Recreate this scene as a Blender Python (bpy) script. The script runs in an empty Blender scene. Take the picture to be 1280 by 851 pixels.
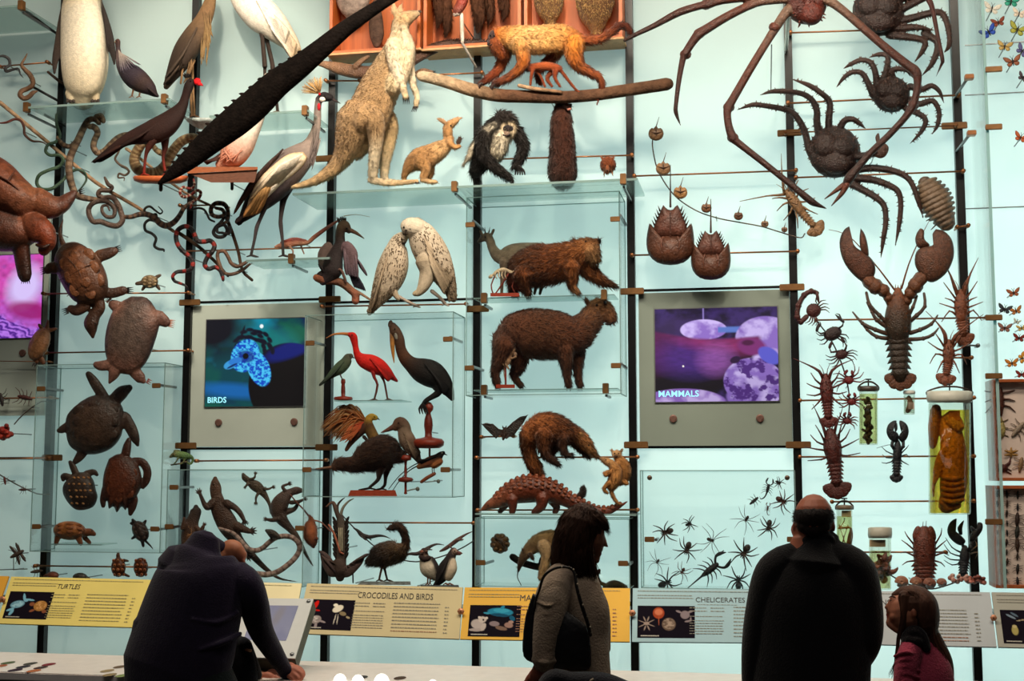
# tuning
BACKGAIN,SCREENGAIN,AMBIENT,EXPOSURE = .50,1.0,.02,0.0
WARM = (1,.86,.68)
SPOTS = [((-3.0,-3.2,6.6),(-3.7,-.3,4.3),480,34,WARM),((-1.2,-3.2,6.6),(-1.9,-.4,4.3),540,36,WARM),((.6,-3.2,6.6),(-.4,-.3,4.2),260,40,WARM),((2.2,-3.2,6.6),(1.2,-.3,4.0),40,46,WARM),
         ((-3.6,-5.3,6.5),(-3.7,-.3,1.9),320,30,WARM),((-1.8,-5.3,6.5),(-1.8,-.3,2.0),320,30,WARM),((.0,-5.3,6.5),(-.1,-.3,2.2),320,30,WARM),((1.7,-5.3,6.5),(1.6,-.3,2.2),240,30,WARM)]
FILLS = [((-3.6,-2.9,5.9),2.2,.5,90,WARM,(-3.4,-.3,1.5)),((-1.0,-2.9,5.9),2.2,.5,105,WARM,(-1,-.3,1.5)),((1.4,-2.9,5.9),2.2,.5,75,WARM,(1.4,-.3,1.5)),((-1,-6.5,6.6),5,2,75,(1,.92,.84),(-1,-.5,1.0))]
import bpy,bmesh,math,random
import numpy as np
from mathutils import Vector
random.seed(7)
RNG = np.random.default_rng(7)
SC = bpy.context.scene
COL = SC.collection
# ---------------------------------------------------------------- camera model (metres; wall face is the plane Y = 0)
FPX,YAW,PITCH,DIST,EYE = 1600.0,0.19468,0.10241,8.0403,1.75
_fw = np.array([-math.sin(YAW)*math.cos(PITCH),math.cos(YAW)*math.cos(PITCH),math.sin(PITCH)])
_rt = np.array([math.cos(YAW),math.sin(YAW),0.0])
_up = np.cross(_rt,_fw)
_cam = np.array([0.0,-DIST,EYE])

def WA(x,y,d):
    """world points seen at pixels (x, y) on the planes d metres in front of the wall"""
    x = np.asarray(x,float);y = np.asarray(y,float);d = np.asarray(d,float)
    r = _fw[None]*np.ones((x.size,1)) + ((x-640)/FPX).reshape(-1,1)*_rt + (-(y-425.5)/FPX).reshape(-1,1)*_up
    t = (DIST-d).reshape(-1,1)/r[:,1:2] if d.ndim else (DIST-d)/r[:,1:2]
    return _cam + r*t
def W(x,y,d):
    return WA([x],[y],[d])[0]
def MPP(x,y,d):
    return float(np.dot(W(x,y,d)-_cam,_fw))/FPX
def XZ(x,y):
    p = W(x,y,0);return p[0],p[2]
BAR0,BAY = -4.80876,1.0

def lin(h):
    if not isinstance(h,str):return np.array(h,float)
    v = np.array([int(h[i:i+2],16)/255 for i in (0,2,4)])
    return np.where(v <= 0.04045,v/12.92,((v+0.055)/1.055)**2.4)
def ramp(cs):
    if callable(cs):return cs
    if isinstance(cs,str) or (isinstance(cs,np.ndarray)):
        c = lin(cs);return lambda t:c
    L = [lin(c) for c in cs]
    def f(t):
        u = min(max(t,0),1)*(len(L)-1);i = min(int(u),len(L)-2);k = u-i
        return L[i]*(1-k)+L[i+1]*k
    return f
def bands(a,b,n,duty=.5,c=None):
    a,b = lin(a),lin(b);c = lin(c) if c else None
    def f(t):
        k = (t*n) % 1
        if c is not None and (int(t*n) % 2):return c if k > duty else a
        return b if k > duty else a
    return f

# ---------------------------------------------------------------- materials
MATS = {}
def nodes_of(name):
    m = bpy.data.materials.new(name);m.use_nodes = True
    nt = m.node_tree;b = nt.nodes['Principled BSDF']
    return m,nt,b
def surf(name,color=None,rough=.6,metal=0.0,amp=.25,nscale=18,bump=.3,bscale=60,pat='noise',spec=.4,stretch=None,sheen=0.0):
    """procedural surface; with color None the base colour comes from the mesh's own colour layer"""
    if name in MATS:return MATS[name]
    m,nt,b = nodes_of(name);N,L = nt.nodes,nt.links
    tc = N.new('ShaderNodeTexCoord');mp = N.new('ShaderNodeMapping');L.new(tc.outputs['Object'],mp.inputs['Vector'])
    if stretch:mp.inputs['Scale'].default_value = stretch
    nz = N.new('ShaderNodeTexNoise');nz.inputs['Scale'].default_value = nscale;nz.inputs['Detail'].default_value = 5
    L.new(mp.outputs[0],nz.inputs['Vector'])
    mr = N.new('ShaderNodeMapRange');mr.inputs[1].default_value = .3;mr.inputs[2].default_value = .7
    mr.inputs[3].default_value = 1-amp;mr.inputs[4].default_value = 1+amp;L.new(nz.outputs['Fac'],mr.inputs[0])
    mx = N.new('ShaderNodeMix');mx.data_type = 'RGBA';mx.blend_type = 'MULTIPLY';mx.inputs['Factor'].default_value = 1
    if color is None:
        at = N.new('ShaderNodeAttribute');at.attribute_name = 'Col';L.new(at.outputs['Color'],mx.inputs[6])
    else:
        mx.inputs[6].default_value = (*lin(color),1)
    L.new(mr.outputs[0],mx.inputs[7]);L.new(mx.outputs[2],b.inputs['Base Color'])
    b.inputs['Roughness'].default_value = rough;b.inputs['Metallic'].default_value = metal
    b.inputs['Specular IOR Level'].default_value = spec
    if sheen:b.inputs['Sheen Weight'].default_value = sheen
    if bump:
        if pat == 'cells':
            bt = N.new('ShaderNodeTexVoronoi');bt.inputs['Scale'].default_value = bscale;out = bt.outputs['Distance']
        elif pat == 'wave':
            bt = N.new('ShaderNodeTexWave');bt.inputs['Scale'].default_value = bscale;bt.inputs['Distortion'].default_value = 3;out = bt.outputs['Fac']
        else:
            bt = N.new('ShaderNodeTexNoise');bt.inputs['Scale'].default_value = bscale;bt.inputs['Detail'].default_value = 4;out = bt.outputs['Fac']
        L.new(mp.outputs[0],bt.inputs['Vector'])
        bp = N.new('ShaderNodeBump');bp.inputs['Strength'].default_value = bump;bp.inputs['Distance'].default_value = .01
        L.new(out,bp.inputs['Height']);L.new(bp.outputs[0],b.inputs['Normal'])
    MATS[name] = m;return m
FUR = surf('fur',rough=.85,amp=.3,nscale=30,bump=.6,bscale=140,spec=.15,sheen=.2)
FEATHER = surf('feather',rough=.75,amp=.15,nscale=45,bump=.5,bscale=110,spec=.25)
SKIN = surf('reptile_skin',rough=.5,amp=.3,nscale=25,bump=.5,bscale=120,pat='cells',spec=.4)
SHELL = surf('horny_shell',rough=.42,amp=.4,nscale=26,bump=.6,bscale=75,spec=.4)
CHITIN = surf('chitin',rough=.4,amp=.45,nscale=55,bump=.7,bscale=130,spec=.4)
PEOPLE = surf('person_skin',rough=.5,amp=.06,nscale=20,bump=.08,bscale=180,spec=.35)
HAIR = surf('hair',rough=.6,amp=.3,nscale=60,bump=.4,bscale=200,spec=.2,stretch=(1,1,.12))
PRINT = surf('print',rough=.7,amp=.02,nscale=10,bump=0,spec=.1)
CLOTHCOL = surf('woven_cloth',rough=.9,amp=.12,nscale=35,bump=.45,bscale=170,spec=.12,sheen=.15)
WOODCOL = surf('carved_wood',rough=.4,amp=.22,nscale=9,bump=.2,bscale=30,spec=.4,stretch=(4,4,14))
BARK = surf('bark',rough=.85,amp=.4,nscale=22,bump=.9,bscale=60,spec=.15)
METALCOL = surf('aged_metal',rough=.38,metal=.75,amp=.15,nscale=30,bump=.1,bscale=80)
BLACKMETAL = surf('black_rail_paint','0b0c0d',rough=.35,amp=.1,bump=.05)
COPPER = surf('copper_rod','a06a44',rough=.35,metal=.7,amp=.2,bump=.05)
BRASS = surf('brass_clip','86603a',rough=.4,metal=.5,amp=.25,bump=.05)
STEEL = surf('dull_steel','8a8c8c',rough=.35,metal=.8,amp=.1,bump=.05)
def glass(name,tint,gloss=.06,rough=.03,alpha=0.0):
    if name in MATS:return MATS[name]
    m = bpy.data.materials.new(name);m.use_nodes = True;nt = m.node_tree;N,L = nt.nodes,nt.links
    for n in list(N):N.remove(n)
    o = N.new('ShaderNodeOutputMaterial');tr = N.new('ShaderNodeBsdfTransparent');gl = N.new('ShaderNodeBsdfGlossy')
    tr.inputs[0].default_value = (*tint,1);gl.inputs['Roughness'].default_value = rough
    fr = N.new('ShaderNodeFresnel');fr.inputs[0].default_value = 1.4
    ml = N.new('ShaderNodeMath');ml.operation = 'MULTIPLY_ADD';ml.inputs[1].default_value = .3;ml.inputs[2].default_value = gloss*.3
    L.new(fr.outputs[0],ml.inputs[0])
    mx = N.new('ShaderNodeMixShader');L.new(ml.outputs[0],mx.inputs[0]);L.new(tr.outputs[0],mx.inputs[1]);L.new(gl.outputs[0],mx.inputs[2])
    last = mx
    if alpha:
        df = N.new('ShaderNodeBsdfDiffuse');df.inputs[0].default_value = (.55,.75,.72,1)
        m2 = N.new('ShaderNodeMixShader');m2.inputs[0].default_value = alpha
        L.new(mx.outputs[0],m2.inputs[1]);L.new(df.outputs[0],m2.inputs[2]);last = m2
    L.new(last.outputs[0],o.inputs[0]);MATS[name] = m;return m
ACRYL = glass('clear_acrylic',(.972,.985,.982))
SHELFGLASS = glass('shelf_glass',(.88,.95,.94),.3,alpha=.12)
EDGEGLASS = glass('glass_edge',(.30,.52,.50),.3,alpha=.35)
JARGLASS = glass('jar_glass',(.93,.95,.9),.3)
def liquid(name,tint):
    return glass(name,tint,.02)
def glow(name,color=None,strength=1.0):
    if name in MATS:return MATS[name]
    m = bpy.data.materials.new(name);m.use_nodes = True;nt = m.node_tree;N,L = nt.nodes,nt.links
    b = N['Principled BSDF'];b.inputs['Roughness'].default_value = .3;b.inputs['Base Color'].default_value = (.01,.01,.01,1)
    b.inputs['Emission Strength'].default_value = strength
    if color is None:
        at = N.new('ShaderNodeAttribute');at.attribute_name = 'Col';L.new(at.outputs['Color'],b.inputs['Emission Color'])
    else:b.inputs['Emission Color'].default_value = (*lin(color),1)
    MATS[name] = m;return m

# ---------------------------------------------------------------- objects and properties
def tag(o,label,cat,group=None,kind=None):
    if label:o['label'] = label
    if cat:o['category'] = cat
    if group:o['group'] = group
    if kind:o['kind'] = kind
    return o
def struct(o):
    o['kind'] = 'structure';return o
def new_mesh(V,Q=None,T=None,C=None,smooth=True):
    me = bpy.data.meshes.new('m')
    Q = np.asarray(Q,np.int32).reshape(-1,4) if Q is not None and len(Q) else np.zeros((0,4),np.int32)
    T = np.asarray(T,np.int32).reshape(-1,3) if T is not None and len(T) else np.zeros((0,3),np.int32)
    V = np.asarray(V,np.float32)
    me.vertices.add(len(V));me.vertices.foreach_set('co',V.ravel())
    nl = Q.size+T.size;me.loops.add(nl);me.loops.foreach_set('vertex_index',np.concatenate([Q.ravel(),T.ravel()]))
    me.polygons.add(len(Q)+len(T))
    st = np.concatenate([np.arange(len(Q))*4,Q.size+np.arange(len(T))*3]).astype(np.int32)
    me.polygons.foreach_set('loop_start',st)
    me.polygons.foreach_set('loop_total',np.concatenate([np.full(len(Q),4),np.full(len(T),3)]).astype(np.int32))
    me.update(calc_edges=True)
    me.polygons.foreach_set('use_smooth',np.full(len(me.polygons),bool(smooth)))
    if C is not None:
        a = me.color_attributes.new('Col','FLOAT_COLOR','POINT')
        C4 = np.ones((len(V),4),np.float32);C4[:,:3] = C;a.data.foreach_set('color',C4.ravel())
    me.validate();return me
def link(name,me,mat,loc=(0,0,0),parent=None):
    o = bpy.data.objects.new(name,me);COL.objects.link(o);o.location = loc
    if me is not None and mat is not None:me.materials.append(mat)
    if parent is not None:o.parent = parent
    return o
def empty(name,loc,label=None,cat=None,group=None):
    o = bpy.data.objects.new(name,None);COL.objects.link(o);o.location = [float(v) for v in loc]
    o.empty_display_size = .05
    return tag(o,label,cat,group)
def wloc(o):
    v = Vector(o.location)
    while o.parent:o = o.parent;v = v+Vector(o.location)
    return np.array(v)
def mesh_obj(name,V,Q,T,mat,C=None,parent=None,smooth=False,loc=None):
    """V in world metres"""
    V = np.asarray(V,float)
    if loc is None:loc = np.array([*(V[:,:2].min(0)+V[:,:2].max(0))/2,V[:,2].min()])
    base = wloc(parent) if parent is not None else np.zeros(3)
    return link(name,new_mesh(V-loc,Q,T,C,smooth),mat,loc-base,parent)
BOXQ = [(0,3,2,1),(4,5,6,7),(0,1,5,4),(1,2,6,5),(2,3,7,6),(3,0,4,7)]
def hexa(P8):
    return np.asarray(P8,float),BOXQ
def box(name,x0,x1,y0,y1,z0,z1,mat,parent=None,bevel=0.0):
    V = [(x0,y0,z0),(x1,y0,z0),(x1,y1,z0),(x0,y1,z0),(x0,y0,z1),(x1,y0,z1),(x1,y1,z1),(x0,y1,z1)]
    o = mesh_obj(name,V,BOXQ,None,mat,parent=parent)
    if bevel:
        bm = bmesh.new();bm.from_mesh(o.data)
        bmesh.ops.bevel(bm,geom=bm.edges[:],offset=bevel,segments=2,affect='EDGES');bm.to_mesh(o.data);bm.free()
    return o

# ---------------------------------------------------------------- geometry in picture-scaled units (x right, y down, z towards the viewer)
def catmull(P,n):
    P = np.asarray(P,float)
    if len(P) < 3 or n <= 1:
        if n <= 1:return P
        return np.array([P[0]+(P[-1]-P[0])*k/n for k in range(n+1)])
    Q = np.vstack([2*P[0]-P[1],P,2*P[-1]-P[-2]]);out = []
    for i in range(1,len(Q)-2):
        p0,p1,p2,p3 = Q[i-1],Q[i],Q[i+1],Q[i+2]
        for k in range(n):
            t = k/n
            out.append(.5*((2*p1)+(-p0+p2)*t+(2*p0-5*p1+4*p2-p3)*t*t+(-p0+3*p1-3*p2+p3)*t**3))
    out.append(P[-1]);return np.array(out)
class Geo:
    def __init__(s):s.V = [];s.Q = [];s.T = [];s.C = [];s.S = [];s.n = 0
    def add(s,V,Q,T,C):
        V = np.asarray(V,float);s.V.append(V);s.C.append(np.asarray(C,float))
        s.Q += [tuple(i+s.n for i in q) for q in Q];s.T += [tuple(i+s.n for i in q) for q in T];s.n += len(V);return s
    def t(s,pts,c='808080',flat=1.0,sub=4,seg=10,cap=True):
        if seg == 10:mr = max(p[2] for p in pts);seg = 10 if mr < 6 else 16 if mr < 13 else 28 if mr < 30 else 44;sub = max(sub,6) if mr > 12 else sub
        """tapered tube through (x, y, r[, z])"""
        P = np.array([(p[0],p[1],p[3] if len(p) > 3 else 0,p[2]) for p in pts],float)
        P = catmull(P,sub);P[:,3] = np.maximum(P[:,3],.12)
        X = P[:,:3];R = P[:,3];f = ramp(c)
        tg = np.gradient(X,axis=0);ln = np.linalg.norm(tg,axis=1,keepdims=True);tg = tg/np.maximum(ln,1e-6)
        L = np.concatenate([[0],np.cumsum(np.linalg.norm(np.diff(X,axis=0),axis=1))]);tt = L/max(L[-1],1e-6)
        rows = [];rad = [];cen = [];tv = []
        if cap:
            for k in (0.97,.72):rows.append(X[0]-tg[0]*R[0]*k);rad.append(R[0]*math.sqrt(1-k*k));cen.append(tg[0]);tv.append(0)
        for i in range(len(X)):rows.append(X[i]);rad.append(R[i]);cen.append(tg[i]);tv.append(tt[i])
        if cap:
            for k in (.72,.97):rows.append(X[-1]+tg[-1]*R[-1]*k);rad.append(R[-1]*math.sqrt(1-k*k));cen.append(tg[-1]);tv.append(1)
        V = [];C = [];prev = None
        for p,r,g,tq in zip(rows,rad,cen,tv):
            zax = np.array([0,0,1.0]);nrm = np.cross(zax,g)
            if np.linalg.norm(nrm) < .15:nrm = prev if prev is not None else np.array([1.0,0,0])
            nrm = nrm/np.linalg.norm(nrm)
            if prev is not None and np.dot(nrm,prev) < -.3:nrm = -nrm
            prev = nrm
            bn = np.cross(g,nrm);bn /= max(np.linalg.norm(bn),1e-6)
            cc = f(tq)
            for k in range(seg):
                a = 2*math.pi*k/seg;V.append(p+nrm*r*math.cos(a)+bn*r*flat*math.sin(a));C.append(cc)
        m = len(rows);Q = [(i*seg+k,i*seg+(k+1) % seg,(i+1)*seg+(k+1) % seg,(i+1)*seg+k) for i in range(m-1) for k in range(seg)]
        V.append(rows[0]);V.append(rows[-1]);C.append(f(0));C.append(f(1))
        T = [(m*seg,(k+1) % seg,k) for k in range(seg)]+[(m*seg+1,(m-1)*seg+k,(m-1)*seg+(k+1) % seg) for k in range(seg)]
        for x,r,g,tq in zip(X,R,tg,tt):s.S.append((*x,r,*f(tq),*g))
        return s.add(V,Q,T,C)
    def e(s,cx,cy,rx,ry,rot=0,rz=None,z=0,c='808080',nu=14,nv=9):
        rz = rz if rz is not None else min(rx,ry);a0 = math.radians(rot);ca,sa = math.cos(a0),math.sin(a0);cc = lin(c)
        V = []
        for j in range(nv+1):
            th = math.pi*j/nv
            for k in range(nu):
                ph = 2*math.pi*k/nu;u = rx*math.sin(th)*math.cos(ph);v = ry*math.cos(th);w = rz*math.sin(th)*math.sin(ph)
                V.append((cx+u*ca-v*sa,cy+u*sa+v*ca,z+w))
        Q = [(j*nu+k,(j+1)*nu+k,(j+1)*nu+(k+1) % nu,j*nu+(k+1) % nu) for j in range(nv) for k in range(nu)]
        r = min(rx,ry);ax = (ca,sa) if rx > ry else (-sa,ca);m = max(rx,ry)-r
        for k in (-1,-.5,0,.5,1):s.S.append((cx+ax[0]*m*k,cy+ax[1]*m*k,z,r*.9,*cc,ax[0],ax[1],0))
        return s.add(V,Q,[],np.tile(cc,(len(V),1)))
    def dome(s,outline,thick,z=0,c='808080',center=None,rings=5,back=.35,sub=3,edge=None):
        """a closed cushion over a closed outline"""
        O = np.array(outline,float);O = catmull(np.vstack([O,O[:1]]),sub)[:-1] if sub > 1 else O
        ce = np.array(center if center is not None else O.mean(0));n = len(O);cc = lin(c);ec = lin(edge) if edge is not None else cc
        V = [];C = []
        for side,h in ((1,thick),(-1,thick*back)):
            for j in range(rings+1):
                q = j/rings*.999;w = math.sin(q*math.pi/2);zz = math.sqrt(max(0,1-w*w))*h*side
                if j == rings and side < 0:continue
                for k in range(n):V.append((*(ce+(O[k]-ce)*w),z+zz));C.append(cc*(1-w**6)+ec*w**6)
        Q = [];off = n*(rings+1)
        for j in range(rings):
            for k in range(n):
                a,b = k,(k+1) % n
                Q.append((j*n+a,j*n+b,(j+1)*n+b,(j+1)*n+a))
                lo = (j+1)*n if j+1 == rings else off+(j+1)*n
                Q.append((off+j*n+b,off+j*n+a,lo+a,lo+b))
        for k in range(0,n,2):
            for w in (.3,.65,.95):s.S.append((*(ce+(O[k]-ce)*w),z,1,*(ec if w > .9 else cc),0,1,0))
        return s.add(V,Q,[],C)
    def feather(s,p,q,w,c,z0=0,z1=0,c2=None,th=.5):
        """one flattened vane from p to q"""
        p = np.array([*p,z0],float);q = np.array([*q,z1],float);g = q-p;L = np.linalg.norm(g);g /= L
        nr = np.cross([0,0,1],g);nr /= max(np.linalg.norm(nr),1e-6);bn = np.cross(g,nr);ca,cb = lin(c),lin(c2 if c2 is not None else c)
        V = [];C = []
        for t,k in ((0,.35),(.3,.9),(.7,1),(.92,.6),(1,.08)):
            m = p+g*L*t
            for a,b in ((1,0),(0,1),(-1,0),(0,-1)):V.append(m+nr*a*w*k+bn*b*w*k*th);C.append(ca*(1-t)+cb*t)
        Q = [(i*4+k,i*4+(k+1) % 4,i*4+4+(k+1) % 4,i*4+4+k) for i in range(4) for k in range(4)]+[(3,2,1,0),(16,17,18,19)]
        return s.add(V,Q,[],C)
    def fan(s,base,tips,n,w,c,c2=None,z0=1,z1=1,dz=.25,jit=0.0,th=.3):
        B = catmull([(*p,0) for p in base],12);Tt = catmull([(*p,0) for p in tips],12)
        for i in range(n):
            u = i/max(n-1,1);b = B[int(u*(len(B)-1))][:2];t = Tt[int(u*(len(Tt)-1))][:2]
            k = 1+random.uniform(-.12,.12);cc = lin(c)*k;cd = lin(c2 if c2 is not None else c)*k
            t = t+RNG.uniform(-jit,jit,2) if jit else t
            s.feather(b,t,w,cc,z0+dz*i,z1+dz*i,cd,th)
        return s
    def cone(s,p,q,r,c,zp=0,zq=0):
        return s.t([(p[0],p[1],r,zp),(q[0],q[1],.15,zq)],c,sub=1,seg=6,cap=False)
    def lathe(s,cx,prof,c,z=0,seg=18,flat=1.0):
        """turned profile [(y, r), ...] about the vertical through cx; c ramp from top to bottom"""
        f = ramp(c);V = [];C = [];n = len(prof)
        for i,(y,r) in enumerate(prof):
            for k in range(seg):
                a = 2*math.pi*k/seg;V.append((cx+r*math.cos(a),y,z+r*flat*math.sin(a)));C.append(f(i/(n-1)))
        Q = [(i*seg+k,i*seg+(k+1) % seg,(i+1)*seg+(k+1) % seg,(i+1)*seg+k) for i in range(n-1) for k in range(seg)]
        V.append((cx,prof[0][0],z));V.append((cx,prof[-1][0],z));C += [f(0),f(1)]
        T = [(n*seg,k,(k+1) % seg) for k in range(seg)]+[(n*seg+1,(n-1)*seg+(k+1) % seg,(n-1)*seg+k) for k in range(seg)]
        return s.add(V,Q,T,C)
    def arrays(s,d,m):
        V = np.vstack(s.V);C = np.vstack(s.C)
        return WA(V[:,0],V[:,1],d+V[:,2]*m),np.array(s.Q,np.int32).reshape(-1,4),np.array(s.T,np.int32).reshape(-1,3),C

PENDING = []
def solid(name,g,d,mat,label=None,cat=None,group=None,vox=None,extra=None,fuzz=None,parent=None,smooth_it=4,pin=False,flat=False,knobs=None):
    """one thing (or part) from Geo g at d metres before the wall. vox = voxel of the merged skin in picture units (None: no merge)"""
    allV = np.vstack(g.V+(extra.V if extra else []));cx,cy = allV[:,0].mean(),allV[:,1].mean()
    m = MPP(cx,cy,d)
    V,Q,T,C = g.arrays(d,m)
    Wd = np.vstack([V,extra.arrays(d,m)[0]]) if extra else V
    loc = np.array([*(Wd[:,:2].min(0)+Wd[:,:2].max(0))/2,Wd[:,2].min()])
    base = wloc(parent) if parent is not None else np.zeros(3)
    o = link(name,new_mesh(V-loc,Q,T,C,not flat),mat,loc-base,parent);tag(o,label,cat,group)
    ex = None
    if extra:e = extra.arrays(d,m);ex = (e[0]-loc,e[1],e[2],e[3])
    job = dict(o=o,mat=mat,ex=ex,fuzz=fuzz,m=m,knobs=knobs,flat=flat)
    if vox:
        S = np.array(g.S);P = WA(S[:,0],S[:,1],d+S[:,2]*m)-loc
        G2 = WA(S[:,0]+S[:,7],S[:,1]+S[:,8],d+(S[:,2]+S[:,9])*m)-loc-P
        job['S'] = (P,S[:,3]*m,S[:,4:7],G2/np.maximum(np.linalg.norm(G2,axis=1,keepdims=True),1e-9))
        r = o.modifiers.new('r','REMESH');r.mode = 'VOXEL';r.voxel_size = vox*m;r.use_smooth_shade = True
        sm = o.modifiers.new('s','SMOOTH');sm.factor = .5;sm.iterations = smooth_it
    if vox or ex is not None or fuzz or knobs:PENDING.append(job)
    if pin and parent is None:
        vi = V[np.argmin((allV[:len(V),0]-cx)**2+(allV[:len(V),1]-cy)**2)];c = np.array([vi[0],0,vi[2]]);gx = np.array([[c[0],-d-0.005,c[2]],[c[0],0,c[2]]]);r = .004
        PV = np.array([(p[0]+r*math.cos(a),p[1],p[2]+r*math.sin(a)) for p in gx for a in np.arange(8)*math.pi/4])
        PQ = [(k,(k+1) % 8,8+(k+1) % 8,8+k) for k in range(8)]
        mesh_obj('mount_pin',PV,PQ,None,STEEL,parent=o,smooth=True,loc=np.array([c[0],-d/2,c[2]]))
    return o
def finish():
    dg = bpy.context.evaluated_depsgraph_get();dg.update()
    got = []
    for j in PENDING:
        if 'S' in j:
            me = bpy.data.meshes.new_from_object(j['o'].evaluated_get(dg),preserve_all_data_layers=False,depsgraph=dg);got.append(me)
        else:got.append(None)
    for j,me in zip(PENDING,got):
        o = j['o'];old = o.data
        src = me or old
        V = np.zeros(len(src.vertices)*3,np.float32);src.vertices.foreach_get('co',V);V = V.reshape(-1,3).astype(float)
        ls = np.zeros(len(src.polygons),np.int32);lt = ls.copy();src.polygons.foreach_get('loop_start',ls);src.polygons.foreach_get('loop_total',lt)
        lv = np.zeros(len(src.loops),np.int32);src.loops.foreach_get('vertex_index',lv)
        Q = lv[ls[lt == 4][:,None]+np.arange(4)];T = lv[ls[lt == 3][:,None]+np.arange(3)]
        flow = None
        if me:
            P,R,Cc,G = j['S'];C = np.zeros((len(V),3));flow = np.zeros((len(V),3))
            eps = j['m']*.8
            for a in range(0,len(V),4000):
                dd = np.linalg.norm(V[a:a+4000,None]-P[None],axis=2);w = 1/np.maximum(dd-R[None]*.92,eps)**4
                w /= w.sum(1,keepdims=True);C[a:a+4000] = w@Cc;flow[a:a+4000] = w@G
        else:
            C = np.zeros(len(src.vertices)*4,np.float32);src.color_attributes['Col'].data.foreach_get('color',C);C = C.reshape(-1,4)[:,:3].astype(float)
        nV,nQ,nT,nC = [V],[Q],[T],[C];k = len(V)
        for kind in ('fuzz','knobs'):
            sp = j[kind]
            if not sp:continue
            F4 = Q if len(Q) else None
            if F4 is None:continue
            A,B,Cq,Dq = V[F4[:,0]],V[F4[:,1]],V[F4[:,2]],V[F4[:,3]]
            nr = np.cross(Cq-A,Dq-B);ar = np.linalg.norm(nr,axis=1);nr /= np.maximum(ar[:,None],1e-12)
            cnt,ln,wd = sp[0],sp[1]*j['m']*(1.25 if kind == 'fuzz' else 1),sp[2]*j['m']*(1.1 if kind == 'fuzz' else 1);cs = sp[3] if len(sp) > 3 else None;lift = sp[4] if len(sp) > 4 else .6
            ix = RNG.choice(len(F4),cnt,p=ar/ar.sum());ctr = (A[ix]+B[ix]+Cq[ix]+Dq[ix])/4;N = nr[ix]
            if kind == 'fuzz':
                fl = flow[F4[ix,0]] if flow is not None else np.zeros_like(N);fl = fl-N*(fl*N).sum(1,keepdims=True)
                dr = N*lift+fl*1.0+np.array([0,0,-.25])+RNG.normal(0,.18,N.shape);dr /= np.linalg.norm(dr,axis=1,keepdims=True)
            else:dr = N+RNG.normal(0,.12,N.shape);dr /= np.linalg.norm(dr,axis=1,keepdims=True)
            ll = ln*RNG.uniform(.6,1.25,(cnt,1));u = np.cross(dr,RNG.normal(0,1,N.shape));u /= np.maximum(np.linalg.norm(u,axis=1,keepdims=True),1e-9);v = np.cross(dr,u)
            b0 = ctr-N*wd*.5
            hv = np.stack([b0+u*wd,b0-u*wd*.5+v*wd*.87,b0-u*wd*.5-v*wd*.87,b0+dr*ll],1).reshape(-1,3)
            hc = C[F4[ix,0]]*RNG.uniform(.82,1.18,(cnt,1)) if cs is None else np.tile(lin(cs),(cnt,1))
            i0 = k+np.arange(cnt)*4
            nT.append(np.stack([np.stack([i0,i0+1,i0+3],1),np.stack([i0+1,i0+2,i0+3],1),np.stack([i0+2,i0,i0+3],1)],1).reshape(-1,3))
            nV.append(hv);nC.append(np.repeat(hc,4,0));k += len(hv)
        if j['ex'] is not None:
            e = j['ex'];nV.append(e[0]);nQ.append(e[1]+k);nT.append(e[2]+k);nC.append(e[3]);k += len(e[0])
        new = new_mesh(np.vstack(nV),np.vstack(nQ),np.vstack(nT),np.vstack(nC),not j['flat'])
        new.materials.append(j['mat']);o.modifiers.clear();o.data = new;bpy.data.meshes.remove(old)
        if me:bpy.data.meshes.remove(me)
G = Geo
# ---------------------------------------------------------------- the wall, floor, rails
def wall_mat():
    m = bpy.data.materials.new('frosted_backlit_glass');m.use_nodes = True;nt = m.node_tree;N,L = nt.nodes,nt.links
    for n in list(N):N.remove(n)
    o = N.new('ShaderNodeOutputMaterial');tl = N.new('ShaderNodeBsdfTranslucent');df = N.new('ShaderNodeBsdfDiffuse')
    tl.inputs[0].default_value = (.82,.92,.91,1);df.inputs[0].default_value = (.70,.84,.83,1)
    mx = N.new('ShaderNodeMixShader');mx.inputs[0].default_value = .42
    L.new(tl.outputs[0],mx.inputs[1]);L.new(df.outputs[0],mx.inputs[2]);L.new(mx.outputs[0],o.inputs[0]);return m
WALLM = wall_mat()
FLOORM = surf('terrazzo_floor','3c3a36',rough=.35,amp=.25,nscale=40,bump=.05)
struct(box('wall_back',-8.0,6.5,0.0,.012,0,6.4,WALLM))
struct(box('ceiling',-9,8,-11.5,.6,7.2,7.25,surf('dark_ceiling','2a2a28',rough=.8,bump=0)))
struct(box('floor',-9,8,-11.5,.6,-.05,0,FLOORM))
def rail(k,n):
    x = BAR0+k*BAY
    o = struct(box('trim_%d' % n,x-.024,x+.024,-.05,0,0.02,6.3,BLACKMETAL));return o
def clip(par,px,py,w=.15,h=.042,mat=BRASS):
    c = W(px,py,.06);return box('panel_clip',c[0]-w/2,c[0]+w/2,-.066,-.05,c[2]-h/2,c[2]+h/2,mat,parent=par,bevel=.004)
RAILS = {k:rail(k,i+1) for i,k in enumerate(range(-1,8))}
for k,px,py in ((0,65,572),(1,237,378),(1,232,557),(2,412,374),(2,408,559),(4,790,364),(4,795,556),(5,990,359),(5,998,556),(5,987,166),(2,408,198),(6,1193,157),(3,597,386)):
    clip(RAILS[k],px,py)
SEAMS = [(237,378,412,374),(795,363,990,358.7),(234,561,408,559.5),(797,558.5,998,558.5),(0,572.5,62,572.5),(412,378,597,374),(990,128,1195,120),(1206,120,1290,114),(1206,262,1290,257),(1206,57,1290,52)]
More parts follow.
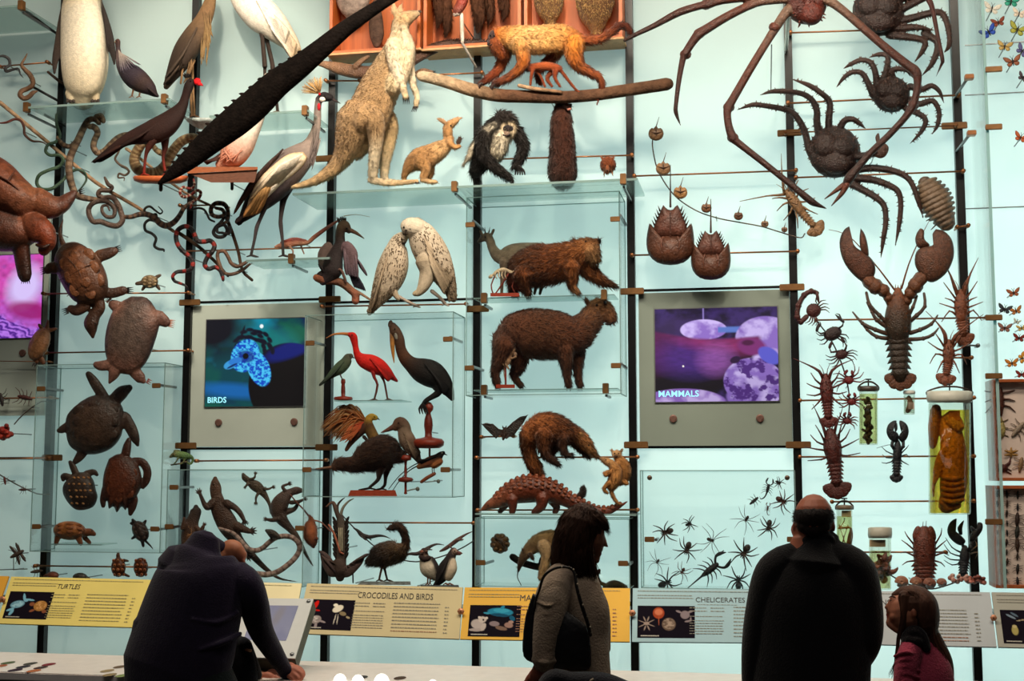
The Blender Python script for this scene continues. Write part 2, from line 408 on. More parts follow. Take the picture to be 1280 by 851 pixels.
for i,(x0,y0,x1,y1) in enumerate(SEAMS):
    a,b = W(x0,y0,0),W(x1,y1,0);z = (a[2]+b[2])/2
    thin = x0 > 1200 or i == 6
    struct(box('trim_%d' % (20+i),a[0],b[0],-.006,0,z-(.003 if thin else .008),z+(.003 if thin else .008),STEEL if thin else BLACKMETAL))
# lamps behind the frosted glass
def area(name,loc,sx,sy,power,color,rot):
    l = bpy.data.lights.new(name,'AREA');l.shape = 'RECTANGLE';l.size = sx;l.size_y = sy;l.energy = power;l.color = color
    o = bpy.data.objects.new(name,l);COL.objects.link(o);o.location = loc;o.rotation_euler = rot;return o
BACK = [(-6.4,32),(-4.5,40),(-2.9,60),(-1.4,72),(.1,92),(1.6,118),(3.4,125)]
for x,p in BACK:
    area('backlight',(x,.75,2.2),1.5,4.2,p*BACKGAIN,(.87,1.0,.975),(math.radians(-90),0,0))
# ---------------------------------------------------------------- copper rods
ROD_N = [0]
def rod(x0,y0,x1,y1,label,d=.09,d1=None,r=.0055,mat=COPPER,ends=True,group='copper mounting rods',name='mounting_rod',cat='rod'):
    d1 = d if d1 is None else d1
    a,b = W(x0,y0,d),W(x1,y1,d1);e = Geo()
    root = empty(name,(a+b)/2,label,cat,group)
    def cyl(nm,p,q,rad,m):
        p,q = np.array(p),np.array(q);g = (q-p)/np.linalg.norm(q-p);u = np.cross(g,[0.3,.2,1]);u /= np.linalg.norm(u);v = np.cross(g,u)
        V = [c+rad*(u*math.cos(t)+v*math.sin(t)) for c in (p,q) for t in np.arange(10)*math.pi/5]+[p,q]
        Qd = [(k,(k+1) % 10,10+(k+1) % 10,10+k) for k in range(10)];Tt = [(20,(k+1) % 10,k) for k in range(10)]+[(21,10+k,10+(k+1) % 10) for k in range(10)]
        return mesh_obj(nm,V,Qd,Tt,m,parent=root,smooth=True)
    cyl('shaft',a,b,r,mat)
    if ends:
        for p in (a,b):
            cyl('knob',(p[0],p[1]-.02,p[2]),(p[0],p[1]+.022,p[2]),r*2.3,mat)
            cyl('stem',(p[0],p[1]+.02,p[2]),(p[0],0,p[2]),r*1.1,mat)
    return root
R_ = rod
R_(0,83,60,78,'copper rod crossing the small brown and grey snakes beside the penguin')
R_(55,367,236,366,'copper rod behind the small spotted turtle and the snapping turtle')
R_(58,441,236,438,'copper rod holding the soft-shelled turtle below the snapping turtle')
R_(45,707,214,709,'copper rod carrying the two small patterned turtles above the yellow label')
R_(-20,498,64,497,'copper rod with hooked bugs at the far edge of the wall above the red crab')
R_(-20,451,62,452,'thin dark rod under the purple reptile screen',r=.003)
R_(228,314,408,309,'copper rod behind the feet of the crowned crane and the frilled lizard')
R_(226,257,280,256,'short copper rod behind the coiled snakes under the pink bird')
R_(246,576,408,575,'copper rod under the birds screen, starting from the green chameleon')
R_(403,383,583,380,'copper rod on which the two owls perch')
R_(430,653,592,653.5,'dark rod behind the young emu')
R_(616,199,790,194,'copper rod behind the dark standing otter')
R_(505,95,603,91,'copper rod behind the kangaroo head and pale log')
R_(602,546,642,545,'short copper rod under the bat')
R_(596,572,797,571,'copper rod under the feet of the coati')
R_(597,637.5,797,637,'copper rod behind the pangolin')
R_(408,101,450,101,'short pale copper rod beside the crowned crane crest')
R_(793,220,995,213,'copper rod behind the small horseshoe crabs and the pale spiny lobster')
R_(790,319,997,314,'copper rod behind the two large horseshoe crabs')
R_(988,41,1110,37,'copper rod behind the reddish long-legged crab body')
R_(985,129,1198,119,'copper rod behind the middle king crab')
R_(982,166,1195,157,'dark rod just below the middle king crab',r=.0045)
R_(995,222,1204,214,'copper rod behind the lower king crab')
R_(1020,400,1232,397,'copper rod behind the giant lobster')
R_(1000,500.5,1217,497,'copper rod behind the tall specimen jars')
R_(1000,571,1217,570,'copper rod behind the black clawed lobster')
R_(1040,627,1217,626,'dark rod above the lowest specimen jars')
R_(1075,690,1182,690,'copper rod behind the slipper lobster')
R_(1196,284,1210,282,'short bright rod beside the giant isopod')
R_(1185,447,1214,447,'short copper rod beside the lower of the two spiny lobsters')
R_(1200,431,1222,432,'short steel rod with copper end above the specimen jar',mat=STEEL)
for (a,b,lb) in (((1192,124),(1210,97),'steel arm with copper tip beside the middle king crab'),((1195,190),(1213,167),'steel arm with copper tip beside the largest king crab')):
    rt = rod(*a,*b,lb,.03,.34,.009,STEEL,False,name='standoff_arm',cat='bracket',group='steel arms on the last black rail');c = W(*b,.34);box('copper_tip',c[0]-.02,c[0]+.03,c[1]-.03,c[1]+.02,c[2]-.014,c[2]+.014,COPPER,rt,.003)
for a,b,lb in (((30,12),(76,46),'dark strut above the penguin flipper'),((40,108),(80,130),'dark strut behind the penguin shelf'),((55,143),(82,158),'short dark strut under the penguin shelf')):rod(*a,*b,lb,.4 if a[0] == 30 else .12,.03,.009,BLACKMETAL,False,name='support_strut',cat='strut',group='dark shelf struts')
# slanted branch-like rods for the snakes
def stick(pts,label,d=.1,c=('b89878','8a6a50'),name='bamboo_stick',cat='stick'):
    g = G().t(pts,list(c),sub=3,seg=8);solid(name,g,d,BARK,label,cat,'sticks that carry the snakes',pin=True)
stick([(0,128,2.6),(60,178,2.4),(120,228,2.4),(170,258,2.2),(217,289,2)],'long pale stick slanting down through the green snake and the brown snakes')
stick([(60,90,1.6),(75,102,1.8),(85,108,2)],'stub of dark stick between the penguin flipper and the brown snake',c=('4a3a30','2a2420'))
stick([(158,186,2),(175,198,1.8),(230,240,1.6),(275,262,1.5)],'stick behind the wooden disc of the red-billed bird')
stick([(222,290,2.4),(248,308,2.2),(270,328,2),(285,345,1.5)],'dark stick under the red and black snake',c=('5a4636','3a2c24'))
stick([(280,265,2.4),(290,290,2.2),(298,315,2),(303,338,2),(315,350,1.8)],'knobbly twig hanging beside the crane feet',c=('5a4030','3a2a20'))
# ---------------------------------------------------------------- clear acrylic boxes
def vitrine(x0,y0,x1,y1,d,label,clips=(),back=.004):
    ym,xm = (y0+y1)/2,(x0+x1)/2
    X0,X1 = W(x0,ym,d)[0],W(x1,ym,d)[0];Z1,Z0 = W(xm,y0,d)[2],W(xm,y1,d)[2];Y0,Y1 = -d,-back;t = .005
    root = empty('display_vitrine',((X0+X1)/2,(Y0+Y1)/2,Z0),label,'display case','clear acrylic vitrines on the wall')
    box('front_panel',X0,X1,Y0,Y0+t,Z0,Z1,ACRYL,root)
    for a in (X0,X1-t):box('side_panel',a,a+t,Y0+t,Y1,Z0,Z1,ACRYL,root)
    box('top_panel',X0+t,X1-t,Y0+t,Y1,Z1-t,Z1,ACRYL,root);box('bottom_panel',X0+t,X1-t,Y0+t,Y1,Z0,Z0+t,ACRYL,root)
    e = .0045
    for (a,b,c,f,g,h) in ((X0,X1,Y0,Y0,Z1,Z1),(X0,X1,Y0,Y0,Z0,Z0),(X0,X0,Y0,Y0,Z0,Z1),(X1,X1,Y0,Y0,Z0,Z1),
                               (X0,X0,Y0,Y1,Z1,Z1),(X1,X1,Y0,Y1,Z1,Z1),(X0,X0,Y0,Y1,Z0,Z0),(X1,X1,Y0,Y1,Z0,Z0),(X0,X0,Y1,Y1,Z0,Z1),(X1,X1,Y1,Y1,Z0,Z1),(X0,X1,Y1,Y1,Z1,Z1)):
        k = e*.55
        box('glass_edge',a-k,b+k,c-k,f+k,g-k,h+k,EDGEGLASS,root)
    for (cx,cy) in clips:
        c = W(cx,cy,d);box('corner_clip',c[0]-.03,c[0]+.03,-d-.012,-d,c[2]-.016,c[2]+.016,BRASS,root,.003)
        s = W(cx+9,cy,d*.6);box('standoff',s[0]-.008,s[0]+.008,-d,-.003,s[2]-.008,s[2]+.008,STEEL,root,.002)
    return root
vitrine(42,455,203,690,.30,'clear acrylic box enclosing the sea turtle and four smaller turtles',((52,486),(196,482),(46,658),(194,661)))
vitrine(208,587,379,732,.30,'clear acrylic box enclosing the lizards and the pale curled snake',((218,609),(212,658),(375,660)))
vitrine(380,392,566,621,.32,'clear acrylic box of birds with the scarlet ibis inside',((388,429),(560,424),(384,587),(557,587)))
vitrine(583,243,775,493,.32,'clear acrylic box enclosing the beaver-like rodent and the capybara',((588,281),(769,274),(587,460),(770,457)))
vitrine(594,648,787,734,.26,'clear acrylic box behind the dark-haired woman with the anteater inside',((601,703),(779,704)))
vitrine(801,588,995,736,.16,'shallow clear case of spiders and scorpions',((812,674),(990,674)))
for px,py in ((812,597),(984,597)):
    solid('round_bolt',G().e(px,py,3.2,3.2,0,2,0,'6a5648'),.17,METALCOL,'round dark bolt at the top of the spider case, on the %s side' % ('pangolin' if px < 900 else 'bald man'),'bolt','bolts of the spider case')
# glass shelves
def shelf(xl,xr,y,d0,d1,label,t=.014,clips=()):
    ym = y;xm = (xl+xr)/2;z = W(xm,y,d1)[2];X0,X1 = W(xl,y,d1)[0],W(xr,y,d1)[0]
    root = empty('glass_shelf',((X0+X1)/2,-(d0+d1)/2,z-t),label,'shelf','glass shelves on the wall')
    box('shelf_plate',X0,X1,-d1,-d0,z-t,z,SHELFGLASS,root);box('front_edge',X0,X1,-d1-.004,-d1,z-t,z,EDGEGLASS,root)
    for cx in clips:
        c = W(cx,y,d1)[0];box('shelf_clip',c-.018,c+.018,-d1-.014,-d1+.03,z-.035,z+.03,BRASS,root,.003)
        box('support_arm',c-.007,c+.007,-d1+.03,-.045,z-.05,z-.036,STEEL,root)
    return z
Z_PENG = shelf(36,212,128,.04,.42,'glass shelf under the penguin and the dark hen',clips=(33,205))
Z_STORK = shelf(262,386,141,.04,.42,'glass shelf under the tall white stork',clips=(381,))
Z_KANG = shelf(366,797,232,.04,.50,'wide glass shelf under the kangaroo and the monkeys',clips=(568,779))
Z_CRANE = shelf(308,412,323,.04,.34,'small glass shelf under the feet of the crowned crane',clips=(364,))
shelf(592,768,370,.05,.28,'glass shelf under the beaver-like rodent inside the acrylic box',.006,clips=(605,755))
shelf(592,772,486,.05,.28,'glass shelf under the capybara inside the acrylic box',.006,clips=(605,757))
shelf(-75,27,10,.04,.5,'corner of a glass shelf at the top edge above the small snakes',clips=(26,))
shelf(594,795,642,.04,.30,'glass shelf under the pangolin',.01)
shelf(418,503,500,.04,.26,'thin glass shelf under the scarlet ibis',.005)
shelf(62,128,680,.04,.24,'thin glass shelf under the brown box tortoise',.006)
# tall clear sheet in front of the butterfly bay
a,b = W(1227,0,.55),W(1239,735,.55)
root = empty('glass_side_sheet',(a[0],-.28,b[2]),'tall upright glass sheet with a pale cyan edge beside the butterflies','glass sheet')
box('sheet',a[0],a[0]+.01,-.55,-.03,b[2],a[2]+.3,ACRYL,root);box('front_edge',a[0]-.004,a[0]+.012,-.556,-.55,b[2],a[2]+.3,glass('cyan_edge',(.35,.75,.78),.3,alpha=.5),root)
for y in (87,159,397,470,652):
    c = W(1242,y,.56);box('clip',c[0]-.045,c[0]+.045,-.575,-.556,c[2]-.016,c[2]+.016,BRASS,root,.003)
for y in (102,170,97):
    pass

# ---------------------------------------------------------------- monitors set in the wall
def vnoise(seed,u,v,f):
    r = np.random.default_rng(seed);o = np.zeros_like(u);am = 1.0
    for k in range(4):
        g = r.uniform(-1,1,(64,64));x,y = u*f*2+r.uniform(0,9),v*f*2+r.uniform(0,9);i,j = np.floor(x).astype(int),np.floor(y).astype(int);a,b = x-i,y-j;a = a*a*(3-2*a);b = b*b*(3-2*b);G0 = lambda p,q:g[p % 64,q % 64]
        o += am*((G0(i,j)*(1-a)+G0(i+1,j)*a)*(1-b)+(G0(i,j+1)*(1-a)+G0(i+1,j+1)*a)*b);am *= .5;f *= 2
    return o
def mixc(c,m,hexc):
    return c*(1-m[...,None])+lin(hexc)*m[...,None]
def soft(x,w=.02):return np.clip(.5+x/w,0,1)
def ellm(u,v,cx,cy,rx,ry,rot=0,w=.06):
    a = math.radians(rot);x = (u-cx)*math.cos(a)+(v-cy)*math.sin(a);y = -(u-cx)*math.sin(a)+(v-cy)*math.cos(a)
    return soft(1-np.sqrt((x/rx)**2+(y/ry)**2),w)
def grid_img(name,q,paint,nx,ny,mat,parent,off=.0):
    """a picture on the quad q(u, v, off)"""
    u,v = np.meshgrid(np.linspace(0,1,nx),np.linspace(0,1,ny));Cc = np.clip(paint(u,v),0,1).reshape(-1,3)
    V = np.array([q(a,b,off) for a,b in zip(u.ravel(),v.ravel())])
    Qd = [(j*nx+i,j*nx+i+1,(j+1)*nx+i+1,(j+1)*nx+i) for j in range(ny-1) for i in range(nx-1)]
    return mesh_obj(name,V,Qd,None,mat,Cc,parent)
def quad(TL,TR,BR,BL):
    TL,TR,BR,BL = map(np.asarray,(TL,TR,BR,BL));n = np.cross(TR-TL,BL-TL);n = n/np.linalg.norm(n)
    if n[1] > 0:n = -n
    return lambda u,v,o=0:(TL*(1-u)+TR*u)*(1-v)+(BL*(1-u)+BR*u)*v+n*o
def lettering(name,txt,q,u,v,h,wid,mat,parent,off,italic=0.0,bold=0.0):
    """text whose baseline-left is at (u, v) on quad q; wid = total width in u, h = cap height in v"""
    cu = bpy.data.curves.new('t','FONT');cu.body = txt;cu.size = 1;cu.resolution_u = 3;cu.offset = bold
    o = bpy.data.objects.new('t',cu);COL.objects.link(o);dg = bpy.context.evaluated_depsgraph_get();dg.update()
    me = bpy.data.meshes.new_from_object(o.evaluated_get(dg));bpy.data.objects.remove(o)
    P = np.array([w.co[:] for w in me.vertices]);x0,x1 = P[:,0].min(),P[:,0].max();y1 = P[:,1].max()
    V = [q(u+(p[0]-x0+italic*p[1])/(x1-x0)*wid,v-p[1]/y1*h,off) for p in P]
    F3 = []
    for p in me.polygons:
        vs = list(p.vertices)
        for k in range(1,len(vs)-1):F3.append((vs[0],vs[k],vs[k+1]))
    return mesh_obj(name,V,None,F3,mat,parent=parent)
SCREEN = glow('lit_screen',None,SCREENGAIN)
def p_birds(u,v):
    n = vnoise(1,u,v,1.6);n2 = vnoise(2,u,v*1.2,2.2)
    c = np.zeros(u.shape+(3,))+lin('04404a');c = mixc(c,soft(n-.1,1.2),'0b5a46');c = mixc(c,soft(n2-.3,.9),'061c4a');c = mixc(c,soft(vnoise(5,u,v,1.1)-.55,.6),'0a86a0')
    c = mixc(c,ellm(u,v,.68,.3,.22,.18,0,.8)*.8,'0f7a78');c = mixc(c,ellm(u,v,.3,.82,.4,.08,6,.9)*.8,'1466b4');c = mixc(c,ellm(u,v,.05,.1,.35,.3,0,.9),'040818')
    body = np.maximum(ellm(u,v,.86,.78,.42,.50,-8,.03),ellm(u,v,.62,.72,.17,.30,0,.05));c = mixc(c,body,'050409')
    c = mixc(c,body*ellm(u,v,.86,.36,.28,.09,-22,.5)*.8,'0b1c78')
    for k in range(26):
        a = -2.6+k*.1;r0 = .155+.04*math.sin(k*2.3);c = mixc(c,ellm(u,v,.47+math.cos(a)*r0*1.1,.40+math.sin(a)*r0*1.45,.022,.04,a*50,.5),'060a20')
    c = mixc(c,ellm(u,v,.37,.15,.012,.08,15,.4),'060a20')
    head = np.maximum(ellm(u,v,.40,.42,.14,.19,15,.1),ellm(u,v,.54,.57,.11,.21,-18,.1));sp = soft(vnoise(7,u,v,24)-.05,.7)
    hc = mixc(np.zeros(u.shape+(3,))+lin('0a49c0'),sp,'48c4f4');c = c*(1-head[...,None])+hc*head[...,None]
    c = mixc(c,ellm(u,v,.41,.43,.085,.07,15,.3)*.85,'0a2a8a');c = mixc(c,ellm(u,v,.405,.425,.03,.035,0,.2),'02040c')
    c = mixc(c,ellm(u,v,.25,.52,.07,.045,-32,.2),'3a9ad8');c = mixc(c,ellm(u,v,.30,.48,.07,.04,-20,.2),'2a7ad0');c = mixc(c,ellm(u,v,.27,.535,.06,.012,-30,.3),'082a66')
    c = mixc(c,ellm(u,v,.56,.085,.018,.022,0,.5),'f4ffff');return c
def p_mammal(u,v):
    n = vnoise(11,u,v,7);c = np.zeros(u.shape+(3,))+lin('180c30');c = mixc(c,soft(n,1.4)*.6,'46307a')
    c = mixc(c,ellm(u,v,.2,.2,.25,.1,0,.8)*.7,'3c2a5c');c = mixc(c,soft(.006-np.abs(u-.40),.004)*(v < .2),'8a78c0')
    rk = mixc(np.zeros(u.shape+(3,))+lin('8a6ac0'),soft(vnoise(12,u,v,5)-.1,.9),'c8b4ee');
    def put(c,m,t):return c*(1-m[...,None])+t*m[...,None]
    c = put(c,ellm(u,v,.40,.23,.19,.11,0,.06),rk*1.1);c = mixc(c,soft(.03-np.abs(v-.235),.02)*(u > .52)*(u < .72),'5a78c8');c = put(c,ellm(u,v,.9,.33,.24,.23,0,.05),rk)
    top = .24+.10*u+.05*np.sin(u*4);b = soft(v-top,.03)*soft(.86-u+.1*(v < .42)*0-.25*np.maximum(v-.45,0)*3.0,.04)
    bc = mixc(np.zeros(u.shape+(3,))+lin('5a1c50'),soft(v-.62+.18*u,.3),'0a0414');bc = mixc(bc,ellm(u,v,.30,.52,.28,.20,0,.9)*.8,'46287e');bc = mixc(bc,ellm(u,v,.55,.36,.35,.11,8,.9)*.8,'8a2a62');bc = mixc(bc,ellm(u,v,.5,.55,.14,.16,0,.9)*.6,'9a58a8')
    bc = bc*(1+.16*vnoise(14,u*1.0,v*3,9))[...,None];c = put(c,b,bc)
    c = mixc(c,ellm(u,v,.79,.42,.12,.09,20,.3),'7a2c70');c = mixc(c,ellm(u,v,.76,.38,.05,.03,0,.5),'4a1440')
    rk2 = mixc(rk*.9,soft(vnoise(15,u,v,9)-.35,.3),'4a2878');c = put(c,ellm(u,v,.80,.80,.24,.26,-20,.04),rk2);c = put(c,ellm(u,v,.98,.95,.4,.22,0,.05),rk2*.9)
    c = mixc(c,ellm(u,v,.93,.52,.11,.07,50,.2),'5a5ac8');c = mixc(c,ellm(u,v,.655,.56,.045,.035,-40,.2),'281038')
    c = put(c,ellm(u,v,.22,1.02,.36,.16,0,.06),rk*.8+lin('40102c')*.4);c = mixc(c,ellm(u,v,.23,.62,.008,.01,0,.5),'fff8f0');return c
def p_turtle(u,v):
    n = vnoise(21,u,v,3);c = np.zeros(u.shape+(3,))+lin('b45ac4');c = mixc(c,soft(n,.8)*.75,'c8409a');c = c*(1+.22*vnoise(26,u,v,9))[...,None];c = mixc(c,ellm(u,v,.85,.38,.14,.24,10,.8),'d8c4fa');c = mixc(c,ellm(u,v,.9,.68,.2,.10,15,.6)*.9,'9a2070')
    sk = soft(v-.45-.55*(u-.1)+.10*vnoise(23,u,v,2),.05)*soft(1.05-v,.1);w = .5+.5*np.sin((u*1.0-v*1.4)*55+5*vnoise(24,u,v,5));sc = mixc(np.zeros(u.shape+(3,))+lin('4a1c88'),w,'b878ea')
    c = c*(1-sk[...,None])+sc*sk[...,None];c = mixc(c,soft(v-.8,.2)*soft(.5-u+.3*n,.2)*.7,'b4286e');return c
def monitor(px,sx,paint,title,label,tpos,nx,ny,bolts,pc):
    (x0,y0),(x1,y1) = W(px[0],(px[1]+px[3])/2,.02)[[0,2]],W(px[2],(px[1]+px[3])/2,.02)[[0,2]]
    zt,zb = W((px[0]+px[2])/2,px[1],.02)[2],W((px[0]+px[2])/2,px[3],.02)[2]
    root = empty('wall_monitor',((x0+x1)/2,-.01,zb),label,'monitor')
    box('surround_panel',x0,x1,-.022,-.001,zb,zt,surf('panel_'+pc,pc,rough=.3,amp=.05,nscale=3,bump=0),root)
    c = [W(sx[0],sx[1],.035),W(sx[2],sx[1]-(sx[2]-sx[0])*.022,.035),W(sx[2],sx[3]-(sx[2]-sx[0])*.006,.035),W(sx[0],sx[3],.035)]
    X0,X1 = (c[0][0]+c[3][0])/2,(c[1][0]+c[2][0])/2;Z1,Z0 = (c[0][2]+c[1][2])/2,(c[2][2]+c[3][2])/2
    q = quad((X0,-.032,Z1),(X1,-.032,Z1),(X1,-.032,Z0),(X0,-.032,Z0))
    box('screen_frame',X0-.006,X1+.006,-.031,-.022,Z0-.006,Z1+.006,STEEL,root);grid_img('screen',q,paint,nx,ny,SCREEN,root,.001)
    if title:lettering('caption',title,q,tpos[0],tpos[1],tpos[2],tpos[3],glow('caption_light',tpos[4],1.4),root,.003,bold=.015)
    for bx,by in bolts:
        p = W(bx,by,.03);b = G().lathe(0,[(0,4.2)]*1+[(2,4.2)],'7a5a50')
        V = [(p[0]+.024*r*math.cos(t),-.022-k*.012,p[2]+.024*r*math.sin(t)) for r,k in ((1,0),(1,1),(.7,1.15)) for t in np.arange(16)*math.pi/8]
        mesh_obj('bolt',V,[(i*16+k,i*16+(k+1) % 16,(i+1)*16+(k+1) % 16,(i+1)*16+k) for i in range(2) for k in range(16)]+[(32,33+k*2-0,34+k*2,35+k*2) for k in range(0,6)],None,surf('bolt_bronze','7a5a50',rough=.4,metal=.3),parent=root)
    return root
monitor((239,380,405,558),(257,400,381,508),p_birds,'BIRDS','wall monitor with the caption BIRDS showing a curly-crested blue bird head',(.03,.955,.065,.19,'9ae8f8'),190,165,((273,528),(367.5,527)),'bcc8be')
monitor((799,364,989,557),(819,386.5,972.5,502),p_mammal,'MAMMALS','wall monitor with the caption MAMMALS showing an animal resting among purple rocks',(.025,.945,.065,.33,'d8f4ff'),210,165,((841.5,523),(950,522.5)),'8a968c')
monitor((-130,250,60,520),(-90,321.5,52,423.5),p_turtle,None,'wall monitor with a purple and pink reptile close-up at the edge of the wall',None,190,140,((28,441),),'b4c2b8')
# ---------------------------------------------------------------- slanted label rail
INK = surf('dark_print','34302a',rough=.6,amp=.02,bump=0);FADED = surf('faded_print','9a936a',rough=.6,amp=.02,bump=0);REDINK = surf('reddish_print','9a6a50',rough=.6,amp=.02,bump=0)
PHOTO = surf('printed_photo',None,rough=.8,amp=.03,nscale=20,bump=0,spec=.05);GREYINK = surf('grey_print','8a8678',rough=.6,amp=.02,bump=0)
def greek(name,q,u0,u1,v0,dv,n,par,mat,h=.4,seed=1,ragged=.0):
    """rows of print too small to read: short ink dashes"""
    r = random.Random(seed);V = [];Qd = []
    for i in range(n):
        u = u0;end = u1-r.random()*ragged*(u1-u0)
        while u < end:
            w = r.uniform(.006,.022);a,b = u,min(u+w,end);v = v0+dv*i
            k = len(V);V += [q(a,v,.0035),q(b,v,.0035),q(b,v+dv*h,.0035),q(a,v+dv*h,.0035)];Qd.append((k,k+1,k+2,k+3));u = b+.0035
    return mesh_obj(name,V,Qd,None,mat,parent=par)
LABEL_D = (.62,.80)
def label_panel(pxs,color,label,title,tpos,photo,blocks,name='text_board',pd=None):
    """pxs = TLx, TLy, TRx, TRy, BRx, BRy, BLx, BLy in the photograph"""
    dt,db = LABEL_D
    P = [W(pxs[0],pxs[1],dt),W(pxs[2],pxs[3],dt),W(pxs[4],pxs[5],db),W(pxs[6],pxs[7],db)]
    q = quad(*P);ce = q(.5,.5);root = empty(name,q(.5,1,-.01),label,'label panel','slanted label panels below the wall')
    m = surf('label_'+color,color,rough=.6,amp=.04,nscale=4,bump=0,spec=.15)
    V = [q(u,v,o) for o in (-.012,0) for u,v in ((0,0),(1,0),(1,1),(0,1))]
    mesh_obj('board',V,BOXQ,None,m,parent=root)
    for (x,k) in ((.08,1),(.92,1)):
        a = q(x,.5,-.012);box('bracket',a[0]-.012,a[0]+.012,a[1]+.004,-.0,a[2]-.012,a[2]+.012,STEEL,root)
    if title:lettering('title',title,q,*tpos,INK,root,.003,.15 if title == 'TURTLES' else 0)
    if photo:
        u0,v0,u1,v1,fn,nx,ny = photo
        qq = quad(q(u0,v0),q(u1,v0),q(u1,v1),q(u0,v1));grid_img('photo_print',qq,fn,nx,ny,PHOTO,root,.003)
        greek('photo_caption',quad(q(u0,v0,.001),q(u1,v0,.001),q(u1,v1,.001),q(u0,v1,.001)),.06,.38,.93,.06,1,root,surf('pale_print','b8b4a8',bump=0),.6,5)
    for i,(u0,u1,v0,dv,n,mt) in enumerate(blocks):greek('print_block',q,u0,u1,v0,dv,n,root,GREYINK if mt is INK else mt,.24,i+len(label),.06)
    return q,root
def dark(u):return np.zeros(u.shape+(3,))+lin('15101a')
def ph_turtle(u,v):
    c = dark(u);sh = soft(vnoise(3,u,v,14),.8);c = mixc(c,ellm(u,v,.25,.48,.17,.13,-35,.1),'6a9ab0');c = mixc(c,ellm(u,v,.25,.48,.14,.1,-35,.2)*sh,'9ac8d8')
    for a in ((.36,.22,.03,.15,-12),(.48,.3,.13,.035,10),(.12,.68,.1,.04,-35),(.16,.78,.04,.12,15),(.42,.33,.05,.05,0)):c = mixc(c,ellm(u,v,*a,.15),'7ab4cc')
    c = mixc(c,ellm(u,v,.78,.52,.15,.19,0,.08),'a8763c');c = mixc(c,ellm(u,v,.78,.5,.12,.15,0,.2)*sh,'d8a468')
    for a in ((.58,.46,.06,.07,0),(.62,.7,.07,.04,-40),(.9,.72,.05,.06,0)):c = mixc(c,ellm(u,v,*a,.15),'8a5238')
    return c
def ph_birds(u,v):
    c = dark(u)
    for a,h in (((.17,.2,.05,.16,15),'c81c14'),((.13,.3,.05,.08,0),'d82018'),((.22,.37,.07,.03,10),'b81812')):c = mixc(c,ellm(u,v,*a,.15),h)
    sp = soft(vnoise(8,u,v,9),.9);c = mixc(c,ellm(u,v,.24,.68,.11,.14,10,.1),'8a807c');c = mixc(c,ellm(u,v,.24,.66,.09,.1,0,.4)*sp,'c8c0bc')
    for a in ((.38,.74,.08,.03,25),(.15,.74,.04,.05,0),(.26,.88,.03,.09,0)):c = mixc(c,ellm(u,v,*a,.2),'94888a')
    for a,h in (((.66,.3,.09,.14,35),'e0d8c4'),((.6,.18,.05,.05,0),'e8e0cc'),((.78,.46,.08,.06,40),'8a7a5c'),((.63,.65,.012,.17,4),'b8b0a4'),((.69,.65,.012,.17,-2),'b8b0a4'),((.9,.58,.05,.03,40),'a89878')):c = mixc(c,ellm(u,v,*a,.15),h)
    return c
def ph_mammal(u,v):
    c = dark(u)
    for a,h in (((.6,.22,.25,.13,6),'2a82a4'),((.62,.17,.16,.07,4),'3a9cba'),((.64,.07,.035,.06,30),'2a82a4'),((.84,.42,.05,.09,-20),'1c5a7a'),((.34,.26,.07,.03,8),'3a90ac'),((.6,.32,.18,.05,8),'1a4c68')):c = mixc(c,ellm(u,v,*a,.12),h)
    for a,h in (((.17,.62,.12,.16,-15),'b4a8a4'),((.26,.47,.08,.10,0),'c4b8b0'),((.20,.40,.03,.04,0),'d0c4bc'),((.34,.42,.03,.04,0),'d0c4bc'),((.16,.80,.15,.05,0),'a89c98'),((.29,.70,.05,.12,10),'bcb0aa'),((.28,.48,.02,.03,0),'2a2224')):c = mixc(c,ellm(u,v,*a,.15),h)
    for a,h in (((.50,.60,.10,.08,12),'8a7a7e'),((.64,.74,.12,.06,20),'7a6256'),((.78,.64,.08,.09,-40),'9a7a70'),((.82,.54,.05,.05,0),'a4867c')):c = mixc(c,ellm(u,v,*a,.15),h)
    return c
def ph_cheli(u,v):
    c = dark(u);c = mixc(c,ellm(u,v,.37,.23,.10,.18,0,.1),'a04428');c = mixc(c,ellm(u,v,.37,.20,.07,.10,0,.4)*.8,'d8805c');c = mixc(c,ellm(u,v,.375,.47,.008,.14,0,.3),'b05c40')
    c = mixc(c,ellm(u,v,.16,.56,.05,.05,0,.2),'a08c80')
    for k in range(8):
        a = k*45+20;c = mixc(c,ellm(u,v,.16+.08*math.cos(math.radians(a)),.56+.15*math.sin(math.radians(a)),.08,.012,math.degrees(math.atan2(1.8*math.sin(math.radians(a)),math.cos(math.radians(a)))),.5)*.8,'a89488')
    c = mixc(c,ellm(u,v,.55,.58,.12,.2,0,.1),'6a584c');c = mixc(c,ellm(u,v,.55,.56,.1,.16,0,.2)*soft(vnoise(9,u,v,10),.9),'a89484')
    for a in ((.83,.28,.08,.13,0),(.72,.18,.06,.03,40),(.92,.18,.06,.03,-40),(.88,.48,.06,.03,-20),(.93,.42,.015,.07,0)):c = mixc(c,ellm(u,v,*a,.2),'8a7c80')
    return c
def ph_insect(u,v):
    c = dark(u)
    for a,h in (((.22,.2,.12,.03,35),'7a8a9a'),((.3,.14,.10,.03,40),'5a6a7a'),((.45,.3,.14,.015,-15),'b0a080'),((.27,.62,.07,.14,0),'a89a5c'),((.27,.50,.05,.05,0),'c0b07c'),((.72,.6,.08,.12,30),'b08a6a'),((.85,.5,.06,.1,0),'9a7a5c')):c = mixc(c,ellm(u,v,*a,.2),h)
    return c
TXT = lambda m=FADED:[(.03,.97,.05,.045,1,m),(.03,.36,.13,.05,2,m)]
